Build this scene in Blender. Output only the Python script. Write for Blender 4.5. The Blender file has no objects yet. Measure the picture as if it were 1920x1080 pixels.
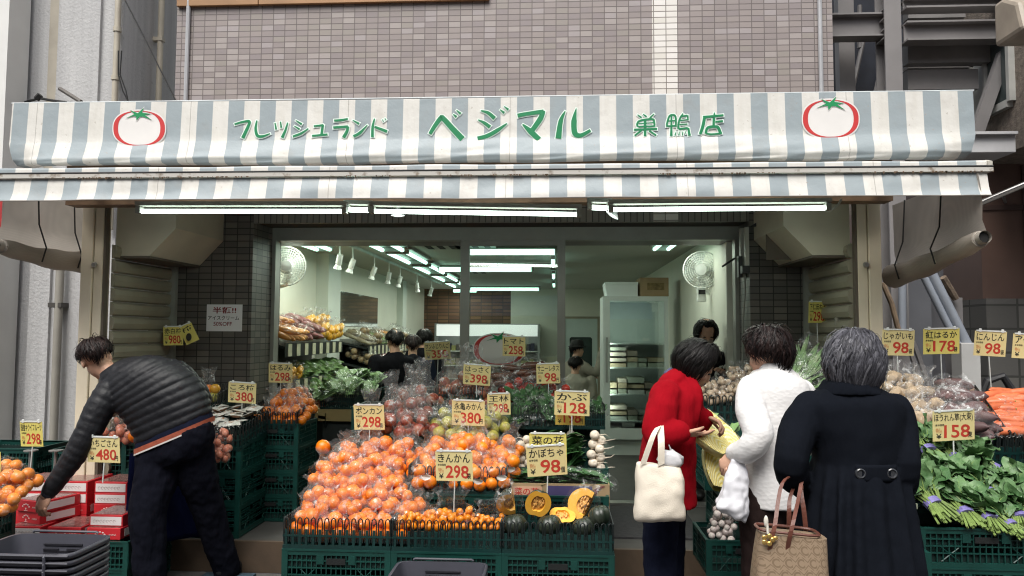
import bpy, bmesh, math, random
import numpy as np
from mathutils import Vector as V, Matrix as MX, noise as NZ
R = math.radians
RND = random.Random(7)
SC = bpy.context.scene
COL = SC.collection

# ------------------------------------------------------------------ camera
CAM_H, FPX = 1.55, 1400.0
YAW, PIT, ROL = R(3.35), R(3.4), 0.005
F_ = V((-math.sin(YAW) * math.cos(PIT), math.cos(YAW) * math.cos(PIT), math.sin(PIT)))
R0 = V((math.cos(YAW), math.sin(YAW), 0))
U0 = R0.cross(F_)
R_ = (R0 * math.cos(ROL) + U0 * math.sin(ROL)).normalized()
U_ = R_.cross(F_).normalized()
CAMP = V((0, 0, CAM_H))
cd = bpy.data.cameras.new('camera')
cam = bpy.data.objects.new('camera', cd)
COL.objects.link(cam)
cam.matrix_world = MX((R_, U_, -F_)).transposed().to_4x4()
cam.location = CAMP
cd.sensor_width = 36
cd.lens = 36 * FPX / 1920
cd.clip_start, cd.clip_end = 0.05, 400
SC.camera = cam


def ray(px, py):
    return (F_ * FPX + R_ * (px - 960) + U_ * (540 - py))


def P(px, py, Y):                      # photo pixel -> point on the plane y = Y
    d = ray(px, py)
    return CAMP + d * (Y / d.y)


def PX(px, Y, py=600):
    return P(px, py, Y).x


def PZ(py, Y, px=960):
    return P(px, py, Y).z


# ------------------------------------------------------------------ world, sun, exposure
SUN_EL, SUN_AZ = R(58), R(195)
w = bpy.data.worlds.new('World')
SC.world = w
w.use_nodes = True
nt = w.node_tree
sky = nt.nodes.new('ShaderNodeTexSky')
sky.sky_type = 'NISHITA'
sky.sun_disc = False
sky.sun_elevation = SUN_EL
sky.sun_rotation = SUN_AZ
sky.air_density, sky.dust_density = 1.0, 4.0
hs = nt.nodes.new('ShaderNodeHueSaturation')
hs.inputs['Saturation'].default_value = 0.35
bg = nt.nodes['Background']
nt.links.new(sky.outputs[0], hs.inputs['Color'])
nt.links.new(hs.outputs[0], bg.inputs[0])
bg.inputs[1].default_value = 0.07
sl = bpy.data.lights.new('sun', 'SUN')
sl.energy, sl.angle, sl.color = 1.5, R(40), (1.0, 0.97, 0.91)
so = bpy.data.objects.new('sun', sl)
COL.objects.link(so)
_sd = V((math.sin(SUN_AZ) * math.cos(SUN_EL), math.cos(SUN_AZ) * math.cos(SUN_EL), math.sin(SUN_EL)))
so.rotation_euler = _sd.to_track_quat('Z', 'Y').to_euler()
so.location = (0, -4, 9)
SC.view_settings.view_transform = 'Standard'
SC.view_settings.look = 'None'
SC.view_settings.exposure = 1.25
SC.view_settings.gamma = 1
cy = SC.cycles
cy.use_denoising = True
cy.filter_width = 1.15
cy.max_bounces, cy.diffuse_bounces, cy.glossy_bounces = 8, 4, 3
cy.transmission_bounces, cy.transparent_max_bounces = 4, 40
cy.caustics_reflective = cy.caustics_refractive = False
cy.sample_clamp_indirect = 4

# ------------------------------------------------------------------ materials
MATS = {}


def srgb(r, g, b):
    f = lambda c: (c / 255 / 12.92) if c / 255 < .04045 else ((c / 255 + .055) / 1.055) ** 2.4
    return (f(r), f(g), f(b))


class NT:
    def __init__(s, name):
        s.m = bpy.data.materials.new(name)
        s.m.use_nodes = True
        s.t = s.m.node_tree
        s.p = s.t.nodes['Principled BSDF']
        s.out = s.t.nodes['Material Output']

    def n(s, typ, **kw):
        nd = s.t.nodes.new('ShaderNode' + typ)
        for k, v in kw.items():
            if k.startswith('i_'):
                k = k[2:]
                nd.inputs[int(k) if k.isdigit() else k.replace('_', ' ')].default_value = v
            else:
                setattr(nd, k, v)
        return nd

    def l(s, a, b):
        s.t.links.new(a, b)

    def math(s, op, a, b=None):
        nd = s.n('Math', operation=op)
        for i, x in enumerate((a, b)):
            if x is None:
                continue
            if isinstance(x, (int, float)):
                nd.inputs[i].default_value = x
            else:
                s.l(x, nd.inputs[i])
        return nd.outputs[0]

    def mix(s, fac, a, b, bt='MIX'):
        nd = s.n('MixRGB', blend_type=bt)
        for i, x in enumerate((fac, a, b)):
            if isinstance(x, (int, float)):
                nd.inputs[i].default_value = x
            elif isinstance(x, tuple):
                nd.inputs[i].default_value = (*x[:3], 1)
            else:
                s.l(x, nd.inputs[i])
        return nd.outputs[0]

    def ramp(s, fac, stops, interp='LINEAR'):
        nd = s.n('ValToRGB')
        cr = nd.color_ramp
        cr.interpolation = interp
        while len(cr.elements) < len(stops):
            cr.elements.new(.5)
        for e, (p, c) in zip(cr.elements, stops):
            e.position = p
            e.color = (*c, 1) if isinstance(c, tuple) else (c, c, c, 1)
        s.l(fac, nd.inputs[0])
        return nd.outputs[0]

    def obj(s):
        return s.n('TexCoord').outputs['Object']

    def noise(s, scale, detail=3, rough=.55, vec=None):
        nd = s.n('TexNoise', i_Scale=scale, i_Detail=detail, i_Roughness=rough)
        s.l(vec or s.obj(), nd.inputs['Vector'])
        return nd.outputs['Fac']

    def bump(s, h, strength=.3, dist=.01):
        nd = s.n('Bump', i_Strength=strength, i_Distance=dist)
        s.l(h, nd.inputs['Height'])
        s.l(nd.outputs[0], s.p.inputs['Normal'])


def pm(name, c, r=.6, v=.15, s=5, b=0, bs=60, bd=.004, metal=0, spec=.5, c2=None, sheen=0, coat=0, orand=0, sss=0):
    """principled material; colour wanders between two shades of the thing's own colour"""
    if name in MATS:
        return MATS[name]
    q = NT(name)
    f = q.noise(s, 5)
    f = q.ramp(f, [(.32, 0.0), (.68, 1.0)])
    lo = c2 or tuple(x * (1 - v) for x in c)
    hi = c if c2 else tuple(min(1, x * (1 + v)) for x in c)
    col = q.mix(f, lo, hi)
    if orand:
        oi = q.n('ObjectInfo')
        h = q.n('HueSaturation')
        q.l(col, h.inputs['Color'])
        q.l(q.math('ADD', q.math('MULTIPLY', oi.outputs['Random'], orand), 1 - orand / 2), h.inputs['Value'])
        col = h.outputs[0]
    q.l(col, q.p.inputs['Base Color'])
    q.p.inputs['Roughness'].default_value = r
    q.p.inputs['Metallic'].default_value = metal
    q.p.inputs['Specular IOR Level'].default_value = spec
    if sheen:
        q.p.inputs['Sheen Weight'].default_value = sheen
        q.p.inputs['Sheen Roughness'].default_value = .5
    if coat:
        q.p.inputs['Coat Weight'].default_value = coat
        q.p.inputs['Coat Roughness'].default_value = .15
    if b:
        q.bump(q.noise(bs, 3), b, bd)
    MATS[name] = q.m
    return q.m


def emit(name, c, st):
    if name in MATS:
        return MATS[name]
    q = NT(name)
    q.p.inputs['Base Color'].default_value = (*c, 1)
    q.p.inputs['Emission Color'].default_value = (*c, 1)
    q.p.inputs['Emission Strength'].default_value = st
    MATS[name] = q.m
    return q.m


def tilemat(name, cols, mortar, bw=.1, bh=.05, ms=.0035, rough=.45, axis='xz'):
    q = NT(name)
    sp = q.n('SeparateXYZ')
    q.l(q.obj(), sp.inputs[0])
    u = q.math('ADD', sp.outputs[0], sp.outputs[1])
    vv = sp.outputs[2]
    cu = q.n('CombineXYZ')
    q.l(u, cu.inputs[0])
    q.l(vv, cu.inputs[1])
    br = q.n('TexBrick', offset=0.0, squash=1.0)
    br.inputs['Scale'].default_value = 1
    br.inputs['Mortar Size'].default_value = ms
    br.inputs['Mortar Smooth'].default_value = .1
    br.inputs['Brick Width'].default_value = bw
    br.inputs['Row Height'].default_value = bh
    q.l(cu.outputs[0], br.inputs['Vector'])
    ci = q.n('CombineXYZ')
    q.l(q.math('FLOOR', q.math('DIVIDE', u, bw)), ci.inputs[0])
    q.l(q.math('FLOOR', q.math('DIVIDE', vv, bh)), ci.inputs[1])
    wn = q.n('TexWhiteNoise', noise_dimensions='2D')
    q.l(ci.outputs[0], wn.inputs['Vector'])
    base = q.ramp(wn.outputs['Value'], cols, 'CONSTANT')
    big = q.noise(1.3, 4)
    base = q.mix(.35, base, q.ramp(big, [(.3, (.55, .52, .47)), (.7, (.62, .56, .57))]), 'SOFT_LIGHT')
    st = q.n('Mapping', i_Scale=(3, 3, 40))
    q.l(q.obj(), st.inputs[0])
    base = q.mix(.12, base, q.noise(12, 2, vec=st.outputs[0]), 'OVERLAY')
    col = q.mix(br.outputs['Fac'], base, mortar)
    q.l(col, q.p.inputs['Base Color'])
    q.p.inputs['Roughness'].default_value = rough
    q.bump(q.math('SUBTRACT', 1.0, br.outputs['Fac']), .5, .004)
    MATS[name] = q.m
    return q.m


# ------------------------------------------------------------------ mesh builder
class MB:
    def __init__(s):
        s.v, s.f = [], []

    def add(s, vs, fs, m=None):
        k = len(s.v)
        for p in vs:
            p = V(p)
            s.v.append(m @ p if m else p)
        s.f += [tuple(i + k for i in f) for f in fs]
        return s

    def box(s, a, b, m=None):
        x0, y0, z0 = a
        x1, y1, z1 = b
        vs = [(x0, y0, z0), (x1, y0, z0), (x1, y1, z0), (x0, y1, z0), (x0, y0, z1), (x1, y0, z1), (x1, y1, z1), (x0, y1, z1)]
        return s.add(vs, [(0, 3, 2, 1), (4, 5, 6, 7), (0, 1, 5, 4), (1, 2, 6, 5), (2, 3, 7, 6), (3, 0, 4, 7)], m)

    def tube(s, pts, r, n=8, caps=True, sq=1.0, m=None):
        pts = [V(p) for p in pts]
        rs = r if isinstance(r, (list, tuple)) else [r] * len(pts)
        rings, vs, fs = [], [], []
        prev = None
        for i, p in enumerate(pts):
            t = (pts[min(i + 1, len(pts) - 1)] - pts[max(i - 1, 0)]).normalized()
            if prev is None:
                a = t.orthogonal().normalized()
                if abs(t.z) < .9:
                    a = V((0, 0, 1)).cross(t).normalized()
            else:
                a = (prev - t * prev.dot(t)).normalized()
            prev = a
            b = t.cross(a)
            for k in range(n):
                an = 2 * math.pi * k / n
                vs.append(p + a * (math.cos(an) * rs[i]) + b * (math.sin(an) * rs[i] * sq))
        for i in range(len(pts) - 1):
            for k in range(n):
                k2 = (k + 1) % n
                fs.append((i * n + k, i * n + k2, (i + 1) * n + k2, (i + 1) * n + k))
        if caps:
            fs.append(tuple(range(n))[::-1])
            fs.append(tuple((len(pts) - 1) * n + k for k in range(n)))
        return s.add(vs, fs, m)

    def ell(s, c, r, nu=12, nv=8, rot=None, nz=0, nf=4):
        c = V(c)
        r = V(r) if not isinstance(r, (int, float)) else V((r, r, r))
        vs, fs = [], []
        for j in range(1, nv):
            th = math.pi * j / nv
            for i in range(nu):
                ph = 2 * math.pi * i / nu
                vs.append(V((math.sin(th) * math.cos(ph), math.sin(th) * math.sin(ph), math.cos(th))))
        vs += [V((0, 0, 1)), V((0, 0, -1))]
        top, bot = len(vs) - 2, len(vs) - 1
        for j in range(nv - 2):
            for i in range(nu):
                i2 = (i + 1) % nu
                fs.append((j * nu + i, (j + 1) * nu + i, (j + 1) * nu + i2, j * nu + i2))
        for i in range(nu):
            i2 = (i + 1) % nu
            fs.append((top, i, i2))
            fs.append((bot, (nv - 2) * nu + i2, (nv - 2) * nu + i))
        out = []
        for p in vs:
            k = 1 + (nz * NZ.noise(p * nf + c * 7) if nz else 0)
            q = V((p.x * r.x * k, p.y * r.y * k, p.z * r.z * k))
            if rot is not None:
                q = rot @ q
            out.append(c + q)
        return s.add(out, fs)

    def prism(s, poly, axis, a, b, m=None):
        """extrude a 2-D polygon along an axis: 'x' takes (y,z), 'y' takes (x,z), 'z' takes (x,y)"""
        mk = {'x': lambda p, t: (t, p[0], p[1]), 'y': lambda p, t: (p[0], t, p[1]), 'z': lambda p, t: (p[0], p[1], t)}[axis]
        n = len(poly)
        vs = [mk(p, a) for p in poly] + [mk(p, b) for p in poly]
        fs = [tuple(range(n)), tuple(range(2 * n - 1, n - 1, -1))]
        fs += [(i, i + n, (i + 1) % n + n, (i + 1) % n) for i in range(n)]
        return s.add(vs, fs, m)

    def grid(s, fn, nu, nv, m=None, closed=False):
        vs = [fn(i / nu, j / nv) for j in range(nv + 1) for i in range(nu + 1)]
        fs = [(j * (nu + 1) + i, j * (nu + 1) + i + 1, (j + 1) * (nu + 1) + i + 1, (j + 1) * (nu + 1) + i) for j in range(nv) for i in range(nu)]
        return s.add(vs, fs, m)

    def lathe(s, prof, n=16, m=None):
        vs, fs = [], []
        for (r, z) in prof:
            for k in range(n):
                a = 2 * math.pi * k / n
                vs.append((r * math.cos(a), r * math.sin(a), z))
        for i in range(len(prof) - 1):
            for k in range(n):
                k2 = (k + 1) % n
                fs.append((i * n + k, i * n + k2, (i + 1) * n + k2, (i + 1) * n + k))
        return s.add(vs, fs, m)

    def mesh(s, name, mat, off=None, smooth=False, fixn=True):
        me = bpy.data.meshes.new(name)
        off = off or V((0, 0, 0))
        me.from_pydata([tuple(p - off) for p in s.v], [], s.f)
        if fixn:
            bm = bmesh.new()
            bm.from_mesh(me)
            bmesh.ops.recalc_face_normals(bm, faces=bm.faces)
            bm.to_mesh(me)
            bm.free()
        for mm in (mat if isinstance(mat, (list, tuple)) else [mat]):
            me.materials.append(mm)
        if smooth:
            me.polygons.foreach_set('use_smooth', [True] * len(me.polygons))
            if smooth != 'all':
                me.set_sharp_from_angle(angle=R(40))
        me.update()
        return me

    def build(s, name, mat, parent=None, smooth=False, fixn=True, bevel=0):
        off = V((0, 0, 0))
        q = parent
        while q:
            off = off + q.location
            q = q.parent
        o = bpy.data.objects.new(name, s.mesh(name, mat, off, smooth, fixn))
        COL.objects.link(o)
        o.parent = parent
        if bevel:
            bv = o.modifiers.new('b', 'BEVEL')
            bv.width, bv.segments, bv.limit_method = bevel, 2, 'ANGLE'
        return o


def bx(a, b):
    a, b = list(a), list(b)
    for i in range(3):
        if a[i] > b[i]:
            a[i], b[i] = b[i], a[i]
    return MB().box(a, b)


def tag(o, label=None, cat=None, group=None, kind=None):
    if label:
        o['label'] = label
    if cat:
        o['category'] = cat
    if group:
        o['group'] = group
    if kind:
        o['kind'] = kind
    return o


def thing(name, label, cat, loc=(0, 0, 0), group=None):
    o = bpy.data.objects.new(name, None)
    COL.objects.link(o)
    o.location = loc
    o.empty_display_size = .1
    return tag(o, label, cat, group)


def ctree(o, parent=None):
    c = o.copy()
    COL.objects.link(c)
    c.parent = parent
    for ch in o.children:
        ctree(ch, c)
    return c


class Proto:
    """first placing moves the original, later placings copy it"""
    def __init__(s, root):
        s.root, s.used = root, False

    def put(s, loc, rot=(0, 0, 0), label=None, group=None, scale=1):
        o = ctree(s.root) if s.used else s.root
        s.used = True
        o.location = loc
        o.rotation_euler = rot
        o.scale = (scale,) * 3 if isinstance(scale, (int, float)) else scale
        tag(o, label, None, group)
        return o


# ------------------------------------------------------------------ lettering
_tc = {}


def glyphs(body, off=0.0):
    k = (body, off)
    if k not in _tc:
        cu = bpy.data.curves.new('t', 'FONT')
        cu.body = body
        cu.offset = off
        cu.resolution_u = 3
        o = bpy.data.objects.new('t', cu)
        COL.objects.link(o)
        dg = bpy.context.evaluated_depsgraph_get()
        me = bpy.data.meshes.new_from_object(o.evaluated_get(dg))
        vs = np.array([v.co[:] for v in me.vertices]) if len(me.vertices) else np.zeros((0, 3))
        fs = [tuple(p.vertices) for p in me.polygons]
        bpy.data.objects.remove(o)
        bpy.data.curves.remove(cu)
        bpy.data.meshes.remove(me)
        _tc[k] = (vs, fs)
    return _tc[k]


def text(mb, body, O, ex, ey, w, h, off=0.0, lift=0.0, wob=0.0):
    """lettering fitted into the w x h rectangle whose lower-left corner is O"""
    vs, fs = glyphs(body, off)
    if not len(vs):
        return mb
    lo, hi = vs.min(0), vs.max(0)
    en = ex.cross(ey)
    out = []
    for p in vs:
        x = (p[0] - lo[0]) / max(1e-6, hi[0] - lo[0]) * w
        y = (p[1] - lo[1]) / max(1e-6, hi[1] - lo[1]) * h
        if wob:
            y += wob * h * NZ.noise(V((x / h * 1.3, y / h, O.x * 9)))
            x += wob * h * NZ.noise(V((x / h * 1.3 + 9, y / h, O.z * 9)))
        out.append(O + ex * x + ey * y + en * lift)
    return mb.add(out, fs)


def stroke(mb, pts, ws, fr, lift, grow=0.0):
    """brush stroke: 2-D centre line with widths; fr maps (x, y, lift) to space"""
    n = len(pts)
    P2 = [V((p[0], p[1])) for p in pts]
    fine, fw = [], []
    for i in range(n - 1):                                   # catmull-rom
        p0, p1, p2, p3 = P2[max(i - 1, 0)], P2[i], P2[i + 1], P2[min(i + 2, n - 1)]
        for k in range(5):
            t = k / 5
            fine.append(.5 * (2 * p1 + (p2 - p0) * t + (2 * p0 - 5 * p1 + 4 * p2 - p3) * t * t + (3 * p1 - p0 - 3 * p2 + p3) * t ** 3))
            fw.append(ws[i] * (1 - t) + ws[i + 1] * t)
    fine.append(P2[-1])
    fw.append(ws[-1])
    L, Rr = [], []
    for i, p in enumerate(fine):
        t = (fine[min(i + 1, len(fine) - 1)] - fine[max(i - 1, 0)])
        t = t.normalized() if t.length > 1e-9 else V((1, 0))
        nn = V((-t.y, t.x))
        hw = fw[i] / 2 + grow
        q = p.copy()
        if i == 0:
            q = p - t * grow
        if i == len(fine) - 1:
            q = p + t * grow
        L.append(fr(*(q + nn * hw), lift))
        Rr.append(fr(*(q - nn * hw), lift))
    k = len(L)
    mb.add(L + Rr, [(i, i + 1, k + i + 1, k + i) for i in range(k - 1)])
# ------------------------------------------------------------------ ground
YU, YL, YD, YP = 6.08, 5.66, 6.0, 4.8            # upper wall, lower tile wall, door line, posts and step
ASPH = pm('asphalt', (.085, .082, .08), .9, .25, 3, .5, 120, .006)
o = MB().add([(-60, -60, 0), (60, -60, 0), (60, 60, 0), (-60, 60, 0)], [(0, 1, 2, 3)]).build('ground', ASPH)
tag(o, kind='structure')
XL, XR = PX(147, YP), PX(1656, YP)               # outer faces of the two steel posts
STEP = PZ(1031, YP, 1180)
floor_m = pm('floor_screed', (.05, .048, .045), .7, .3, 2.5, .15, 90)
o = MB().box((XL - .05, YP + .02, .0), (XR + .05, 15.4, STEP)).build('shop_floor', floor_m)
tag(o, kind='structure')
o = MB().box((XL - .05, YP - .012, .003), (XR + .05, YP + .018, STEP + .004)).build('step_riser', pm('riser', (.07, .047, .03), .6, .3, 4, .2, 50))
tag(o, kind='structure')
t = MB().box((PX(868, 5.4), YP + .25, STEP + .001), (PX(1300, 5.4), YD - .06, STEP + .012)).build('entrance_mat', pm('rubber_mat', (.028, .028, .03), .95, .3, 30, .6, 300))
tag(t, 'dark rubber entrance mat lying on the shop floor before the sliding door', 'mat')
a, b = P(385, 1073, 4.72), P(478, 1073, 4.72)
t = MB().box((a.x, 4.4, .001), (b.x, 4.74, .014)).build('door_mat', pm('blue_mat', (.03, .06, .085), .95, .2, 30, .6, 300))
tag(t, 'small blue grey mat on the ground by the bending man’s shoe'.replace('’', "'"), 'mat')

# ------------------------------------------------------------------ the shop building
shop = thing('shop_building', 'tiled shop building with open front behind the striped awning', 'building', (0, YU, 0))
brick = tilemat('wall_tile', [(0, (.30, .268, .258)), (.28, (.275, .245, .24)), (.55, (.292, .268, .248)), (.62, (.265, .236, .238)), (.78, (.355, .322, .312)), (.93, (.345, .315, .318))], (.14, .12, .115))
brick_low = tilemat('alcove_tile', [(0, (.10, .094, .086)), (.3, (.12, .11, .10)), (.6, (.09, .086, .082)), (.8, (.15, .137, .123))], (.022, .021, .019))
white_tile = tilemat('white_tile', [(0, (.74, .72, .68)), (.5, (.78, .76, .73)), (.8, (.70, .68, .63))], (.2, .18, .16))
xa, xb = P(330, 100, YU).x, P(1562, 100, YU).x
MB().box((xa, YU, 2.3), (xb, YU + .35, 7)).build('upper_wall', brick, shop)
MB().box((PX(1223, YU, 90), YU - .004, 2.3), (PX(1270, YU, 90), YU + .02, 7)).build('white_tile_stripe', white_tile, shop)
pipe_m = pm('grey_conduit', (.42, .43, .45), .5, .08)
for px in (353, 1537):
    x = P(px, 100, YU).x
    MB().tube([(x, YU - .02, 2.3), (x, YU - .02, 7)], .018, 8).build('conduit', pipe_m, shop, smooth=True)
# alcove: lower walls with their reveals, lintel, roof
rl, rr = PX(471, YL), PX(1407, YL)
dl, dr = PX(507, YD), PX(1387, YD)
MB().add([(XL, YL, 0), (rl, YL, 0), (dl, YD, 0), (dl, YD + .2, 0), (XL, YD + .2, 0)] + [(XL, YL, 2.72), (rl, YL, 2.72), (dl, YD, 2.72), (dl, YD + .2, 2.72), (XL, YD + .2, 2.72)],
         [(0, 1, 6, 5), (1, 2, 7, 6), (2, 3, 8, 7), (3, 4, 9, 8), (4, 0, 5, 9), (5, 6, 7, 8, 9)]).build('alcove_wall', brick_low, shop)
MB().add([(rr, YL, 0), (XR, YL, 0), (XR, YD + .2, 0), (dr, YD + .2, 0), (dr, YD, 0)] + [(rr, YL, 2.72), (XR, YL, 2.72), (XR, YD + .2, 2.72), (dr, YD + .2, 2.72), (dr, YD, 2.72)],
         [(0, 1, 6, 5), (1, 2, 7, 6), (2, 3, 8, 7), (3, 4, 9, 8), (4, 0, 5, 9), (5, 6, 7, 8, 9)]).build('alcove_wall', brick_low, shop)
lz = PZ(417, YL)
lin = tilemat('lintel_tile', [(0, (.22, .21, .19)), (.4, (.25, .235, .21)), (.7, (.2, .19, .18))], (.05, .045, .04), .048, .5)
MB().box((rl + .002, YL - .003, lz), (rr - .002, YL + .03, 2.719)).build('lintel', lin, shop)
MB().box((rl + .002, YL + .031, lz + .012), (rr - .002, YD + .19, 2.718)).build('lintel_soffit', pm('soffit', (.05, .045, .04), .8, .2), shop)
MB().box((PX(1225, YL, 410), YL - .006, lz + .003), (PX(1272, YL, 410), YL - .0031, 2.71)).build('white_tile_stripe', white_tile, shop)
roof_m = pm('alcove_roof', (.11, .075, .05), .75, .3, 3, .3, 40)
MB().box((XL, 4.56, 2.72), (XR, YU - .002, 2.95)).build('alcove_roof', roof_m, shop)
MB().box((XL, 4.62, 2.36), (XR, 4.74, 2.72)).build('fascia_beam', pm('fascia', (.15, .09, .05), .6, .35, 7, .3, 30), shop)
# steel posts
post_m = pm('cream_paint', (.70, .62, .48), .45, .08, 3, .08, 30)
post_d = pm('post_dark', (.11, .09, .07), .6, .1)
for s, x0, x1 in ((1, XL, PX(190, YP)), (-1, XR, PX(1608, YP))):
    wd = abs(x1 - x0)
    e = lambda k: x0 + s * wd * k
    p = bx((e(0), YP, .0), (e(.5), YP + .12, 2.71)).build('post', post_m, shop, bevel=.004)
    bx((e(.53), YP + .012, .0), (e(.9), YP + .1, 2.71)).build('post', post_m, shop, bevel=.003)
    bx((e(.5), YP + .03, .0), (e(.53), YP + .1, 2.71)).build('post_groove', post_d, shop)
    bx((e(.9), YP + .02, .0), (e(1.0), YP + .06, 2.71)).build('shutter_channel', post_d, shop)
    c = V((e(.62), YP, P(160, 497, YP).z))
    MB().lathe([(0, .016), (.014, .016), (.02, .004), (.02, 0)], 12, MX.Translation(c) @ MX.Rotation(R(90), 4, 'X')).build('post_bolt', pm('steel', (.45, .44, .42), .35, .1, metal=.8), p, smooth=True)
# roller shutters parked along both alcove sides, with their housings
sh_m = pm('shutter_slat', (.27, .255, .19), .5, .15, 3)
hs_m = pm('shutter_housing', (.56, .52, .41), .55, .1, 2.5, .05, 20)
for s, x0 in ((1, PX(196, YP)), (-1, PX(1606, YP))):
    g = MB()
    ya, yb, z1 = YP + .07, YL - .05, 2.1
    k = 0
    z = STEP
    while z < z1:
        q = [(-.008, 0), (.014, .010), (.024, .045), (.020, .078), (-.008, .092)]
        poly = [(x0 + s * a_, z + b_) for a_, b_ in q] + [(x0 - s * .01, z + .095), (x0 - s * .01, z)]
        g.prism(poly, 'y', ya, yb)
        z += .097
    sr = thing('roller_shutter', '%s beige roller shutter lining the alcove, partly raised into its housing' % ('left' if s > 0 else 'right'), 'shutter', (x0, 5.2, STEP))
    sr['label'] = ('dull beige roller shutter behind the bending man, under an angular housing' if s > 0 else
                   'dull beige roller shutter behind the standing price card for leeks, under an angular housing')
    g.build('slats', sh_m, sr)
    bx((x0 - s * .02, YL - .048, STEP), (x0 + s * .05, YL - .005, 2.2)).build('guide_rail', pm('guide', (.3, .31, .28), .5), sr)
    prof = [(-.02, 2.71), (.40, 2.71), (.40, 2.25), (.22, 2.06), (-.02, 2.06)]
    h_ = MB().prism([(x0 + s * a_, b_) for a_, b_ in prof], 'y', YP + .13, YL - .002).build('housing', hs_m, sr)
    MB().prism([(x0 + s * a_, b_) for a_, b_ in [(-.022, 2.058), (.225, 2.058), (.225, 2.044), (-.022, 2.044)]], 'y', YP + .125, YL - .004).build('housing_edge', post_d, h_)
    yy = (YP + YL) / 2 + .1
    bx((x0 + s * .23, yy, 2.068), (x0 + s * .402, yy + .004, 2.252)).build('housing_seam', post_d, h_) if s < 0 else None
# door frame
al = pm('aluminium', (.30, .30, .275), .45, .08, metal=.35)
dz0, dz1 = PZ(450, YD), PZ(436, YD)
fr = thing('door_frame', 'grey aluminium door frame spanning the tiled shop opening', 'door frame', (0, YD, STEP))
MB().box((dl, YD, dz0), (dr, YD + .1, dz1 + .08)).build('head', al, fr)
for a, b in ((dl, dl + .03), (dr - .03, dr)):
    MB().box((a, YD + .002, STEP), (b, YD + .1, dz0)).build('jamb', al, fr)
MB().box((dl, YD, STEP + .001), (dr, YD + .1, STEP + .02)).build('threshold', pm('rail', (.4, .4, .38), .3, .1, metal=.8), fr)
t = thing('jamb_conduit', 'pale vertical conduit with dark door closer bracket beside the right door jamb', 'conduit', P(1400, 470, YL - .05))
pbx = lambda x0, y0, x1, y1, ya, yb, nm, m: MB().box((P(x0, y1, ya).x, ya, P(x0, y1, ya).z), (P(x1, y0, ya).x, yb, P(x1, y0, ya).z)).build(nm, m, t)
pbx(1398, 426, 1404, 498, YL - .06, YL - .02, 'conduit', pm('conduit_pale', (.5, .5, .45), .5))
pbx(1389, 428, 1397, 520, YL + .1, YL + .14, 'conduit', MATS['conduit_pale'])
pbx(1385, 480, 1392, 520, YL + .02, YL + .07, 'bracket', pm('bracket_dark', (.03, .03, .03), .5))
pbx(1392, 498, 1406, 512, YL - .07, YL - .01, 'bracket', MATS['bracket_dark'])
MB().tube([P(1354, 500, YL + .1), P(1378, 484, YL + .1)], .008, 6).build('arm', MATS['bracket_dark'], t)
MB().tube([P(1396, 512, YL - .02), P(1398, 540, YL + .05), P(1394, 600, YL + .12), P(1392, 690, YL + .12)], .006, 5).build('cable', pm('cable_grey', (.2, .2, .18), .5), t)
g = MB()
for k in range(4):
    g.tube([P(1408, 425, YL - .06), P(1430, 412 + 3 * k, YL - .08), P(1455, 416 + 2 * k, YL - .1), P(1466, 420 - 2 * k, YL - .12), P(1470, 450, YL - .1), P(1468 + 3 * k, 480, YL - .06)], .006, 5)
t = g.build('wire_loop', pm('cable_black0', (.02, .02, .02), .6))
tag(t, 'bundle of dark wires looped on the tiles beside the right shutter housing', 'wires')
g = MB().tube([P(1538, 392, 4.4), P(1556, 396, 4.42), P(1572, 384, 4.45), P(1577, 374, 4.5)], .007, 6)
t = g.build('wire_loop', pm('cable_white', (.5, .5, .45), .5))
tag(t, 'pale wire curving up from the end of the right fluorescent lamp', 'wires')
# glass
q = NT('thin_glass')
fz = q.n('Fresnel', i_IOR=1.5)
gl = q.n('BsdfGlossy', i_Roughness=0.0)
tr = q.n('BsdfTransparent')
tr.inputs[0].default_value = (.93, .97, .95, 1)
ms = q.n('MixShader')
q.l(q.math('MULTIPLY', fz.outputs[0], 2.4), ms.inputs[0])
q.l(tr.outputs[0], ms.inputs[1])
q.l(gl.outputs[0], ms.inputs[2])
q.l(ms.outputs[0], q.out.inputs[0])
GLASS = q.m
sd = thing('sliding_door', 'sliding glass door with tomato sticker at the middle of the entrance', 'door', (PX(960, YD), YD + .03, STEP))
ml, mr = (PX(862, YD), PX(879, YD)), (PX(1045, YD), PX(1060, YD))
for a, b in (ml, mr):
    MB().box((a, YD + .012, STEP + .021), (b, YD + .055, dz0 - .001)).build('stile', al, sd)
MB().box((ml[1], YD + .014, PZ(460, YD)), (mr[0], YD + .05, dz0 - .001)).build('rail', al, sd)
MB().box((ml[1], YD + .03, STEP + .022), (mr[0], YD + .034, PZ(460, YD))).build('pane', GLASS, sd)


# a plain tomato emblem (red outline, green calyx) on a given surface map fr(x, y, lift)
RED = pm('emblem_red', (.52, .03, .03), .5, .06)
GRN = pm('emblem_green', (.0, .24, .075), .5, .05)
WHT = pm('emblem_white', (.72, .70, .68), .5, .04)


def sup(cx, cy_, rx, ry, n=48, e=2.35):
    out = []
    for i in range(n):
        a_ = 2 * math.pi * i / n
        c, s_ = math.cos(a_), math.sin(a_)
        out.append((cx + rx * math.copysign(abs(c) ** (2 / e), c), cy_ + ry * math.copysign(abs(s_) ** (2 / e), s_)))
    return out


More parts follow.
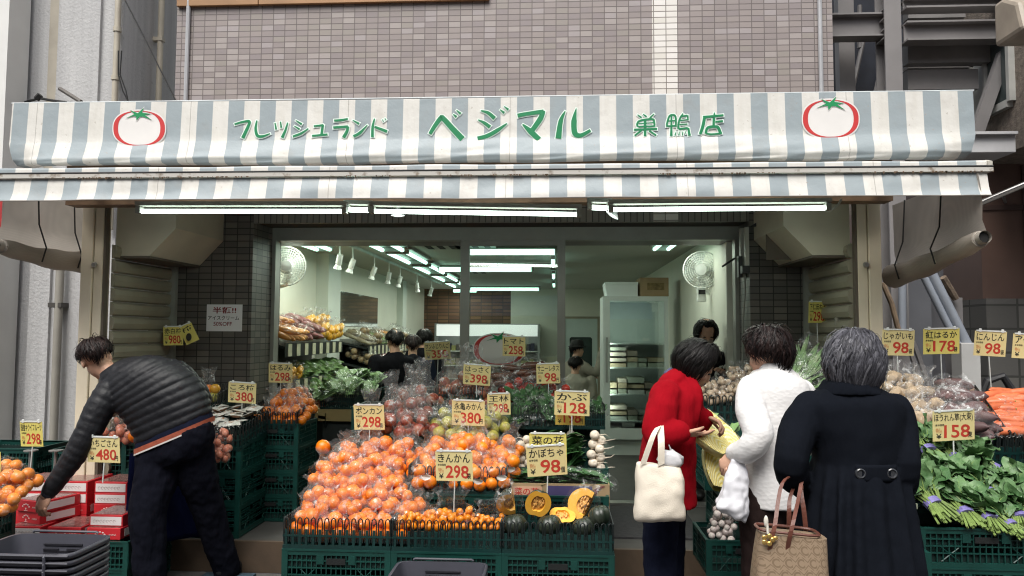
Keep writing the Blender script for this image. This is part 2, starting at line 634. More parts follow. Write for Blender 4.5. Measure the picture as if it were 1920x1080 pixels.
def tomato(frm, parent):
    r_ = thing('tomato_emblem', None, None)
    r_.parent = parent
    bo = sup(672, 545, 545, 385)
    MB().add([frm(x, y, .002) for x, y in bo], [tuple(range(len(bo)))]).build('emblem_ground', WHT, r_, fixn=False)
    A, B = sup(672, 545, 522, 355), sup(672, 542, 428, 338)
    n = len(A)
    MB().add([frm(x, y, .004) for x, y in A] + [frm(x, y, .004) for x, y in B], [(i, (i + 1) % n, n + (i + 1) % n, n + i) for i in range(n)]).build('emblem_outline', RED, r_)
    st = [(490, 175), (590, 215), (650, 240), (770, 130), (735, 230), (915, 255), (790, 275), (935, 380), (760, 312), (690, 312), (622, 390), (615, 310), (560, 300), (405, 345), (540, 280), (580, 258)]
    MB().add([frm(660 + (x - 660) * 1.12, 265 + (y - 265) * 1.2, .006) for x, y in st], [tuple(range(len(st)))]).build('calyx_edge', WHT, r_)
    MB().add([frm(x, y, .008) for x, y in st], [tuple(range(len(st)))]).build('calyx', GRN, r_)
    return r_


def dfr(x, y, l):
    p = P(887 + (x - 130) / 1085 * 98, 622 + (y - 130) / 800 * 64, YD + .03)
    return p + V((0, -l, 0))


tomato(dfr, sd)

# ------------------------------------------------------------------ awning
YT, YV = 4.5, 4.15
zt = PZ(182, YT)
yf, zf = YT - .012, PZ(257, YT - .012)
PA = (P(1062, 190, YT).x - P(817, 190, YT).x) / 4
X0 = P(817, 190, YT).x
q = NT('awning_stripes')
sp = q.n('SeparateXYZ')
q.l(q.obj(), sp.inputs[0])
fx = q.math('FRACT', q.math('DIVIDE', q.math('SUBTRACT', sp.outputs[0], X0 - 40 * PA), PA))
isb = q.math('GREATER_THAN', fx, .5)
wv = q.noise(5, 4)
mp = q.n('Mapping', i_Scale=(9, 9, 1.2))
q.l(q.obj(), mp.inputs[0])
streak = q.noise(3, 4, vec=mp.outputs[0])
wc = q.mix(q.ramp(streak, [(.45, 0.0), (.8, 1.0)]), (.67, .655, .615), (.61, .59, .54))
bc = q.mix(wv, (.285, .335, .36), (.325, .37, .39))
colr = q.mix(isb, wc, bc)
# grime near the head seam and old spots
vd = q.n('TexVoronoi', i_Scale=26.0)
q.l(q.obj(), vd.inputs['Vector'])
gr = q.math('MULTIPLY', q.ramp(q.noise(2.6, 5), [(.56, 0.0), (.7, .75)]), q.ramp(q.math('DIVIDE', q.math('SUBTRACT', sp.outputs[2], zt - .16), .16), [(.0, 0.0), (.8, 1.0), (.97, .3)]))
colr = q.mix(gr, colr, (.26, .235, .20))
colr = q.mix(q.ramp(q.noise(40, 2), [(.70, 0.0), (.74, .5)]), colr, (.35, .30, .25))
sm5 = q.math('FRACT', q.math('ADD', q.math('DIVIDE', q.math('SUBTRACT', sp.outputs[0], X0 - 40 * PA), PA * 5), .042))
seam = q.math('LESS_THAN', q.math('ABSOLUTE', q.math('SUBTRACT', sm5, .5)), .0022)
colr = q.mix(q.math('MULTIPLY', seam, .55), colr, (.22, .20, .18))
lowd = q.math('MULTIPLY', q.ramp(q.noise(7, 5), [(.55, 0.0), (.8, .3)]), q.ramp(q.math('DIVIDE', q.math('SUBTRACT', sp.outputs[2], PZ(305, YT)), .12), [(.0, 1.0), (.35, .0)]))
colr = q.mix(lowd, colr, (.30, .27, .23))
q.l(colr, q.p.inputs['Base Color'])
q.p.inputs['Roughness'].default_value = .45
q.p.inputs['Specular IOR Level'].default_value = .35
q.bump(q.noise(9, 4), .25, .02)
AWN = q.m
aw = thing('striped_awning', 'blue grey and white striped awning with green lettering over the shop front', 'awning', (0, YT, zt))
xl, xr = P(21, 250, YT).x, P(1826, 230, YT).x
prof = [(YT, zt), (YT - .0015, zt - .03), (yf, zf), (yf - .02, PZ(274, yf - .02)), (yf - .035, PZ(290, yf - .035)), (yf - .02, PZ(300, yf - .02)), (yf + .03, PZ(305, yf + .03))]


def canopy(u, v):
    k = v * (len(prof) - 1)
    i = min(int(k), len(prof) - 2)
    f = k - i
    y = prof[i][0] * (1 - f) + prof[i + 1][0] * f
    z = prof[i][1] * (1 - f) + prof[i + 1][1] * f
    x = xl + (xr - xl) * u
    low = max(0, (v - .36))
    dy = low * (.05 * NZ.noise(V((x * 1.1, v * 2, 1))) + .03 * NZ.noise(V((x * 3.4 + v * 5, v * 4, 2)))) + .0015 * NZ.noise(V((x * 2, v * 3, 3)))
    end = max(0, 1 - u * 26) + max(0, 1 - (1 - u) * 26)
    ec = end * low * .22
    x += ec * (.4 if u < .5 else -.4)
    return V((x, y + dy + ec * .5, z + low * .02 * NZ.noise(V((x * .9, 7, v))) + .004 * math.sin(x * 1.3) * (v == 0)))


MB().grid(canopy, 300, 30).build('canopy', AWN, aw, smooth='all', fixn=False)
MB().tube([(xl - .01, YT + .01, zt + .004), (xr + .01, YT + .01, zt + .004)], .007, 8).build('head_tube', pm('awning_hem', (.5, .54, .55), .5), aw, smooth=True)
xbl, xbr = P(-60, 325, YV).x, P(1858, 310, YV).x
vz0, vz1, vz2, vz3 = PZ(306.5, YV), PZ(318.5, YV), PZ(330, YV), PZ(373, YV)
xvl, xvr = P(-50, 350, YV).x, P(1850, 340, YV).x


def over(u, v):                                     # the cloth that comes down on to the front bar
    x = xvl + (xvr - xvl) * u
    pr = [(YT - .02, vz0 - .012), (YV + .02, vz0), (YV - .005, vz0 - .006), (YV - .008, vz1)]
    k = v * 3
    i = min(int(k), 2)
    f = k - i
    return V((x, pr[i][0] * (1 - f) + pr[i + 1][0] * f, pr[i][1] * (1 - f) + pr[i + 1][1] * f + .006 * NZ.noise(V((x * 2.2, 3, 1)))))


MB().grid(over, 120, 9).build('front_cloth', AWN, aw, smooth='all', fixn=False)


def val(u, v):
    x = xvl + (xvr - xvl) * u
    z = vz2 * (1 - v) + vz3 * v
    y = YV - .004 + v * .03 * NZ.noise(V((x * 1.3, v, 5))) + .012 * v * NZ.noise(V((x * 5, v, 6))) - .035 * v
    z += v * .008 * NZ.noise(V((x * 1.1, 2, 2)))
    return V((x + .004 * v * math.sin(x * 3), y, z))


MB().grid(val, 260, 8).build('valance', AWN, aw, smooth='all', fixn=False)
hem = [val(i / 260, 1.0) for i in range(261)]
MB().tube(hem, .003, 5).build('valance_hem', pm('hem', (.24, .22, .2), .7), aw)
q = NT('bar_paint')
rf = q.ramp(q.noise(16, 5), [(.55, 0.0), (.66, .8)])
q.l(q.mix(rf, (.56, .54, .50), (.2, .14, .09)), q.p.inputs['Base Color'])
q.p.inputs['Roughness'].default_value = .45
barm = q.m
MB().prism([(YV - .022, vz2 + .003), (YV - .022, vz1 - .009), (YV - .012, vz1 - .003), (YV + .05, vz1 - .003), (YV + .05, vz2 + .003)], 'x', xbl, xbr).build('front_bar', barm, aw)
MB().prism([(YV - .016, vz1), (YV - .016, vz0 - .012), (YV + .02, vz0 + .002), (YV + .05, vz1)], 'x', xvr + .001, xbr).build('bar_end_cap', pm('cap', (.6, .57, .5), .5), aw)
g = MB()
g.tube([(xbl, YV - .02, vz1 - .003), (xbr, YV - .02, vz1 - .003)], .0055, 6)
g.build('bar_seal', pm('black_seal', (.03, .03, .03), .6), aw)
g = MB()
for i in range(260):                                 # rust drips under the bar
    x = xbl + (xbr - xbl) * RND.random()
    if NZ.noise(V((x * 1.7, 0, 9))) < -.05:
        continue
    wd, hh = RND.uniform(.004, .014), RND.uniform(.012, .05)
    zz = vz2 + .006
    yq = YV - .0235
    g.add([(x, yq, zz), (x + wd, yq, zz), (x + wd * .7, yq, zz - hh * .3), (x + wd * .3, yq, zz - hh * .3)], [(0, 1, 2, 3)])
g.build('rust_stain', pm('rust', (.14, .09, .055), .8, .3), aw, fixn=False)
for s in (0, 1):                                     # folding arms behind the valance
    x = xl + .5 if s == 0 else xr - .5
    MB().tube([(x, YT + .05, 2.46), (x + (.25 if s == 0 else -.25), YT - .16, 2.45), (x, YV + .05, 2.44)], .022, 8).build('arm', pipe_m, aw, smooth=True)
# lettering
dA = (V((0, yf, zf)) - V((0, YT, zt))).normalized()
nA = V((1, 0, 0)).cross(dA).normalized()
if nA.y > 0:
    nA = -nA


def afr(px, py, l):
    d = ray(px, py)
    t_ = (V((0, YT, zt)) - CAMP).dot(nA) / d.dot(nA)
    return CAMP + d * t_ + nA * (l * .7 + .004)


W1 = [([(65, 270), (150, 245), (235, 235), (225, 290), (160, 430)], [20, 24, 28, 34, 40]), ([(325, 225), (310, 320), (330, 400), (390, 410), (478, 378)], [14, 30, 36, 28, 10]),
      ([(535, 255), (548, 330)], [14, 22]), ([(598, 240), (608, 310)], [14, 22]), ([(682, 250), (655, 340), (618, 425)], [12, 26, 34]),
      ([(775, 225), (845, 270)], [8, 26]), ([(758, 290), (820, 328)], [8, 24]), ([(742, 412), (840, 375), (922, 320)], [24, 26, 12]),
      ([(985, 292), (1095, 280)], [18, 24]), ([(1092, 276), (1082, 335), (1075, 395)], [24, 30, 30]), ([(965, 405), (1145, 388)], [22, 24]),
      ([(1220, 228), (1300, 222), (1380, 208)], [24, 26, 20]), ([(1210, 308), (1380, 298)], [26, 30]), ([(1380, 296), (1370, 350), (1330, 425)], [30, 34, 38]),
      ([(1435, 222), (1510, 265)], [6, 28]), ([(1445, 412), (1520, 370), (1608, 278)], [30, 34, 8]),
      ([(1690, 205), (1668, 300), (1665, 420)], [12, 30, 32]), ([(1690, 300), (1835, 355)], [24, 34]), ([(1778, 215), (1795, 240)], [6, 12]), ([(1808, 200), (1822, 220)], [6, 12])]
W2 = [([(95, 360), (150, 270), (215, 185), (240, 190), (350, 310), (450, 415)], [36, 44, 50, 54, 60, 66]), ([(350, 145), (385, 175)], [10, 30]), ([(385, 100), (430, 140)], [8, 28]),
      ([(650, 105), (730, 130), (800, 190)], [10, 36, 44]), ([(620, 205), (690, 240), (750, 285)], [8, 34, 42]), ([(615, 408), (720, 380), (830, 320), (935, 245)], [40, 44, 42, 10]),
      ([(860, 95), (905, 130)], [8, 28]), ([(905, 60), (950, 95)], [8, 26]),
      ([(1050, 160), (1150, 140), (1335, 115)], [44, 40, 46]), ([(1330, 105), (1300, 190), (1210, 320)], [46, 56, 50]), ([(1105, 255), (1190, 330), (1285, 420)], [12, 60, 56]),
      ([(1570, 110), (1520, 220), (1495, 410)], [8, 48, 66]), ([(1690, 80), (1665, 220), (1675, 350), (1740, 375), (1845, 320)], [4, 60, 60, 44, 30])]
W3 = [([(230, 235), (300, 285)], [14, 30]), ([(325, 225), (385, 270)], [14, 30]), ([(515, 220), (440, 290)], [14, 30]), ([(235, 440), (225, 390), (280, 335), (480, 310), (515, 360), (520, 440)], [34] * 6),
      ([(250, 388), (500, 368)], [15, 15]), ([(360, 310), (360, 600)], [44, 44]), ([(170, 492), (565, 477)], [36, 34]), ([(300, 500), (180, 595)], [30, 28]), ([(430, 510), (550, 590)], [30, 28]), ([(240, 440), (520, 430)], [26, 26]),
      ([(735, 440), (735, 380), (780, 255), (860, 245), (885, 300), (885, 440)], [32] * 6), ([(810, 250), (808, 600)], [26, 44]), ([(750, 345), (880, 335)], [20, 20]), ([(745, 430), (885, 425)], [26, 26]),
      ([(1010, 215), (960, 290), (930, 390), (930, 480)], [18, 30, 36, 40]), ([(960, 270), (1080, 248)], [26, 28]), ([(1088, 245), (1092, 330)], [28, 28]), ([(960, 335), (1090, 320)], [20, 20]), ([(950, 402), (1085, 395)], [20, 20]),
      ([(935, 480), (1090, 465)], [34, 36]), ([(1098, 462), (1120, 595)], [34, 46]), ([(892, 525), (870, 590)], [8, 22]), ([(947, 525), (935, 590)], [8, 22]), ([(1000, 525), (1000, 590)], [8, 22]), ([(1042, 520), (1060, 560)], [8, 16]),
      ([(1545, 200), (1540, 280)], [16, 46]), ([(1350, 280), (1700, 245)], [44, 34]), ([(1375, 290), (1345, 440), (1300, 570)], [50, 54, 46]), ([(1535, 290), (1530, 450)], [44, 40]), ([(1560, 360), (1690, 345)], [34, 34]),
      ([(1395, 560), (1430, 460), (1560, 440), (1610, 460), (1655, 570)], [44, 44, 44, 50, 50]), ([(1400, 555), (1480, 572), (1640, 560)], [26, 30, 26])]
LET = pm('letter_green', (.0, .195, .068), .45, .05)
LEO = pm('letter_edge', (.74, .86, .79), .5, .04)
for W, ox, sc in ((W1, 430, 6.194), (W2, 790, 5.818), (W3, 1170, 9.143)):
    A, B = MB(), MB()
    f_ = lambda x, y, l: afr(ox + x / sc, 190 + y / sc, l)
    for i, (pts, ws) in enumerate(W):
        stroke(A, pts, ws, f_, .004 + i * .00015)
        stroke(B, pts, ws, f_, .0005 + i * .0001, 1.75 * sc)
    b_ = B.build('lettering_edge', LEO, aw)
    A.build('lettering', LET, aw)
for cx_, cy_ in ((262, 239), (1557, 221)):
    k_ = 1.0 if cx_ < 900 else 1.08
    tomato(lambda x, y, l: afr(cx_ + (x - 672) / 10.8 * k_, cy_ + (y - 520) / 10.8 * k_, l), aw)

# ------------------------------------------------------------------ fluorescent lamps
TUBE = emit('tube_glow', (.80, 1.0, .90), 4.5)
TUBEI = emit('tube_glow_inside', (.55, 1.0, .82), 1.1)
fix_m = pm('fixture_white', (.28, .27, .24), .5)


def lamp(name, label, a, b, tubes=1, sep=.15, power=20, mat=TUBE, group=None, r=.015, down=True):
    """a fluorescent batten between two points, its light comes from an area lamp at the tube"""
    a, b = V(a), V(b)
    c = (a + b) / 2
    L = (b - a).length
    d = (b - a).normalized()
    s_ = d.cross(V((0, 0, 1))).normalized()
    t_ = thing(name, label, 'lamp', c, group)
    g_ = MB()
    m_ = MX((d, s_, V((0, 0, 1)))).transposed().to_4x4()
    m_.translation = c
    wd = .03 if tubes == 1 else sep / 2 + .05
    g_.box((-L / 2 - .03, -wd, .03), (L / 2 + .03, wd, .055), m_)
    for k in (-1, 1):
        g_.box((k * (L / 2 + .014) - .014, -wd * .8, -.014), (k * (L / 2 + .014) + .014, wd * .8, .026), m_)
    g_.build('batten', fix_m, t_)
    for i in range(tubes):
        o_ = s_ * (sep * (i - (tubes - 1) / 2))
        MB().tube([a + o_, b + o_], r, 10).build('tube', mat, t_, smooth=True)
    ld = bpy.data.lights.new('lamp_light', 'AREA')
    ld.shape, ld.size, ld.size_y = 'RECTANGLE', L, .06 * tubes
    ld.energy, ld.color = power, (.93, 1.0, .86)
    lo = bpy.data.objects.new('lamp_light', ld)
    COL.objects.link(lo)
    lo.parent = t_
    lo.matrix_local = MX((d, s_, V((0, 0, 1)))).transposed().to_4x4()
    lo.location = (0, 0, -r - .004)
    return t_


YLa = 4.34
for i, (x0, y0, x1, y1, lab) in enumerate(((266, 396, 642, 396, 'long fluorescent lamp under the awning above the bending man'),
                                           (703, 396, 1081, 402, 'long fluorescent lamp under the awning above the mandarin display'),
                                           (1150, 393, 1547, 390, 'long fluorescent lamp under the awning above the three shopping women'))):
    lamp('fluorescent_lamp', lab, P(x0, y0, YLa), P(x1, y1, YLa), 1, 0, 2.2, TUBE, 'fluorescent lamps under the awning', r=.0125)
for (x0, y0, x1, y1, lab) in ((655, 393, 691, 394, 'short stub of fluorescent lamp between the left and middle long lamps'), (1110, 389, 1138, 390, 'short stub of fluorescent lamp between the middle and right long lamps')):
    lamp('fluorescent_lamp', lab, P(x0, y0, 4.5), P(x1, y1, 4.5), 1, 0, .3, TUBE, 'fluorescent lamps under the awning')
for (px, py, lab, tilt) in ((746, 404, 'round bulb spotlight under the awning at the middle lamp', 0), (1148, 404, 'round bulb spotlight tilted sideways beside the short right lamp', 35)):
    c = P(px, py, 4.45)
    t = thing('spot_bulb', lab, 'lamp', c)
    m_ = MX.Translation(c) @ MX.Rotation(R(tilt), 4, 'Y')
    MB().lathe([(.0, .06), (.012, .06), (.016, .03), (.04, .006), (.042, 0)], 16, m_).build('reflector', pm('bulb_metal', (.3, .3, .3), .4), t, smooth=True)
    MB().lathe([(.042, 0), (.02, -.006), (.0, -.008)], 16, m_).build('lens', emit('spot_lens', (.85, 1, .95), .6), t, smooth=True)

# ------------------------------------------------------------------ interior
CZ = 2.42
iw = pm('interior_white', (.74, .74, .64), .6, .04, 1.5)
IL, IR, YB = -2.66, 1.40, 15.0
inn = thing('shop_interior', 'pale green lit shop room behind the glass doors', 'room', (0, 8, STEP))
MB().box((IL - .1, YD + .21, STEP + .001), (IL, YB, CZ)).build('side_wall', iw, inn)
MB().box((IR, YD + .21, STEP + .001), (IR + .1, YB, CZ)).build('side_wall', iw, inn)
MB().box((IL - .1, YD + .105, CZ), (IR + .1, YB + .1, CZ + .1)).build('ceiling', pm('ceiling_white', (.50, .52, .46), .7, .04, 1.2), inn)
MB().box((IL, 8.15, STEP + .001), (IL + .14, 8.62, CZ - .001)).build('pillar', pm('pillar_white', (.66, .70, .64), .55, .03), inn)
MB().box((IL, 12.4, STEP + .001), (IL + .1, 12.7, CZ - .001)).build('pillar', MATS['pillar_white'], inn)
bk = tilemat('brown_brick', [(0, (.16, .085, .05)), (.4, (.2, .11, .06)), (.7, (.13, .07, .045))], (.07, .05, .035), .22, .07, .008, .7)
MB().box((IL, YB, STEP + .001), (-.9, YB + .1, CZ - .001)).build('brick_back_wall', bk, inn)
MB().box((-.9, YB - .003, STEP + .001), (IR, YB + .1, CZ - .001)).build('back_wall', iw, inn)
bd = MB().box((PX(1060, YB), YB - .03, STEP), (PX(1120, YB), YB - .004, PZ(597, YB))).build('back_door', pm('door_pale', (.55, .66, .62), .5, .03), inn)
d0, d1 = P(1068, 632, YB), P(1110, 700, YB)
MB().prism([(d0.x, d1.z), (d1.x, d1.z), (d1.x, d0.z - .03), (d1.x - .03, d0.z), (d0.x + .03, d0.z), (d0.x, d0.z - .03)], 'y', YB - .038, YB - .031).build('door_window', pm('dark_glass', (.03, .05, .045), .1), bd)
g = MB()
for (a, b) in (((PX(1055, YB), STEP), (PX(1060, YB), PZ(593, YB))), ((PX(1120, YB), STEP), (PX(1125, YB), PZ(593, YB))), ((PX(1060, YB), PZ(597, YB)), (PX(1120, YB), PZ(593, YB)))):
    g.box((a[0], YB - .05, a[1]), (b[0], YB - .004, b[1]))
g.build('door_casing', pm('casing', (.33, .30, .22), .5), inn)
GI = 'ceiling lamps inside the shop'
LZ = 2.36
for i, (x, y) in enumerate(((-1.62, 6.75), (-1.62, 8.1), (-1.64, 9.6), (-1.66, 11.1), (-1.7, 12.7))):
    lamp('ceiling_lamp', 'twin tube ceiling lamp in the long row beside the track spotlights', (x, y - .55, LZ), (x, y + .55, LZ), 2, .2, 4.6, TUBEI, GI, .02)
for x, y, lab in ((-2.3, 6.75, 'twin tube ceiling lamp over the left wall fan'), (1.02, 6.75, 'twin tube ceiling lamp near the right wall fan')):
    lamp('ceiling_lamp', lab, (x, y - .5, LZ), (x, y + .5, LZ), 2, .13, 3.8, TUBEI, GI, .018)
for x0, x1, py, Y, lab in ((880, 1040, 464, 7.5, 'crosswise ceiling tube lamp nearest behind the door glass'), (823, 996, 500, 9.6, 'crosswise ceiling tube lamp seen either side of the left door stile'),
                           (882, 1010, 543, 14.0, 'crosswise ceiling tube lamp far back above the door sticker'), (850, 893, 562, 14.6, 'short crosswise ceiling tube lamp before the brick wall')):
    lamp('ceiling_lamp', lab, (PX(x0, Y), Y, LZ), (PX(x1, Y), Y, LZ), 1, 0, 2.2 if Y < 12 else 1.6, TUBEI, GI, .03)
for Y in (8.6, 10.6, 12.6):
    lamp('ceiling_lamp', 'ceiling lamp in the row of tubes behind the right door stile', (-.03, Y - .5, LZ), (-.03, Y + .5, LZ), 1, 0, 1.2, TUBEI, GI, .02)
t = MB().box((IL + .002, 8.8, 1.62), (IL + .012, 11.0, 2.05)).build('wall_mirror', pm('mirror', (.5, .55, .5), .06, .05, metal=.9))
tag(t, 'long mirror on the left wall above the racks beyond the pillar', 'mirror')
# track spotlights
t = MB().box((-2.06, 6.7, CZ - .03), (-2.03, 13.2, CZ - .001)).build('lamp_track', pm('track', (.5, .52, .48), .5))
tag(t, 'slim ceiling track carrying the white spotlights', 'lamp track')
can = pm('spot_can', (.72, .74, .70), .4)
sp0 = None
for i, Y in enumerate((6.95, 7.4, 8.3, 9.05, 9.7, 10.9, 12.2)):
    if sp0 is None:
        sp0 = thing('track_spotlight', 'white track spotlight on a thin stem under the shop ceiling', 'spotlight', (0, 0, 0), 'track spotlights in the shop')
        MB().tube([(0, 0, 0), (0, 0, -.13)], .008, 6).build('stem', can, sp0)
        m_ = MX.Translation((0, 0, -.14)) @ MX.Rotation(R(18), 4, 'X') @ MX.Rotation(R(12), 4, 'Y')
        MB().lathe([(.0, .03), (.028, .03), (.03, -.06), (.022, -.07), (.04, -.11), (.036, -.112)], 14, m_).build('can', can, sp0, smooth=True)
        MB().lathe([(.036, -.105), (.0, -.108)], 14, m_).build('lens', emit('spot_glow', (1, .82, .6), 2), sp0)
        spp = Proto(sp0)
    spp.put((-2.045, Y, CZ - .03), (0, 0, RND.uniform(-.8, .8)))
# ceiling air vents
for (x0, x1, Y) in ((-1.35, -.95, 7.15), (-1.0, -.6, 7.35), (-1.35, -.95, 10.3)):
    t = thing('ceiling_vent', None, 'vent', (x0, Y, CZ), 'ceiling vents')
    t['label'] = {7.15: 'dark slotted ceiling vent beside the twin tubes', 7.35: 'dark slotted ceiling vent touching the left door stile', 10.3: 'dark slotted ceiling vent farther back along the lamp row'}[Y]
    MB().box((x0, Y - .45, CZ - .02), (x1, Y + .45, CZ - .002)).build('vent_frame', pm('vent_frame', (.42, .43, .38), .5), t)
    for k in range(3):
        xx = x0 + .05 + k * .12
        MB().box((xx, Y - .42, CZ - .023), (xx + .06, Y + .42, CZ - .0201)).build('slot', pm('vent_dark', (.012, .012, .012), .7), t)
# wall fans
fan_m = pm('fan_white', (.72, .74, .70), .35)
q = NT('fan_blade')
q.p.inputs['Base Color'].default_value = (.6, .66, .62, 1)
q.p.inputs['Alpha'].default_value = .45
FB = q.m
for s, c, lab in ((1, P(536, 499, 6.55), 'white caged wall fan on the left wall of the shop'), (-1, P(1316, 506, 6.75), 'white caged wall fan with remote box on the right wall of the shop')):
    t = thing('wall_fan', lab, 'fan', c)
    Rr = .175 if s > 0 else .165
    face = MX.Translation(c) @ MX.Rotation(R(20 * s), 4, 'Z') @ MX.Rotation(R(90), 4, 'X')
    g = MB()
    for k in range(7):
        r_ = Rr * (k + 2) / 8
        zz = .045 * (1 - (r_ / Rr) ** 2)
        g.tube([(r_ * math.cos(a * .2618), r_ * math.sin(a * .2618), zz) for a in range(25)], .0022 if k < 6 else .006, 4, False, m=face)
    for k in range(40):
        a = k * math.pi / 20
        g.tube([(math.cos(a) * Rr * f, math.sin(a) * Rr * f, .045 * (1 - f * f)) for f in (.2, .5, .8, 1)] + [(math.cos(a) * Rr * .9, math.sin(a) * Rr * .9, -.05), (math.cos(a) * .05, math.sin(a) * .05, -.075)], .0013, 3, False, m=face)
    g.build('cage', fan_m, t)
    MB().ell((0, 0, 0), (.045, .045, .03)).add([], []).mesh('x', fan_m)
    hub = MB()
    hub.lathe([(0, .052), (.05, .048), (.052, .035), (.052, -.02), (.065, -.08), (.06, -.17), (0, -.18)], 16, face)
    hub.build('motor', fan_m, t, smooth=True)
    bl = MB()
    for k in range(4):
        for j in range(1):
            pts = []
            a0 = k * math.pi / 2
            for f, an in ((.25, 0), (.9, -.25), (.97, .35), (.9, .8), (.25, .5)):
                pts.append(V((math.cos(a0 + an) * Rr * f, math.sin(a0 + an) * Rr * f, .012 - .03 * an)))
            bl.add(pts, [(0, 1, 2, 3, 4)], face)
    bl.build('blade', FB, t)
    wx = IL if s > 0 else IR
    g = MB()
    g.tube([c + V((0, .13, -.05)), c + V((-s * .06, .16, -.16)), V((wx, c.y + .16, c.z - .2))], .022, 8)
    g.build('bracket', fan_m, t, smooth=True)
    if s < 0:
        b_ = MB().box((c.x - .03, c.y + .06, c.z - .285), (c.x + .05, c.y + .11, c.z - .16)).build('control_box', fan_m, t, bevel=.008)
        MB().box((c.x - .02, c.y + .055, c.z - .215), (c.x + .04, c.y + .0605, c.z - .175)).build('display', pm('disp', (.01, .012, .012), .2), b_)
# refrigerator
fx0, fx1, fy = PX(1131, 8.4), PX(1253, 8.4), 8.4
fz = PZ(555, fy)
fg = thing('refrigerator', 'tall glass fronted refrigerator full of cartons by the right wall', 'refrigerator', (fx0, fy, STEP))
fm = pm('fridge_white', (.55, .60, .57), .4, .05)
g = MB()
g.box((fx0, fy + .06, STEP), (fx0 + .03, fy + .62, fz)).box((fx1 - .03, fy + .06, STEP), (fx1, fy + .62, fz)).box((fx0 + .03, fy + .06, fz - .05), (fx1 - .03, fy + .62, fz)).box((fx0 + .03, fy + .58, STEP), (fx1 - .03, fy + .62, fz - .05)).box((fx0 + .03, fy + .06, STEP), (fx1 - .03, fy + .58, STEP + .2))
g.build('cabinet', fm, fg)
dr_ = MB()
dr_.box((fx0, fy, STEP + .18), (fx0 + .075, fy + .055, fz)).box((fx1 - .04, fy, STEP + .18), (fx1, fy + .055, fz)).box((fx0 + .075, fy, fz - .05), (fx1 - .04, fy + .055, fz)).box((fx0 + .075, fy, STEP + .18), (fx1 - .04, fy + .055, STEP + .3))
dd = dr_.build('door', fm, fg)
MB().box((fx0 + .075, fy + .02, STEP + .3), (fx1 - .04, fy + .026, fz - .05)).build('glass', GLASS, dd)
MB().tube([(fx0 + .04, fy - .03, 1.0), (fx0 + .04, fy - .03, 1.5)], .012, 8).build('handle', pm('fr_handle', (.35, .37, .36), .3, metal=.6), dd)
MB().tube([(fx0 + .055, fy + .075, .6), (fx0 + .055, fy + .075, fz - .1)], .009, 8).build('cabinet_tube', TUBEI, fg, smooth=True)
fl_ = bpy.data.lights.new('cabinet_light', 'AREA')
fl_.shape, fl_.size, fl_.size_y, fl_.energy, fl_.color = 'RECTANGLE', .04, 1.2, .9, (.9, 1, .9)
flo = bpy.data.objects.new('cabinet_light', fl_)
COL.objects.link(flo)
flo.parent = fg
flo.location = V((fx0 + .07, fy + .08, 1.25)) - fg.location
flo.rotation_euler = (R(90), 0, R(-60))
for z in (.55, .85, 1.15, 1.42):
    MB().box((fx0 + .04, fy + .1, z), (fx1 - .04, fy + .56, z + .015)).build('shelf', fm, fg)
card = [pm('carton_%d' % i, c, .7, .15, 8) for i, c in enumerate(((.45, .36, .24), (.6, .6, .56), (.3, .25, .2), (.4, .42, .34), (.55, .48, .4)))]
k = 0
for z in (.37, .565, .865, 1.165):
    x = fx0 + .07
    while x < fx1 - .2:
        wd = RND.uniform(.08, .2)
        n_ = RND.randint(2, 4)
        for j in range(n_):
            hh = RND.uniform(.035, .06)
            o_ = MB().box((x, fy + .12 + RND.uniform(0, .05), z + j * .062), (x + wd, fy + .5, z + j * .062 + hh)).build('food_pack', card[RND.randrange(5)])
            tag(o_, 'small food pack stacked inside the glass refrigerator', 'pack', 'packs inside the refrigerator')
        x += wd + .015
z = fz + .002
bxw = PX(1136, fy)
t = thing('foam_box', 'white foam box with lid on top of the refrigerator', 'box', (bxw, fy, z))
MB().prism([(bxw + .02, z), (PX(1197, fy), z), (PX(1197, fy), z + .13), (bxw, z + .13), (bxw, z + .1)], 'y', fy + .05, fy + .5).build('box_body', pm('foam', (.72, .78, .76), .7, .03), t)
MB().box((bxw - .004, fy + .045, z + .131), (PX(1197, fy) + .004, fy + .505, z + .16)).build('box_lid', pm('foam', (.72, .78, .76)), t)
bxw = PX(1201, fy)
t = thing('cardboard_box', 'brown cardboard box beside the foam box on the refrigerator', 'box', (bxw, fy, z))
cb_m = pm('cardboard', (.33, .235, .13), .8, .1, 6, .1, 60)
MB().box((bxw, fy + .03, z), (PX(1255, fy), fy + .45, z + .21)).build('carton', cb_m, t, bevel=.004)
MB().box((bxw + .08, fy + .027, z + .07), (PX(1255, fy) - .05, fy + .0298, z + .15)).build('printed_panel', pm('carton_print', (.2, .14, .06), .8, .35, 30), t)
# far display cooler on the back wall
cx0, cx1, cyy = PX(815, 14.3), PX(1012, 14.3), 14.3
cz = PZ(607, cyy)
ck = thing('display_cooler', 'long open shelf cooler with lit white header at the back wall', 'cooler', (cx0, cyy, STEP))
g = MB()
g.box((cx0, cyy + .25, STEP), (cx1, cyy + .6, cz)).box((cx0, cyy, STEP), (cx0 + .04, cyy + .25, cz)).box((cx1 - .04, cyy, STEP), (cx1, cyy + .25, cz)).box((cx0 + .04, cyy, STEP), (cx1 - .04, cyy + .25, STEP + .35))
g.build('cabinet', pm('cooler_grey', (.3, .32, .31), .5), ck)
MB().box((cx0 + .04, cyy - .01, cz - .24), (cx1 - .04, cyy + .05, cz - .02)).build('header', emit('cooler_header', (.95, 1, .97), .22), ck)
ed = pm('shelf_edge', (.66, .7, .66), .4)
pk = [pm('goods_%d' % i, c, .5, .2, 20) for i, c in enumerate(((.03, .03, .06), (.3, .3, .12), (.1, .09, .08), (.35, .3, .26), (.05, .08, .05)))]
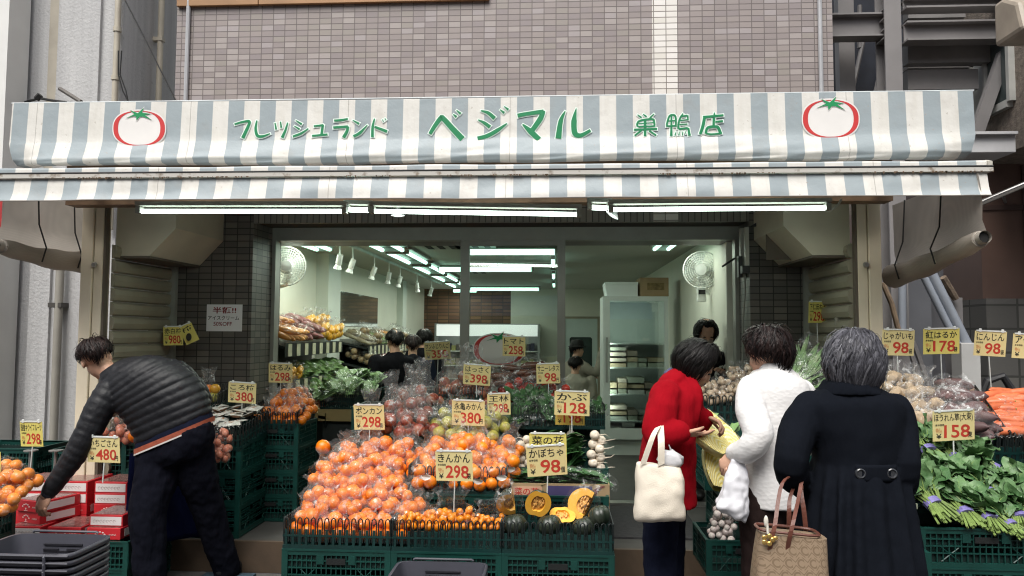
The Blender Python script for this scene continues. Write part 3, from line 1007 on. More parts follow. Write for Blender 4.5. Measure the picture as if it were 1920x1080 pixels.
for j, py in enumerate((660, 687, 712, 735)):
    z = PZ(py, cyy)
    MB().box((cx0 + .041, cyy - .02, z), (cx1 - .041, cyy + .24, z + .02)).build('shelf', ed, ck)
    x = cx0 + .06
    while x < cx1 - .16:
        wd = RND.uniform(.07, .12)
        o_ = MB().box((x, cyy + .02, z + .021), (x + wd * .85, cyy + .2, z + RND.uniform(.1, .17))).build('chilled_pack', pk[(j + RND.randrange(3)) % 5])
        tag(o_, 'small chilled pack standing on a shelf of the back cooler', 'pack', 'packs on the back cooler shelves')
        x += wd

# ------------------------------------------------------------------ left neighbour and right neighbour
q = NT('left_concrete')
mp = q.n('Mapping', i_Scale=(6, 6, .25))
q.l(q.obj(), mp.inputs[0])
st_ = q.noise(1.6, 5, vec=mp.outputs[0])
base = q.mix(q.ramp(st_, [(.35, 0.0), (.7, 1.0)]), (.53, .53, .53), (.40, .40, .405))
base = q.mix(q.ramp(q.noise(30, 4), [(.6, 0.0), (.75, .5)]), base, (.25, .24, .23))
q.l(base, q.p.inputs['Base Color'])
q.p.inputs['Roughness'].default_value = .85
q.bump(q.noise(45, 4), .5, .01)
conc = q.m
YN = 6.12
nx = P(229, 100, YN).x
lb = thing('concrete_building', 'weathered pale grey concrete building left of the tiled shop', 'building', (nx, YN, 0))
MB().box((-9, YN, 0), (nx, 13, 8)).build('wall', conc, lb)
beige = pm('beige_strip', (.42, .385, .32), .8, .12, 4, .2, 40)
MB().box((P(93, 90, YN).x, YN - .012, 0), (P(112, 90, YN).x, YN + .01, 8)).build('wall_strip', beige, lb)
MB().box((P(112, 90, YN).x, YN - .03, 0), (P(190, 90, YN).x, YN + .01, 8)).build('pilaster', conc, lb)
MB().box((P(60, 640, YN).x, YN - .06, 0), (P(98, 640, YN).x, YN - .013, PZ(480, YN, 80))).build('pilaster', conc, lb)
cream = pm('cream_pipe', (.47, .43, .35), .5, .1, 6)
for (px, py, r_, lab) in ((24, 100, .03, 'cream downpipe at the far left edge of the concrete wall'), (225, 100, .026, 'cream pipe at the corner of the concrete wall')):
    x = P(px, py, YN).x
    t = thing('downpipe', lab, 'pipe', (x, YN - .045, 0))
    MB().tube([(x, YN - .05, 2.4 if px > 100 else 0), (x, YN - .05, 8)], r_, 10).build('pipe', cream, t, smooth=True)
    for py2 in (60, 150):
        MB().tube([(x, YN - .05, PZ(py2, YN, px) - .02), (x, YN - .05, PZ(py2, YN, px) + .02)], r_ * 1.3, 10).build('pipe_clamp', cream, t, smooth=True)
x = P(122, 640, YN).x
t = thing('downpipe', 'thin grey downpipe bracketed to the wall beside the cream post', 'pipe', (x, YN - .1, 0))
MB().tube([(x, YN - .1, 0), (x, YN - .1, 2.6)], .033, 10).build('pipe', pm('grey_pipe', (.30, .285, .25), .6, .1), t, smooth=True)
MB().box((x - .075, YN - .13, PZ(573, YN, 120) - .02), (x + .04, YN - .0, PZ(573, YN, 120) + .02)).build('pipe_bracket', pm('brkt', (.06, .055, .05), .6), t)
x = P(294, 60, 6.6).x
t = thing('downpipe', 'pale downpipe on the shaded side wall in the gap beside the tiles', 'pipe', (nx + .05, 6.7, 0))
MB().tube([(nx + .06, 6.62, 2), (nx + .06, 6.62, 8)], .028, 10).build('pipe', cream, t, smooth=True)
MB().box((nx - .01, 6.59, PZ(75, 6.62, 290) - .015), (nx + .09, 6.65, PZ(75, 6.62, 290) + .02)).build('pipe_clamp', cream, t)
g = MB()
g.tube([P(234, 0, 6.0), P(265, 60, 6.02), P(310, 150, 6.05), P(330, 190, 6.06)], .006, 5)
t = g.build('overhead_cable', pm('cable_black', (.02, .02, .02), .6))
tag(t, 'black cable slanting down across the gap beside the tiled wall', 'cable')
g = MB()
g.tube([P(20, 160, 6.05), P(28, 185, 6.05), P(45, 192, 6.05), P(75, 184, 6.03), P(95, 188, 6.03), P(125, 192, 6.03)], .011, 6)
g.tube([P(68, 186, 6.03), P(76, 178, 6.03)], .025, 6)
t = g.build('wall_cable', MATS['cable_black'])
tag(t, 'loose dark cable with clamp on the concrete wall above the awning', 'cable')
t = MB().tube([P(112, 166, 6.0), P(152, 191, 5.95)], .018, 8).build('bracket_rod', pm('rod_dark', (.12, .11, .10), .6))
tag(t, 'short dark rod sticking out of the concrete wall above the awning', 'rod')
g = MB()
for k in (0, 6):
    g.tube([P(222 + k, 95, 6.02), P(222 + k * .5, 140, 6.02), P(230 + k, 170, 6.02), P(240, 190, 6.02)], .006, 5)
t = g.build('wall_cable', MATS['cable_black'])
tag(t, 'pair of thin cables dangling below the corner pipe above the awning', 'cable')
t = MB().box((-9.5, YN - .3, -.0), (P(14, 90, YN - .3).x, YN - .05, 8)).build('white_corner_panel', pm('bright_panel', (.72, .72, .70), .7, .03))
tag(t, 'bright white wall edge at the extreme left beside the downpipe', 'wall')
t = MB().box((P(-30, 430, 5.0).x, 5.0, PZ(448, 5.0, 0)), (P(4, 430, 5.0).x, 5.03, PZ(330, 5.0, 0))).build('red_banner', pm('red_cloth', (.4, .03, .03), .7))
tag(t, 'sliver of red banner hanging at the far left below the awning', 'banner')
# dark infill put in for the shade at the back of the left alley
t = MB().box((nx, 11.9, 0), (xa, 12, 7)).build('alley_shade_infill', pm('alley_shade', (.08, .08, .08), .9))
tag(t, 'dark infill standing for the shade in the narrow gap between the two buildings', 'wall')
# orange signboard over the tiles
t = thing('sign_board', 'orange brown board edge along the top of the tiled wall', 'sign', (xa, 5.9, 3.9))
sx1 = P(917, 5, 6.045).x
sx0, smid, sz = P(331, 5, 6.045).x, P(484, 5, 6.045).x, PZ(5, 6.045, 640)
sm = pm('sign_wood', (.36, .2, .095), .5, .15, 3)
MB().box((sx0, 6.045, sz), (smid - .003, 6.076, sz + .6)).build('panel', sm, t, bevel=.004)
MB().box((smid + .003, 6.045, sz), (sx1, 6.076, sz + .6)).build('panel', sm, t, bevel=.004)

# right: steel stair
stl = pm('stair_steel', (.22, .21, .21), .5, .15, 2, .1, 20)
YS = 6.25
rp = lambda x, y, Y=YS: P(x, y, Y)
st = thing('steel_staircase', 'grey steel outdoor staircase beside the tiled building', 'staircase', (rp(1685, 100).x, YS, 0))


def pb(x0, y0, x1, y1, ya, yb, name, m=stl, par=None, bev=0):
    a_, b_ = P(x0, y1, ya), P(x1, y0, ya)
    return MB().box((min(a_.x, b_.x), ya, min(a_.z, b_.z)), (max(a_.x, b_.x), yb, max(a_.z, b_.z))).build(name, m, par, bevel=bev)


def ibeam(x0, y0, x1, y1, ya, name, par):
    a_, b_ = P(x0, y1, ya), P(x1, y0, ya)
    z0, z1, xa_, xb_ = min(a_.z, b_.z), max(a_.z, b_.z), a_.x, b_.x
    g_ = MB()
    g_.box((xa_, ya, z0), (xb_, ya + .14, z0 + .015)).box((xa_, ya, z1 - .015), (xb_, ya + .14, z1)).box((xa_, ya + .06, z0 + .015), (xb_, ya + .08, z1 - .015))
    return g_.build(name, stl, par)


ibeam(1560, 22, 1668, 68, YS, 'beam', st)
ibeam(1702, 35, 1892, 75, YS - .12, 'beam', st)
ibeam(1700, -10, 1890, 14, YS - .1, 'beam', st)
a_ = P(1670, 500, YS - .05)
b_ = P(1702, 500, YS - .05)
g = MB()
g.box((a_.x, YS - .05, 0), (b_.x, YS - .035, 6)).box((a_.x, YS + .12, 0), (b_.x, YS + .135, 6)).box((b_.x - .012, YS - .035, 0), (b_.x, YS + .12, 6))
for py in (20, 38, 58, 74):
    z = PZ(py, YS, 1685)
    g.box((a_.x, YS - .035, z), (b_.x - .013, YS + .11, z + .012))
g.build('column', stl, st)
for i, (y0, y1, Y) in enumerate(((78, 118, 6.34), (119, 128, 6.6), (129, 168, 6.4), (169, 215, 6.66), (14, 34, 6.5))):
    pb(1703, y0, 1858 - i * 12, y1, Y, Y + .1, 'tread', pm('tread_steel', (.22, .21, .208), .6, .15, 3), st)
g = MB()
A_, B_ = P(1888, 60, 6.2), P(1822, 250, 6.2)
g.prism([(A_.x, A_.z), (A_.x + .1, A_.z), (B_.x + .1, B_.z), (B_.x, B_.z)], 'y', 6.2, 6.26)
g.build('stringer', stl, st)
for (x0, x1, m_) in ((1577, 1600, stl),):
    pb(x0, -20, x1, 260, 6.6, 6.7, 'back_column', m_, st)
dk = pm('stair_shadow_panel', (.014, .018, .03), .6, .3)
pb(1564, -30, 1700, 300, 7.2, 7.25, 'back_panel', dk, st)  # added dark sheet stands in for the shade behind the stair
g = MB()
for (p0, p1) in (((1622, 60), (1598, 170)), ((1668, 60), (1640, 180)), ((1612, 10), (1612, 90))):
    g.tube([P(*p0, 7.0), P(*p1, 7.0)], .02, 6)
g.build('brace', stl, st)
# lower part of the stair seen under the awning
pn = pm('stair_panel', (.135, .14, .155), .5, .12, 2)
pb(1650, 430, 1742, 730, 6.6, 6.64, 'riser_panel', pn, st)
for (p0, p1, p2, p3) in ((1652, 596, 1700, 601), (1652, 678, 1720, 682)):
    pb(p0, p1, p2, p3, 6.59, 6.598, 'panel_seam', pm('panel_seam', (.3, .31, .33), .5), st)
pb(1742, 480, 1768, 730, 6.7, 6.75, 'riser_panel', pm('stair_panel2', (.11, .11, .12), .5, .1), st)
rail_m = pm('handrail_blue_grey', (.30, .33, .38), .4, .08, metal=.2)
for (a0, a1, r_, nm) in (((1735, 490), (1824, 668), .038, 'handrail'), ((1722, 498), (1800, 655), .028, 'handrail')):
    MB().tube([P(*a0, 5.9), P(*a1, 5.9)], r_, 10).build(nm, rail_m, st, smooth=True)
MB().tube([P(1692, 505, 6.1), P(1692, 640, 6.1)], .03, 10).build('handrail', rail_m, st, smooth=True)
MB().tube([P(1809, 655, 5.9), P(1812, 740, 5.9)], .045, 10).build('newel', rail_m, st, smooth=True)
for (p0, p1) in (((1700, 640), (1735, 740)), ((1712, 640), (1748, 740)), ((1785, 655), (1800, 700))):
    MB().tube([P(*p0, 6.2), P(*p1, 6.2)], .02, 6).build('baluster', stl, st)
t = thing('newel_post', 'white square post at the foot of the stair rail', 'post', P(1820, 740, 5.8))
pb(1806, 643, 1838, 760, 5.8, 5.95, 'post_shaft', pm('newel_white', (.45, .45, .44), .5, .06), t, .006)
t = thing('stair_post', 'grey square post with a stick leaning on it behind the handrail', 'post', P(1795, 740, 6.3))
pb(1786, 558, 1805, 740, 6.3, 6.4, 'post_shaft', stl, t, .004)
t = MB().tube([P(1792, 560, 6.25), P(1768, 520, 6.2)], .028, 8).build('cut_branch', pm('bark', (.2, .15, .11), .9, .4, 20, .6, 60))
tag(t, 'short pale ended branch poking up behind the handrail', 'branch')
t = MB().tube([P(1655, 530, 5.6), P(1672, 570, 5.6), P(1690, 640, 5.6)], .02, 8).build('bamboo_stick', pm('stick', (.25, .18, .12), .8, .3, 12))
tag(t, 'worn wooden stick leaning beside the right cream post', 'stick')
# right neighbour
brn = pm('brown_siding', (.12, .072, .056), .55, .2, 1.5, .08, 20)
peb = pm('pebble_dash', (.21, .175, .145), .95, .3, 25, .9, 90, .015)
rb = thing('brown_building', 'brown sided building with pebble dash upper wall at the right', 'building', (3.8, 6.6, 0))
XN = P(1843, 560, 6.6).x
sb = PZ(560, 6.6, 1843)
MB().box((XN, 6.6, sb), (9, 13, 3.02)).build('wall', brn, rb)
g = MB()
for i in range(7):
    x = XN + .35 + i * .55
    g.box((x, 6.585, sb), (x + .02, 6.599, 3.0))
g.box((XN, 6.585, 2.62), (9, 6.599, 2.66))
g.build('wall_seam', pm('seam_brown', (.07, .042, .035), .6), rb)
blk = tilemat('concrete_block', [(0, (.1, .1, .095)), (.4, (.12, .118, .11)), (.7, (.085, .085, .08))], (.05, .05, .045), .4, .2, .01, .9)
MB().box((XN - .02, 6.52, 0), (9, 13, sb - .002)).build('block_base', blk, rb)
MB().box((P(1803, 600, 7.6).x, 7.6, 0), (XN - .03, 8, sb)).build('block_base', blk, rb)
MB().box((P(1735, 600, 8.3).x, 8.3, sb - .1), (XN, 8.35, 3.0)).build('wall', brn, rb)
MB().box((XN, 4.9, 3.02), (9, 13, 8)).build('upper_wall', peb, rb)
zb_, zt_ = PZ(205, 6.3, 1880), PZ(60, 6.3, 1880)
g = MB()
for (y0, y1, z0, z1) in ((6.05, 6.09, zb_, zt_), (6.6, 6.64, zb_, zt_), (6.09, 6.6, zb_ - .04, zb_ + .02), (6.39, 6.42, zb_ + .02, zt_), (6.09, 6.6, zt_ - .03, zt_ + .02)):
    g.box((XN - .05, y0, z0), (XN + .004, y1, z1))
g.build('window_frame', pm('win_frame', (.42, .42, .40), .4), rb)
MB().box((XN - .02, 6.09, zb_ + .02), (XN - .01, 6.39, zt_ - .03)).build('window_pane', pm('pane_dark', (.06, .075, .075), .12), rb)
MB().box((XN - .02, 6.42, zb_ + .02), (XN - .01, 6.6, zt_ - .03)).build('window_pane', pm('pane_pale', (.5, .52, .52), .2), rb)
c = P(1908, 40, 5.3)
t = thing('vent_hood', 'curved beige vent hood on the wall in the top right corner', 'vent', c)
MB().prism([(c.y - .16, c.z - .12), (c.y + .18, c.z - .12), (c.y + .18, c.z + .2), (c.y + .06, c.z + .2), (c.y - .1, c.z + .1)], 'x', c.x - .06, XN + .05).build('hood', pm('hood_beige', (.36, .31, .25), .5), t, bevel=.03)
t = thing('wall_handrail', 'shiny metal handrail rising across the brown wall', 'handrail', P(1870, 370, 6.3))
MB().tube([P(1822, 388, 6.3), P(1930, 342, 6.1)], .026, 10).build('rail', pm('chrome', (.6, .58, .55), .2, metal=.9), t, smooth=True)
MB().tube([P(1880, 364, 6.2), P(1885, 380, 6.62)], .012, 6).build('rail_bracket', stl, t)
t = thing('steel_bracket_beam', 'white steel beam end jutting out beside the awning', 'beam', P(1865, 265, 5.6))
pb(1820, 247, 1904, 286, 5.6, 5.9, 'beam_web', pm('beam_white', (.5, .5, .51), .5, .1), t, .005)
MB().box((P(1820, 247, 5.58).x, 5.56, PZ(251, 5.56, 1860)), (P(1906, 247, 5.58).x, 5.599, PZ(246, 5.56, 1860))).build('beam_flange', MATS['beam_white'], t)
t = MB().tube([P(1900, 735, 5.9), P(1880, 705, 5.9), P(1850, 715, 5.9), P(1842, 735, 5.9)], .03, 8).build('black_hose', pm('hose', (.02, .02, .022), .5))
tag(t, 'coil of black hose behind the carrots', 'hose')

# rolled side curtains under the awning ends
q = NT('vinyl_curtain')
mp = q.n('Mapping', i_Scale=(70, 70, 70))
q.l(q.obj(), mp.inputs[0])
wv2 = q.n('TexWave', i_Scale=1.0, i_Distortion=.3)
q.l(mp.outputs[0], wv2.inputs['Vector'])
cc = q.mix(q.ramp(q.noise(2.5, 4), [(.35, 0.0), (.7, 1.0)]), (.56, .51, .45), (.44, .40, .35))
q.l(q.mix(.15, cc, wv2.outputs['Color'], 'MULTIPLY'), q.p.inputs['Base Color'])
q.p.inputs['Roughness'].default_value = .5
tl_ = q.n('BsdfTranslucent')
q.l(cc, tl_.inputs[0])
mx_ = q.n('MixShader')
mx_.inputs[0].default_value = .55
q.l(q.p.outputs[0], mx_.inputs[1])
q.l(tl_.outputs[0], mx_.inputs[2])
q.l(mx_.outputs[0], q.out.inputs[0])
vin = q.m


def curtain(x, ya, yb, za, zb, zt_, label, s):
    t_ = thing('rolled_curtain', label, 'curtain', (x, (ya + yb) / 2, za))

    def sh(u, v):
        y = ya + (yb - ya) * u
        zb__ = za + (zb - za) * u
        z = zt_ + (zb__ - zt_) * v
        bul = .03 * math.sin(v * math.pi) * NZ.noise(V((y * 3, z * 2, x))) + .16 * max(0, v - .7) * s
        return V((x + bul, y, z))
    MB().grid(sh, 24, 14).build('sheet', vin, t_, smooth='all', fixn=False)
    mid = lambda f: V((x - s * .0, ya + (yb - ya) * f, za + (zb - za) * f + .0 - .02 * math.sin(f * math.pi)))
    MB().tube([mid(k / 8) for k in range(9)], [.046 + .004 * k + .006 * math.sin(k * 1.7) for k in range(9)], 12).build('roll', vin, t_, smooth=True)
    e0, e1 = mid(0), mid(1)
    d_ = (e0 - e1).normalized()
    g_ = MB()
    for r_ in (.036, .022):
        g_.tube([e0 + d_ * .001 + V((r_ * math.cos(a_ * .5236), 0, r_ * math.sin(a_ * .5236))) for a_ in range(13)], .007, 6, False)
    g_.tube([e0, e0 + d_ * .05], .034, 12, False)
    g_.build('roller_tube', pm('roller', (.33, .30, .26), .5), t_, smooth=True)
    MB().lathe([(.029, 0), (0, 0)], 12, MX.Translation(e0 + d_ * .03) @ MX.Rotation(R(90), 4, 'X')).build('roller_hole', pm('black', (.008, .008, .008), .8), t_)
    for f in (.35, .8):
        y = ya + (yb - ya) * f
        g2 = MB().tube([(x - s * .012, y, zt_), (x - s * .03, y, zt_ * .4 + .6 * (za + (zb - za) * f)), (x - s * .085, y, za + (zb - za) * f + .03), (x - s * .06, y, za + (zb - za) * f - .06)], .005, 5)
        g2.build('tie_cord', MATS['cable_black'], t_)
    return t_


A_, B_ = P(1838, 448, 4.12), P(1655, 512, 5.15)
curtain(A_.x + .0, A_.y, B_.y, A_.z, B_.z - .02, 2.42, 'beige vinyl side curtain rolled up under the right awning end', 1)
A_, B_ = P(12, 462, 4.3), P(150, 492, 5.1)
curtain((A_.x + B_.x) / 2, A_.y, B_.y, A_.z, B_.z, 2.5, 'beige vinyl side curtain rolled up under the left awning end', -1)
# across the street, behind the camera: what the glass mirrors and what shades the front from below the sky
ob = thing('street_building', None, None, (0, -11, 0))
MB().box((-30, -12, 0), (30, -11, 10)).build('wall', pm('opposite_wall', (.17, .15, .13), .8, .2, .6), ob)
MB().box((-30, -11.6, 2.05), (30, -10.2, 2.65)).build('canopy', pm('opposite_canopy', (.07, .17, .42), .6), ob)
for x in range(-27, 28, 6):
    MB().box((x, -10.99, .2), (x + 4.5, -10.95, 2.4)).build('shop_window', pm('opposite_window', (.05, .05, .05), .2), ob)
tag(ob, 'building across the street mirrored as a blue band in the door glass', 'building')
# ------------------------------------------------------------------ crates and display trays
GC = pm('crate_green', (.004, .042, .034), .42, .2, 5)
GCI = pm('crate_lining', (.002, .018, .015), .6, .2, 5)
BK = pm('tray_black', (.012, .016, .016), .35, .25, 6)


def crate_proto(W, D, H, mat=GC, lin=GCI, name='folding_crate', label='dark green folding crate of plastic lattice'):
    t = thing(name, label, 'crate')
    g = MB()
    T = .012
    ribs = [0, .022, H * .36, H * .62, H - .04, H]
    for side in range(4):
        L = W if side % 2 == 0 else D
        m = MX.Rotation(side * math.pi / 2, 4, 'Z') @ MX.Translation((-L / 2, -(D if side % 2 == 0 else W) / 2, 0))
        g.box((0, 0, H - .03), (L, T, H), m).box((0, 0, 0), (L, T, .024), m)
        g.box((0, -.004, H - .008), (L, T, H + .002), m)
        for f in (.34, .52, .7):
            g.box((0, .001, H * f), (L, T, H * f + .006), m)
        n = max(6, int(L / .026))
        for k in range(n + 1):
            x = L * k / n
            g.box((x - .0025, .002, .02), (x + .0025, T - .001, H - .03), m)
        for x in (0, L - .03):
            g.box((x, -.003, 0), (x + .03, T + .002, H), m)
        g.box((L / 2 - .10, -.002, H - .075), (L / 2 - .065, T, H - .03), m).box((L / 2 + .065, -.002, H - .075), (L / 2 + .10, T, H - .03), m)
        for k in (-1, 1):
            a_, b_ = L / 2 + k * L * .2, L / 2 + k * L * .33
            g.tube([m @ V((a_, .004, .03)), m @ V((b_, .004, H * .5))], .003, 4).tube([m @ V((b_, .004, .03)), m @ V((a_, .004, H * .5))], .003, 4)
    g.build('lattice', mat, t)
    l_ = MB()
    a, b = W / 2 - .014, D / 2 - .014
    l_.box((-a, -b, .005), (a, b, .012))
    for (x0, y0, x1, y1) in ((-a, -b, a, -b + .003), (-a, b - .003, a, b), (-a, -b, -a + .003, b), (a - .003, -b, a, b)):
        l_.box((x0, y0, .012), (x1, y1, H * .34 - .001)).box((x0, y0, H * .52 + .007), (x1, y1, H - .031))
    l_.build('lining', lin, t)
    MB().box((-.05, -D / 2 - .005, H - .075), (.05, -D / 2 + .001, H - .045)).build('hand_hole', pm('hole', (.004, .006, .006), .8), t)
    return Proto(t)


BKB = pm('tray_teal', (.004, .026, .024), .4, .25, 6)


def tray_proto(W, D, H=.10, LH=.06, name='display_tray'):
    t = thing(name, 'black plastic display tray with looped rim', 'tray')
    g = MB()
    T = .008
    g.box((-W / 2, -D / 2, 0), (W / 2, D / 2, .008))
    f = MB()
    for side in range(4):
        L = W if side % 2 == 0 else D
        m = MX.Rotation(side * math.pi / 2, 4, 'Z') @ MX.Translation((-L / 2, -(D if side % 2 == 0 else W) / 2, 0))
        g.box((0, 0, .008), (L, T, .02), m).box((0, 0, H * .62), (L, T, H * .72), m)
        n = int(L / .034)
        for k in range(n):
            x = L * (k + .5) / n
            g.box((x - .007, .001, .02), (x + .007, T - .001, H), m)
            r_ = L / n * .34
            f.tube([m @ V((x + dx, .004, z)) for dx, z in ((-r_, H * .35), (-r_, H + LH * .55), (-r_ * .72, H + LH * .88), (0, H + LH), (r_ * .72, H + LH * .88), (r_, H + LH * .55), (r_, H * .35))], .0036, 5)
    g.build('tray_body', BKB, t)
    f.build('loop_rim', BK, t)
    return Proto(t)


CW, CD, CH = .572, .40, .205
crate = crate_proto(CW, CD, CH)
crate_s = crate_proto(CD, CW, CH)
tray = tray_proto(CW, CD)
tray_s = tray_proto(.40, .42)


def place(pr, x, y, z, label, group, rot=(0, 0, 0), scale=1):
    return pr.put((x, y, z), rot, label, group, scale)


# ------------------------------------------------------------------ film, fruit, leaves
q = NT('clear_film')
lw = q.n('LayerWeight', i_Blend=.35)
gl = q.n('BsdfGlossy', i_Roughness=.16)
gl.inputs[0].default_value = (1, 1, 1, 1)
df = q.n('BsdfDiffuse')
df.inputs[0].default_value = (.75, .76, .76, 1)
tr = q.n('BsdfTransparent')
tr.inputs[0].default_value = (.97, .97, .97, 1)
m1, m2 = q.n('MixShader'), q.n('MixShader')
nz = q.noise(55, 3)
q.l(q.math('ADD', q.math('MULTIPLY', lw.outputs['Facing'], .11), q.math('MULTIPLY', q.ramp(nz, [(.58, 0.0), (.74, 1.0)]), .16)), m1.inputs[0])
m1.inputs[0].default_value = .2
q.l(tr.outputs[0], m1.inputs[1])
q.l(gl.outputs[0], m1.inputs[2])
sz_ = q.n('SeparateXYZ')
q.l(q.obj(), sz_.inputs[0])
zr_ = q.math('MULTIPLY', q.ramp(q.math('MULTIPLY', sz_.outputs[2], 4.0), [(.38, 0.0), (.6, 1.0)]), .35)
q.l(q.math('ADD', q.math('ADD', .008, q.math('MULTIPLY', zr_, .15)), q.math('MULTIPLY', q.ramp(q.noise(15, 5), [(.58, 0.0), (.66, 1.0)]), q.math('ADD', .17, zr_))), m2.inputs[0])  # white noise patches paint glints into the film; its gathered top is denser
q.l(m1.outputs[0], m2.inputs[1])
q.l(df.outputs[0], m2.inputs[2])
bp = q.n('Bump', i_Strength=.6, i_Distance=.01)
q.l(q.noise(38, 4), bp.inputs['Height'])
q.l(bp.outputs[0], gl.inputs['Normal'])
q.l(m2.outputs[0], q.out.inputs[0])
FILM = q.m


def fruitmat(name, c, c2, r=.38, b=.25, bs=220, coat=.1):
    q = NT(name)
    oi = q.n('ObjectInfo')
    f = q.ramp(q.noise(14, 3), [(.35, 0.0), (.65, 1.0)])
    h = q.n('HueSaturation')
    q.l(q.mix(f, c, c2), h.inputs['Color'])
    q.l(q.math('ADD', q.math('MULTIPLY', oi.outputs['Random'], .3), .85), h.inputs['Value'])
    q.l(h.outputs[0], q.p.inputs['Base Color'])
    q.p.inputs['Roughness'].default_value = r
    q.p.inputs['Coat Weight'].default_value = coat
    q.p.inputs['Coat Roughness'].default_value = .25
    q.p.inputs['Subsurface Weight'].default_value = .0
    q.bump(q.noise(bs, 2), b, .002)
    MATS[name] = q.m
    return q.m


ORG = fruitmat('mandarin_peel', (.82, .205, .0), (.74, .16, .0))
ORG2 = fruitmat('big_orange_peel', (.80, .215, .003), (.74, .175, .002))
KUM = fruitmat('kumquat_peel', (.74, .25, .006), (.68, .19, .005))
PER = fruitmat('dark_apple', (.25, .03, .025), (.30, .10, .05), .3, .05)
GRA = fruitmat('green_apple', (.46, .42, .09), (.38, .36, .06), .3, .05)
RAP = fruitmat('red_apple', (.40, .05, .03), (.45, .18, .06), .3, .05)
TOM = fruitmat('tomato_red', (.45, .02, .015), (.5, .04, .02), .2, .02)
EGG = fruitmat('brown_eggplant', (.09, .03, .02), (.14, .055, .03), .22, .03)
YEL = fruitmat('yellow_fruit', (.75, .40, .02), (.7, .33, .02))
PNK = fruitmat('pink_fruit', (.55, .16, .10), (.6, .25, .16))
POT = fruitmat('potato_skin', (.44, .33, .21), (.36, .26, .16), .7, .3, 120, 0)
SWP = fruitmat('sweet_potato', (.12, .062, .058), (.095, .05, .052), .6, .3, 90, 0)
CAR = fruitmat('carrot_skin', (.70, .19, .075), (.60, .14, .05), .5, .3, 90, .1)
TUR = fruitmat('turnip_white', (.68, .60, .50), (.6, .52, .42), .45, .1, 60, .1)
GAR = fruitmat('garlic_white', (.72, .68, .62), (.6, .5, .48), .6, .2, 60, 0)


def leafmat(name, c, c2, r=.45):
    q = NT(name)
    oi = q.n('ObjectInfo')
    q.l(q.mix(q.ramp(q.noise(11, 4), [(.3, 0.0), (.7, 1.0)]), c, c2), q.p.inputs['Base Color'])
    q.p.inputs['Roughness'].default_value = r
    q.bump(q.noise(60, 3), .5, .006)
    MATS[name] = q.m
    return q.m


LEAF = leafmat('spinach_leaf', (.040, .115, .034), (.15, .26, .11), .5)
LEAF2 = leafmat('dark_leaf', (.025, .085, .025), (.05, .13, .04))
LEAF3 = leafmat('pale_leaf', (.13, .25, .08), (.22, .34, .13))
NAPA = leafmat('napa_leaf', (.62, .58, .20), (.74, .72, .42))
STEM = pm('stem_green', (.20, .29, .08), .4, .25, 30)
TIE = pm('violet_tie', (.17, .15, .36), .4, .3, 60)


def shape(kind, r, rnd):
    g = MB()
    if kind == 'round':
        g.lathe([(0, .78), (.12, .84), (.35, .88), (.68, .70), (.93, .32), (1.0, -.05), (.9, -.45), (.62, -.78), (.25, -.9), (0, -.9)], 14, MX.Scale(r, 4))
    elif kind == 'oval':
        g.ell((0, 0, 0), (r * .88, r * .88, r * 1.12), 10, 7)
    elif kind == 'potato':
        g.ell((0, 0, 0), (r * 1.3, r, r * .9), 12, 8, None, .25, 1.6)
    elif kind == 'long':
        g.tube([(-r * 3, 0, 0), (-r * 2.4, 0, .1 * r), (-r, 0, .3 * r), (r, .2 * r, .3 * r), (r * 2.4, 0, 0), (r * 3.1, 0, -.2 * r)], [r * .15, r * .6, r * .95, r, r * .7, r * .12], 10)
    elif kind == 'carrot':
        g.tube([(-r * 3.6, 0, 0), (-r * 3.4, 0, 0), (-r * 2, .1 * r, 0), (r, 0, .1 * r), (r * 3, -.1 * r, 0), (r * 3.8, 0, 0)], [r * .3, r * .85, r, r * .85, r * .6, r * .12], 12)
    return g


def film(rx, ry, h, fin, seed, n=20):
    rn = random.Random(seed)
    g = MB()
    lv = [(0.0, .78), (.12, .98), (.4, 1.06), (.68, 1.0), (.86, .82), (1.0, .56), (1 + fin * .5, .40), (1 + fin, .62)]
    ph = rn.uniform(0, 6)
    vs, fs = [], []
    for j, (f, k) in enumerate(lv):
        for i in range(n):
            a = 2 * math.pi * i / n
            c, s_ = math.cos(a), math.sin(a)
            sq = 1 / max(abs(c), abs(s_)) ** .45
            cr = 1 + .13 * NZ.noise(V((c * 2.2 + seed, s_ * 2.2, f * 5))) + rn.uniform(-.055, .055)
            if j >= 6:
                fl = .28 + .5 * abs(math.sin(a * 2 + ph))
                vs.append(V((c * rx * k * 1.25, s_ * ry * k * fl, h * (f + rn.uniform(-.1, .12)))))
            else:
                vs.append(V((c * sq * rx * k * cr, s_ * sq * ry * k * cr, h * f + rn.uniform(-.006, .006) * (j > 0))))
    for j in range(len(lv) - 1):
        for i in range(n):
            i2 = (i + 1) % n
            fs.append((j * n + i, j * n + i2, (j + 1) * n + i2, (j + 1) * n + i))
    return g.add(vs, fs)


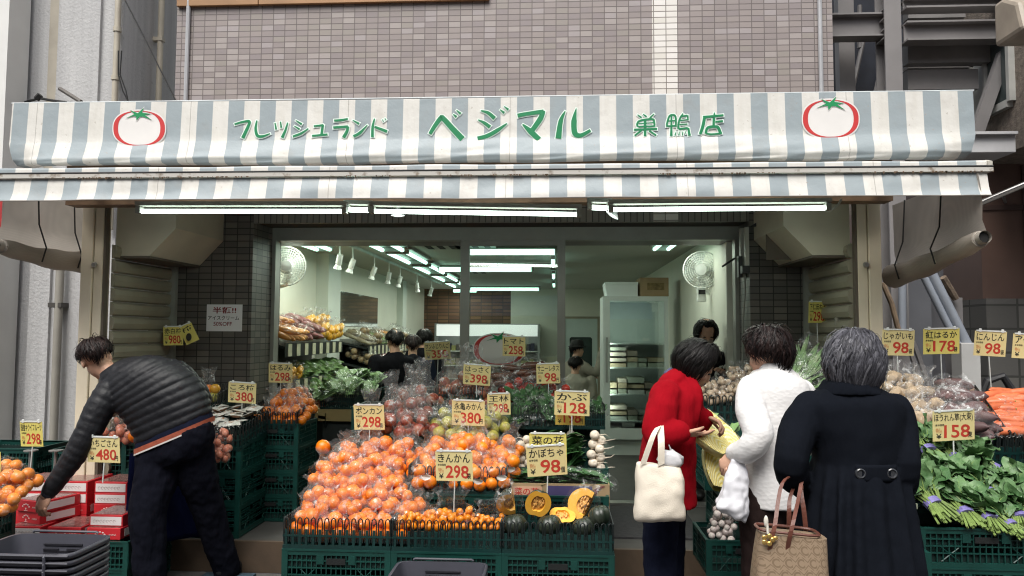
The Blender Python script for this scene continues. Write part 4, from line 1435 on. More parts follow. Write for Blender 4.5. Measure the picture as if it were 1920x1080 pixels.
def bag(name, label, cat, fruit, mat, r, nx, ny, n2, seed, kind='round', fin=.45, hk=1.0, sticker=False, wrapped=True):
    """clear bag holding separate fruits"""
    rn = random.Random(seed)
    t = thing(name, label, cat)
    me = shape(kind, r, rn).mesh(fruit, mat, None, True)
    lx = {'long': 3.0, 'carrot': 3.6, 'potato': 1.3}.get(kind, 1.0)
    pos = []
    for i in range(nx):
        for j in range(ny):
            pos.append(((i - (nx - 1) / 2) * r * 2.0 * lx, (j - (ny - 1) / 2) * r * 1.95, r * .95))
    for i in range(n2):
        pos.append((rn.uniform(-1, 1) * (nx - 1.0) * r * .9 * lx, rn.uniform(-1, 1) * (ny - 1) * r * .9 + (i / max(1, n2 - 1) - .5) * r, r * 2.5 + rn.uniform(-.15, .35) * r))
    for p in pos:
        o = bpy.data.objects.new(fruit, me)
        COL.objects.link(o)
        o.parent = t
        o.location = (p[0] + rn.uniform(-.15, .15) * r, p[1] + rn.uniform(-.15, .15) * r, p[2])
        if kind in ('long', 'carrot'):
            o.rotation_euler = (rn.uniform(0, 6), rn.uniform(-.15, .15), rn.uniform(-.25, .25))
        elif kind == 'potato':
            o.rotation_euler = (rn.uniform(0, 6), rn.uniform(-.6, .6), rn.uniform(0, 6))
        else:
            o.rotation_euler = (rn.uniform(-.9, .9), rn.uniform(-.9, .9), rn.uniform(0, 6))
    if wrapped:
        rx, ry = nx * r * lx * .97 + r * .15, ny * r * .97 + r * .1
        film(rx, ry, (r * 3.9 if n2 else r * 2.3) * hk, fin, seed).build('film', FILM, t, fixn=False)
        if sticker:
            g = MB()
            c_ = V((rn.uniform(-.4, .4) * rx, -ry * 1.06, r * 2.2))
            g.add([c_ + V((math.cos(a) * r * .75, .004 * math.cos(a * 2), math.sin(a) * r * .45)) for a in [i * math.pi / 8 for i in range(16)]], [tuple(range(16))])
            g.build('sticker', pm('paper_white', (.72, .70, .66), .5), t, fixn=False)
    return Proto(t)


def leaf(g, base, d, L, W, droop=.3, seg=5, curl=.3, rn=RND):
    d = V(d).normalized()
    sd_ = d.cross(V((0, 0, 1)))
    sd_ = sd_.normalized() if sd_.length > 1e-3 else V((1, 0, 0))
    up = sd_.cross(d)
    k = rn.uniform(-.6, .6)
    sd_, up = sd_ * math.cos(k) + up * math.sin(k), up * math.cos(k) - sd_ * math.sin(k)
    wv = [.12, .5, .95, 1.0, .72, .06] if seg == 5 else [.15, .9, .95, .05]
    vs, fs = [], []
    b0 = V(base)
    for i in range(seg + 1):
        f = i / seg
        c = b0 + d * (L * f) + up * (-droop * L * f * f) + V((0, 0, -.2 * droop * L * f * f))
        w_ = W * wv[i] * .5 * rn.uniform(.85, 1.15)
        e = curl * w_ * rn.uniform(.4, 1.2)
        vs += [c - sd_ * w_ + up * e, c, c + sd_ * w_ + up * e * rn.uniform(.4, 1)]
    for i in range(seg):
        a = i * 3
        fs += [(a, a + 1, a + 4, a + 3), (a + 1, a + 2, a + 5, a + 4)]
    g.add(vs, fs)


def spinach(seed):
    rn = random.Random(seed)
    t = thing('spinach_bunch', 'bunch of spinach with violet tie', 'spinach')
    s_, l_, b_ = MB(), MB(), MB()
    for i in range(34):
        a = rn.uniform(-1, 1)
        z = rn.uniform(-.6, 1)
        p0 = V((a * .055, -.085 + rn.uniform(-.012, .03), .03 + z * .02))
        p1 = V((a * .028, 0, .032 + z * .018))
        p2 = V((a * .07, .09, .04 + z * .03))
        s_.tube([p0, p1, p2], [.0048, .0036, .003], 5)
    b_.tube([(0, -.010, .032), (0, .016, .032)], [.036, .035], 14, sq=.8)
    b_.build('tie', TIE, t)
    for i in range(36):
        a = rn.uniform(-1, 1)
        el = rn.uniform(.0, 1)
        base = V((a * .05, .03 + rn.uniform(0, .05), .03 + el * .035))
        d_ = V((a * .95 + rn.uniform(-.5, .5), .75, -.15 + el * .65 + rn.uniform(-.3, .4))).normalized()
        L, W = rn.uniform(.075, .14), rn.uniform(.05, .09)
        sd_ = d_.cross(V((0, 0, 1))).normalized()
        k = rn.uniform(-1.1, 1.1)
        up = sd_.cross(d_)
        sd_, up = sd_ * math.cos(k) + up * math.sin(k), up * math.cos(k) - sd_ * math.sin(k)
        dr, cu_, ph_ = rn.uniform(-.1, .7), rn.uniform(-.3, .7), rn.uniform(0, 6)
        wv = [.10, .35, .75, 1.0, 1.0, .86, .6, .08]
        ctr, vs, fs = [], [], []
        for q_ in range(8):
            f = q_ / 7
            c = base + d_ * (L * f) - up * (dr * L * f * f)
            ctr.append(c + up * .0015)
            for m_ in range(7):
                u = (m_ - 3) / 3
                w_ = W * .5 * wv[q_] * u
                vs.append(c + sd_ * w_ + up * (cu_ * abs(w_) * .8 + abs(u) * .010 * math.sin(f * 11 + ph_ + (2 if u > 0 else 0)) + .004 * NZ.noise(V((f * 5, u * 3, i)))))
        for q_ in range(7):
            for m_ in range(6):
                x = q_ * 7 + m_
                fs.append((x, x + 1, x + 8, x + 7))
        l_.add(vs, fs)
        s_.tube(ctr[:6], [.0028, .0026, .0022, .0018, .0013, .0008], 4)
    s_.build('stalk', STEM, t, smooth=True)
    l_.build('leaves', LEAF, t, smooth='all', fixn=False)
    return Proto(t)


def greens_pack(seed, mat, L=.26, n=26, name='leafy_pack', label='', W=.045, wrap=True, up=.35):
    rn = random.Random(seed)
    t = thing(name, label, 'greens')
    g = MB()
    for i in range(n):
        a = rn.uniform(-1, 1)
        leaf(g, (a * .05, -.5 * L + rn.uniform(0, .1), .02 + rn.uniform(0, .03)), (a * .3 + rn.uniform(-.15, .15), 1, rn.uniform(0, up)), L * rn.uniform(.5, .95), W * rn.uniform(.7, 1.5), rn.uniform(0, .4), 5, .4, rn)
    g.build('leaves', mat, t, smooth='all', fixn=False)
    if wrap:
        f = film(.085, L * .55, .085, .1, seed)
        f.build('film', FILM, t, fixn=False)
    return Proto(t)


# ------------------------------------------------------------------ the orange island in the middle
IX0 = P(530, 1000, 3.9).x
CX = [IX0 + CW / 2 + i * (CW + .004) for i in range(3)]
IY = 3.9 + CD / 2
pos3 = ['left', 'middle', 'right']
names3 = ['under the mandarins', 'under the kumquats', 'under the pumpkins']
for c in range(3):
    for k in range(2):
        place(crate, CX[c], IY, .003 + k * (CH + .002), 'dark green lattice crate %s at the front, %s of two' % (names3[c], ['lower', 'upper'][k]), 'green crates of the front display')
    for k in range(3):
        place(crate, CX[c], IY + CD + .012, .003 + k * (CH + .002), 'green crate in the hidden second row of the middle display', 'green crates behind the front row')
for r_, (yy, n) in enumerate(((IY + 2 * CD + .03, 4), (IY + 3 * CD + .05, 5))):
    for c in range(3):
        for k in range(n):
            zf_ = .003 if yy + CD / 2 < 4.75 else STEP + .003
            if k < n - (1 if zf_ > .1 else 0):
                place(crate, CX[c], max(yy, 5.02) if r_ == 0 else yy + .05, zf_ + k * (CH + .002), 'green crate at the back of the middle display', 'green crates behind the front row')
zT = .003 + 2 * (CH + .002)
what = ['mandarin bags', 'kumquat bags', 'cut pumpkins']
for c in range(3):
    place(tray, CX[c], IY, zT, 'black loop rimmed tray of %s in the front row' % what[c], 'black trays of the front display')
zT2 = zT + CH
for c in (1,):
    place(tray, CX[c], IY + CD + .012, zT2, 'black loop rimmed tray in the second row behind the %s' % what[c], 'black trays of the front display')
bags = [bag('mandarin_bag', 'clear bag of mandarins in the bright orange front pile', 'fruit bag', 'mandarin', ORG, .0335 + .001 * s, 3, 2, 3 + s % 2, 40 + s, 'round', .5) for s in range(4)]
lbags = [bag('big_mandarin_bag', 'clear bag of large mandarins behind the kumquats', 'fruit bag', 'mandarin', ORG2, .039, 2, 2, 2, 60 + s, 'round', .45, 1, True) for s in range(3)]
kbag = [bag('kumquat_bag', 'clear bag of small kumquats', 'fruit bag', 'kumquat', KUM, .0165, 6, 3, 13, 80 + s, 'oval', .8, 1.35) for s in range(2)]
rn = random.Random(11)
GMB = 'mandarin bags in the front pile'
rows = [(4.01, zT + .035), (4.10, zT + .09), (4.21, zT + .14), (4.31, zT + .185), (4.41, zT + .225), (4.52, zT + .265), (4.63, zT + .30), (4.72, zT + .33)]
for ri, (yy, zz) in enumerate(rows):
    xs = np.arange(IX0 + .10, IX0 + CW + (.06 if ri < 3 else .02), .172 if ri else .155)
    for k, x in enumerate(xs):
        if ri == 0 and k > 3:
            continue
        b_ = bags[rn.randrange(4)]
        place(b_, x + rn.uniform(-.02, .02) + (.05 if ri % 2 else 0), yy + rn.uniform(-.02, .02), zz + rn.uniform(-.008, .012), 'clear bag of mandarins in the bright orange front pile', GMB, (rn.uniform(.05, .4), rn.uniform(-.15, .15), rn.uniform(-.5, .5)), rn.uniform(.94, 1.06))
GLB = 'large mandarin bags behind the kumquats'
for ri, (yy, zz) in enumerate(((4.37, zT2 + .03), (4.50, zT2 + .075), (4.64, zT2 + .11), (4.76, zT2 + .15))):
    for k in range(4):
        x = CX[1] - .2 + k * .145 + (.03 if ri % 2 else 0)
        b_ = lbags[rn.randrange(3)]
        place(b_, x + rn.uniform(-.015, .015), yy + rn.uniform(-.02, .02), zz + rn.uniform(-.01, .015), 'clear bag of large mandarins behind the kumquats', GLB, (rn.uniform(.1, .45), rn.uniform(-.15, .15), rn.uniform(-.4, .4)), rn.uniform(.95, 1.05))
for px, s, lab in ((782, 1.15, 'kumquat bag beside the mandarin pile in the front tray'), (845, 1.4, 'largest kumquat bag, in the middle of the front tray'), (915, 1.0, 'small kumquat bag at the right end of the front tray')):
    place(kbag[s > 1.2], PX(px, 4.0, 950), 4.02, zT + .105, lab, None, (.35, 0, rn.uniform(-.2, .2)), s)
big = thing('loose_orange', 'single unwrapped orange on top of the big mandarins', 'orange')
shape('round', .047, rn).build('peel', ORG, big, smooth=True)
MB().ell((0, 0, .040), (.006, .006, .004), 8, 5).build('stem_button', STEM, big)
bigp = Proto(big)
for px, py, Y, lab in ((880, 826, 4.62, 'single unwrapped orange above the kumquat price card'), (868, 834, 4.60, 'unwrapped orange tucked beside the one above the kumquat card'), (606, 838, 4.68, 'bare orange on the back of the mandarin pile'), (723, 830, 4.7, 'bare orange at the back right of the mandarin pile')):
    p = P(px, py, Y)
    place(bigp, p.x, p.y, p.z, lab, None, (.5, .3, 1))

# third tier: dark apples left, green apples right; fourth tier: hassaku, tomatoes, greens
def btray(px0, px1, py, Y, lab, depth=.40, pr=None, tilt=0):
    x0, x1 = PX(px0, Y, py), PX(px1, Y, py)
    z = PZ(py, Y, (px0 + px1) / 2)
    w_ = x1 - x0
    return (pr or tray).put(((x0 + x1) / 2, Y + depth / 2, z), (tilt, 0, 0), lab, 'black display trays farther back', (w_ / CW, depth / CD, 1))


dap = [bag('apple_bag', 'bag of dark red apples', 'fruit bag', 'apple', PER, .043, 2, 2, 1, 90 + s, 'round', .8, 1.1) for s in range(2)]
gap = [bag('apple_bag', 'bag of yellow green apples', 'fruit bag', 'apple', GRA, .041, 2, 2, 1, 95 + s, 'round', .3) for s in range(2)]
rap = [bag('apple_bag', 'bag of mixed red apples', 'fruit bag', 'apple', RAP, .043, 2, 2, 1, 98 + s, 'round', .8, 1.1) for s in range(2)]
tom = [bag('tomato_pack', 'bag of red tomatoes', 'fruit bag', 'tomato', TOM, .034, 3, 2, 1, 103 + s, 'round', .25) for s in range(2)]
eg = [bag('eggplant_pack', 'bag of dark eggplants', 'vegetable bag', 'eggplant', EGG, .03, 1, 3, 1, 108 + s, 'long', .2) for s in range(2)]


def bagrow(prs, spots, lab, grp, sc=1.0, jit=.25):
    for (px, py, Y) in spots:
        p = P(px, py, Y)
        prs[rn.randrange(len(prs))].put((p.x, p.y, p.z), (rn.uniform(0, .4), rn.uniform(-.2, .2), rn.uniform(-jit, jit)), lab, grp, sc * rn.uniform(.93, 1.07))


bagrow(dap, [(738, 812, 4.88), (782, 815, 4.9), (700, 822, 4.9), (742, 790, 5.02), (785, 785, 5.02), (806, 812, 4.95), (765, 770, 5.15), (800, 760, 5.15)], 'clear bag of dark red apples heaped behind the mandarins', 'dark apple bags', 1.0)
bagrow(gap, [(838, 822, 4.88), (875, 820, 4.9), (912, 822, 4.92), (850, 800, 5.02), (900, 802, 5.02), (935, 806, 5.0), (830, 805, 5.0)], 'clear bag of yellow green apples below the front mikan price card', 'green apple bags')
place(bigp, *P(943, 793, 5.05), 'single reddish orange fruit beside the black tray of greens', None, (.2, .1, 0), .8)
btray(815, 905, 766, 5.3, 'black tray of mixed apples behind the mikan price card')
bagrow(rap, [(838, 760, 5.38), (872, 760, 5.4), (905, 758, 5.42), (838, 738, 5.5), (868, 735, 5.5), (900, 738, 5.5)], 'clear bag of mixed apples in the tray under the hassaku card', 'mixed apple bags')
bagrow(tom, [(945, 752, 5.42), (985, 752, 5.42), (1020, 750, 5.42), (1045, 752, 5.42), (960, 738, 5.5), (1005, 738, 5.5)], 'clear bag of red tomatoes above the dark greens', 'tomato bags')
bagrow(eg, [(940, 722, 5.55), (985, 716, 5.57), (1030, 722, 5.55), (960, 706, 5.62), (1000, 704, 5.62)], 'clear bag of glossy brown eggplants at the top of the middle display', 'eggplant bags', 1, .6)
btray(958, 1060, 805, 5.05, 'black tray of dark leafy packs beside the turnips')
btray(1060, 1135, 805, 5.1, 'black tray behind the turnip price card')
dgp = [greens_pack(s, LEAF2, .16, 30, 'leafy_pack', 'dark leafy pack', .05) for s in (201, 202)]
for (px, py, Y) in ((970, 792, 5.1), (1000, 790, 5.12), (1035, 790, 5.1), (985, 770, 5.22), (1020, 768, 5.22), (1050, 770, 5.22), (1085, 775, 5.2), (1110, 778, 5.2), (1010, 752, 5.3), (975, 756, 5.3)):
    p = P(px, py, Y)
    dgp[rn.randrange(2)].put((p.x, p.y, p.z), (.35, 0, rn.uniform(-.8, .8)), 'wrapped pack of dark green leaves in the black tray', 'dark leafy packs', 1.1)

# ------------------------------------------------------------------ pumpkins
SKIN = pm('pumpkin_skin', (.010, .018, .012), .35, 0, 9, .3, 40, c2=(.035, .042, .03))
FLESH = fruitmat('pumpkin_flesh', (.82, .40, .035), (.86, .46, .06), .5, .2, 60, .1)
SEED = pm('pumpkin_seed', (.72, .38, .10), .5, .3, 60, .6, 90)


def pumpkin(half=True, seed=0):
    t = thing('cut_pumpkin', 'cut pumpkin', 'pumpkin')
    n, Rr = 40, .085
    ang = math.pi if half else math.pi * .5
    g = MB()

    def pt(u, v, k=1):
        th = -ang / 2 + ang * u
        ph = math.pi * v
        rib = 1 + .06 * abs(math.sin(th * 5))
        r_ = Rr * rib * k
        return V((r_ * math.sin(ph) * math.sin(th), r_ * math.sin(ph) * math.cos(th), r_ * .86 * math.cos(ph) * (1 - .15 * math.exp(-((ph if ph < 1.57 else math.pi - ph) ** 2) * 9))))
    g.grid(lambda u, v: pt(u, v), 30, 16)
    g.build('skin', SKIN, t, smooth='all')
    f = MB()
    s_ = MB()
    for u in (0, 1):
        rim = [pt(u, j / 16) * .995 for j in range(17)]
        ins = [V((p.x * .55, p.y * .55, p.z * .62)) for p in rim]
        dep = [V((p.x * .5, p.y * .5 + (.02 if half else .012), p.z * .55)) for p in rim]
        f.add(rim + ins, [(j, j + 1, 17 + j + 1, 17 + j) for j in range(16)])
        f.add(ins + dep, [(j, j + 1, 17 + j + 1, 17 + j) for j in range(16)])
        s_.add(dep + [V((0, .015, p.z)) for p in dep], [(j, j + 1, 17 + j + 1, 17 + j) for j in range(16)])
        rr = random.Random(seed + u)
        for k in range(14):
            b = rim[rr.randrange(3, 14)] * rr.uniform(.1, .5)
            s_.ell(b + V((0, .008, 0)), (.005, .004, .010), 6, 4)
    f.build('flesh', FLESH, t, smooth='all')
    s_.build('seeds', SEED, t, smooth=True)
    if not half:
        film(.075, .06, .13, .2, seed + 5).build('film', FILM, t, fixn=False).location = (0, .04, -.06)
    return Proto(t)


ph_, pq_ = pumpkin(True, 3), pumpkin(False, 4)
for pr, px, py, Y, rot, sc, lab in ((ph_, 1009, 945, 4.0, (.25, .25, .15), (.82, .8, 1.08), 'upright half pumpkin with yellow cut face and seeds'),
                                    (pq_, 963, 945, 4.02, (.3, -.5, .75), 1.15, 'pumpkin wedge leaning at the left end of the pumpkin tray'),
                                    (ph_, 1055, 965, 4.05, (-1.0, 0, .3), .85, 'half pumpkin lying with a cut edge up beside the upright one'),
                                    (pq_, 1102, 950, 4.08, (.1, .5, .6), 1.35, 'wrapped pumpkin wedge standing tall on the right'),
                                    (ph_, 1126, 968, 4.0, (.2, .5, 2.4), .8, 'dark skinned pumpkin half at the right end of the tray'),
                                    (ph_, 1030, 985, 4.0, (.2, .2, 3.1), .8, 'dark pumpkin skin low at the front of the tray'),
                                    (ph_, 965, 985, 4.0, (.2, .2, 2.9), .85, 'dark pumpkin skin low at the left of the tray'),
                                    (ph_, 1095, 988, 3.99, (.1, .3, 3.2), .75, 'dark pumpkin skin low at the right of the tray')):
    p = P(px, py, Y)
    pr.put(tuple(p), rot, lab, None, tuple(x * .93 for x in sc) if isinstance(sc, tuple) else sc * .93)
# printed carton of rape blossom greens behind the pumpkins
Yc = 4.36
x0, x1, z0, z1 = PX(958, Yc, 920), PX(1143, Yc, 920), PZ(990, Yc, 1050), PZ(907, Yc, 1050)
t = thing('printed_carton', 'open carton with purple print and red lettering behind the pumpkins', 'carton', ((x0 + x1) / 2, Yc, z0))
g = MB()
g.box((x0, Yc, z0), (x1, Yc + .006, z1)).box((x0, Yc + .24, z0), (x1, Yc + .246, z1)).box((x0, Yc + .006, z0), (x0 + .006, Yc + .24, z1)).box((x1 - .006, Yc + .006, z0), (x1, Yc + .24, z1)).box((x0 + .006, Yc + .006, z0), (x1 - .006, Yc + .24, z0 + .006))
g.build('carton', cb_m, t)
MB().box((PX(1028, Yc), Yc - .002, z0 + .01), (PX(1110, Yc), Yc - .0005, z1 - .012)).build('purple_print', pm('purple_ink', (.06, .05, .14), .6, .1), t)
g = MB()
for k in range(3):
    stroke(g, [(1098 + k * 6, 945 - k * 4), (1108 + k * 7, 925 - k * 4), (1124 + k * 5, 914 - k * 1)], [1, 5, 1], lambda x, y, l: P(x, y, Yc - .003 - l), k * .0004)
g.build('wave_mark', pm('wave_ink', (.16, .04, .05), .6), t)
MB().box((PX(962, Yc), Yc - .0022, z1 - .075), (PX(1017, Yc), Yc - .0005, z1 - .018)).build('label_panel', pm('label_pink', (.55, .33, .22), .6, .1), t)
g = MB()
text(g, '菜の花', V((PX(966, Yc), Yc - .003, z1 - .068)), V((1, 0, 0)), V((0, 0, 1)), .14, .043, .012)
g.build('lettering', pm('label_red', (.45, .03, .02), .6), t, fixn=False)
gp = [greens_pack(s, LEAF2, .2, 26, 'greens_pack', 'packed green shoots', .04) for s in (301, 302)]
for k in range(9):
    x = x0 + .05 + (x1 - x0 - .1) * k / 8
    gp[k % 2].put((x, Yc + .12 + rn.uniform(-.03, .03), z1 - .03 + rn.uniform(-.01, .015)), (.35, 0, 1.57 + rn.uniform(-.5, .5)), 'wrapped pack of green shoots lying in the printed carton', 'packs in the printed carton', .9)
# turnips
Yt = 4.72
xa_, xb_ = PX(958, Yt, 880), PX(1140, Yt, 880)
zc = PZ(884, Yt, 1050)
crate.put(((xa_ + xb_) / 2, Yt + .2, zc - CH + .02), (0, 0, 0), 'dark green crate of turnips behind the printed carton', 'green crates behind the front row', ((xb_ - xa_) / CW, 1, 1))
crate.put(((xa_ + xb_) / 2, Yt + .2, zc - 2 * CH + .015), (0, 0, 0), 'dark green crate below the crate of turnips', 'green crates behind the front row', ((xb_ - xa_) / CW, 1, 1))
tb = thing('turnip_bunch', 'bunch of white turnips with green tops', 'turnips')
me = shape('round', .03, rn).mesh('turnip', TUR, None, True)
for i, (a, b, c) in enumerate(((0, 0, 0), (.045, .01, .03), (-.01, .0, .05), (.04, 0, .085), (.0, .01, .11), (.05, .02, .13), (.01, .0, .165), (.045, .01, -.03))):
    o = bpy.data.objects.new('turnip', me)
    COL.objects.link(o)
    o.parent = tb
    o.location = (a, b, c)
    o.rotation_euler = (1.2, rn.uniform(.5, 1.5), 0)
    MB().tube([V((a + .02, b - .01, c)), V((a + .06, b - .03, c + .01)), V((a + .085, b - .02, c + rn.uniform(-.02, .03)))], [.005, .0025, .001], 5).build('root', TUR, tb)
g = MB()
for i in range(70):
    leaf(g, (-.04 - rn.uniform(0, .06), rn.uniform(-.02, .05), rn.uniform(-.02, .16)), (-1, rn.uniform(-.5, .3), rn.uniform(-.5, .7)), rn.uniform(.06, .15), rn.uniform(.03, .07), rn.uniform(.2, .8), 5, .5, rn)
g.build('tops', LEAF2, tb, smooth='all', fixn=False)
tbp = Proto(tb)
p = P(1112, 868, 4.78)
tbp.put(tuple(p), (0, 0, 0), 'bunch of white turnips stacked at the right of the turnip crate', None, 1.05)
p = P(990, 868, 4.8)
tbp.put(tuple(p), (0, 0, 3.1), 'bunch of white turnips with stringy roots behind the pumpkin card', None, .9)
p = P(1060, 862, 4.95)
tbp.put(tuple(p), (0, .2, .5), 'leafy turnip bunch in the middle of the turnip crate', None, 1.0)

# ------------------------------------------------------------------ left bank inside the alcove
GL = 'green crates of the left bank'
xL = -2.07
for k in range(3):
    for j in range(2):
        z = (.003 if j == 0 else STEP + .003) + k * (CH + .002)
        for i, x in enumerate((xL - CD / 2, xL - CD * 1.5 - .006)):
            place(crate_s, x, 4.86 + CW / 2 + j * .0, z, 'dark green crate stacked in the shade behind the bending man', GL) if j or not i else None
for k in range(4):
    place(crate_s, -1.84 - CD / 2, 5.3 + .21, STEP + .003 + k * .172, 'dark green crate under the basket of orange bags by the tile wall', 'crates under the orange basket', (0, 0, 0), (1, .73, .83))
t_ = tray.put((xL - .28, 5.12, .80), (.13, 0, 0), 'black tray of silver dried persimmon packs by the left shutter', 'black display trays farther back', (1, 1.35, 1))
t_ = tray_s.put((-2.05, 5.51, .84), (.12, 0, 0), 'black tray heaped with bagged oranges against the tile wall', 'black display trays farther back')
t_ = tray_s.put(tuple(P(400, 780, 5.45)), (.2, 0, 0), 'black tray standing under the wrapped fruit gift by the shutter', 'black display trays farther back', (.55, .7, 1.3))
slv = thing('silver_packet', 'small silver packet of dried persimmon', 'packet')
g = MB()
g.grid(lambda u, v: V(((u - .5) * .12, (v - .5) * .085, .012 + .012 * math.sin(u * math.pi) * math.sin(v * math.pi) + .004 * NZ.noise(V((u * 6, v * 6, 1))))), 10, 8)
g.build('packet_film', pm('silver_film', (.58, .57, .53), .3, .2, 30, .5, 60, metal=.15), slv, fixn=False)
MB().ell((0, 0, .012), (.04, .028, .012), 10, 6).build('dried_fruit', fruitmat('dried_fruit', (.3, .12, .05), (.45, .3, .2), .6), slv, smooth=True)
slp = Proto(slv)
for k in range(42):
    u, v_ = rn.uniform(-.24, .24), rn.uniform(0, .5)
    slp.put((xL - .29 + u, 4.88 + v_, .905 + v_ * .13 + rn.uniform(0, .035)), (rn.uniform(-.4, .5), rn.uniform(-.4, .4), rn.uniform(0, 6)), 'silver packet of dried persimmon in the tray by the shutter', 'silver dried persimmon packets', rn.uniform(.9, 1.15))
ob_ = [bag('orange_bag', 'bag of oranges', 'fruit bag', 'orange', ORG2, .038, 2, 2, 2, 130 + s, 'round', .5) for s in range(2)]
bagrow(ob_, [(500, 796, 5.42), (535, 796, 5.4), (562, 792, 5.42), (518, 778, 5.55), (552, 775, 5.55), (575, 778, 5.55), (530, 758, 5.65), (556, 758, 5.65)], 'clear bag of oranges heaped in the basket by the tile wall', 'orange bags in the wall basket', .95)
place(bigp, *P(582, 764, 5.6), 'loose yellow orange at the right corner of the wall basket', None, (.2, .4, 0), .95)
place(bigp, *P(482, 785, 5.5), 'loose orange at the left end of the wall basket', None, (.2, .4, 0), .8)
# wrapped fruit gift
pt_ = P(400, 780, 5.45)
place(crate_s, pt_.x, 5.36, pt_.z - .15, 'small dark crate lifting the fruit gift tray by the shutter', GL, (0, 0, 0), (.6, .6, .7))
p = P(390, 752, 5.35)
t = thing('fruit_gift', 'cellophane wrapped fruit gift with yellow ribbon by the shutter', 'fruit gift', p)
for dx, dz, m_, r_ in ((-.03, .03, RAP, .04), (.035, .03, GRA, .042), (.0, .085, ORG2, .04), (.05, .09, YEL, .038)):
    sh = shape('round', r_, rn)
    o = bpy.data.objects.new('gift_fruit', sh.mesh('gift_fruit', m_, None, True))
    COL.objects.link(o)
    o.parent = t
    o.location = (dx, 0, dz)
film(.085, .06, .14, .75, 501).build('cellophane', FILM, None, fixn=False).parent = t
MB().grid(lambda u, v: V((-.07 + .03 * u, -.07 - .01 * math.sin(v * 5), .03 - .17 * v)), 2, 8).build('ribbon', pm('ribbon_yellow', (.6, .5, .06), .4), None, fixn=False).parent = t
# red and orange net packs beside the man's hip and below his arm
net = [bag('net_pack', 'net pack', 'fruit bag', 'fruit', PNK, .028, 3, 2, 2, 140 + s, 'oval', .3) for s in range(2)]
bagrow(net, [(412, 848, 4.75), (415, 828, 4.85), (408, 865, 4.75)], 'pink fruit pack at the end of the crates by the man’s hip'.replace('’', "'"), 'pink packs by the hip', .9)
bagrow(net, [(205, 822, 4.95), (235, 825, 4.9), (262, 828, 4.9), (220, 806, 5.0), (250, 812, 5.0)], 'pink wrapped fruit pack glimpsed under the bending man', 'pink packs under the man', 1.1)
place(bigp, *P(253, 818, 4.8), 'orange fruit glimpsed under the bending man', None, (.2, .4, 0), .9)
for k in range(3):
    place(crate, P(232, 850, 4.95).x, 5.1, .003 + k * (CH + .002) + .12, 'dark green crate under the pink packs behind the man', GL)
tray.put((P(232, 850, 4.95).x, 5.1, .123 + 3 * (CH + .002)), (0, 0, 0), 'black tray of pink packs behind the bending man', 'black display trays farther back')

# ------------------------------------------------------------------ left of the door inside: shelves of bagged goods
def wall_rack(y0, y1, xw, xf, zs, lab):
    t_ = thing('wall_rack', lab, 'rack', (xw, (y0 + y1) / 2, STEP))
    wood = pm('rack_wood', (.34, .25, .11), .6, .15, 5)
    for i, (z, xf_) in enumerate(zip(zs, xf)):
        MB().add([(xw + .01, y0, z + .10), (xf_, y0, z), (xf_, y1, z), (xw + .01, y1, z + .10), (xw + .01, y0, z + .075), (xf_, y0, z - .025), (xf_, y1, z - .025), (xw + .01, y1, z + .075)], [(0, 1, 2, 3), (4, 7, 6, 5), (0, 4, 5, 1), (1, 5, 6, 2), (2, 6, 7, 3), (3, 7, 4, 0)]).build('shelf', wood if i == 0 else BK, t_)
        MB().box((xf_ - .004, y0, z - .09), (xf_ + .002, y1, z + .03)).build('front_lip', BK, t_)
    MB().box((xw + .01, y0, STEP), (xw + .05, y1, zs[-1])).build('back_panel', pm('rack_back', (.08, .075, .06), .7), t_)
    MB().box((xw + .05, y0 + .02, STEP), (xf[0] - .25, y1 - .02, zs[0] - .1)).build('plinth', pm('rack_dark', (.02, .025, .025), .7), t_)
    tg = pm('tag_paper', (.52, .50, .36), .6, .12, 30)
    k = 0
    for (z, xf_) in zip(zs, xf):
        n = int((y1 - y0) / .2)
        for j in range(n):
            y = y0 + (j + .5) * (y1 - y0) / n
            MB().box((xf_ + .003, y - .045, z - .085), (xf_ + .008, y + .045, z + .02), MX.Rotation(0, 4, 'Z')).build('price_tag', tg, t_)
    return t_


wall_rack(6.2, 7.9, IL, (-1.92, -2.28, -2.28), (.84, 1.1, 1.42), 'three tier rack of bagged produce on the left wall near the door')
wall_rack(8.7, 11.6, IL, (-1.95, -2.2, -2.2), (.84, 1.12, 1.36), 'long three tier rack of bagged produce beyond the white pillar')
sb_ = [bag('produce_bag', 'produce bag', 'vegetable bag', 'carrot', fruitmat('rack_orange', (.6, .22, .03), (.7, .35, .08)), .022, 1, 4, 3, 150, 'carrot', .1),
       bag('produce_bag', 'produce bag', 'vegetable bag', 'sweet_potato', fruitmat('rack_purple', (.26, .07, .08), (.3, .12, .1)), .025, 1, 3, 2, 151, 'long', .1),
       bag('produce_bag', 'produce bag', 'vegetable bag', 'lemon', YEL, .033, 2, 2, 2, 152, 'oval', .2),
       bag('produce_bag', 'produce bag', 'vegetable bag', 'onion', fruitmat('rack_brown', (.3, .2, .1), (.22, .17, .1)), .033, 2, 2, 1, 153, 'round', .2),
       bag('produce_bag', 'produce bag', 'vegetable bag', 'burdock', fruitmat('rack_grey', (.22, .18, .12), (.3, .26, .16)), .02, 1, 4, 3, 154, 'carrot', .1),
       bag('produce_bag', 'produce bag', 'vegetable bag', 'bean', fruitmat('rack_green', (.16, .22, .05), (.2, .28, .08)), .016, 1, 5, 6, 155, 'carrot', .1)]
lp = [greens_pack(s, LEAF3, .22, 46, 'lettuce_pack', 'pale leafy pack', .07) for s in (401, 402)]
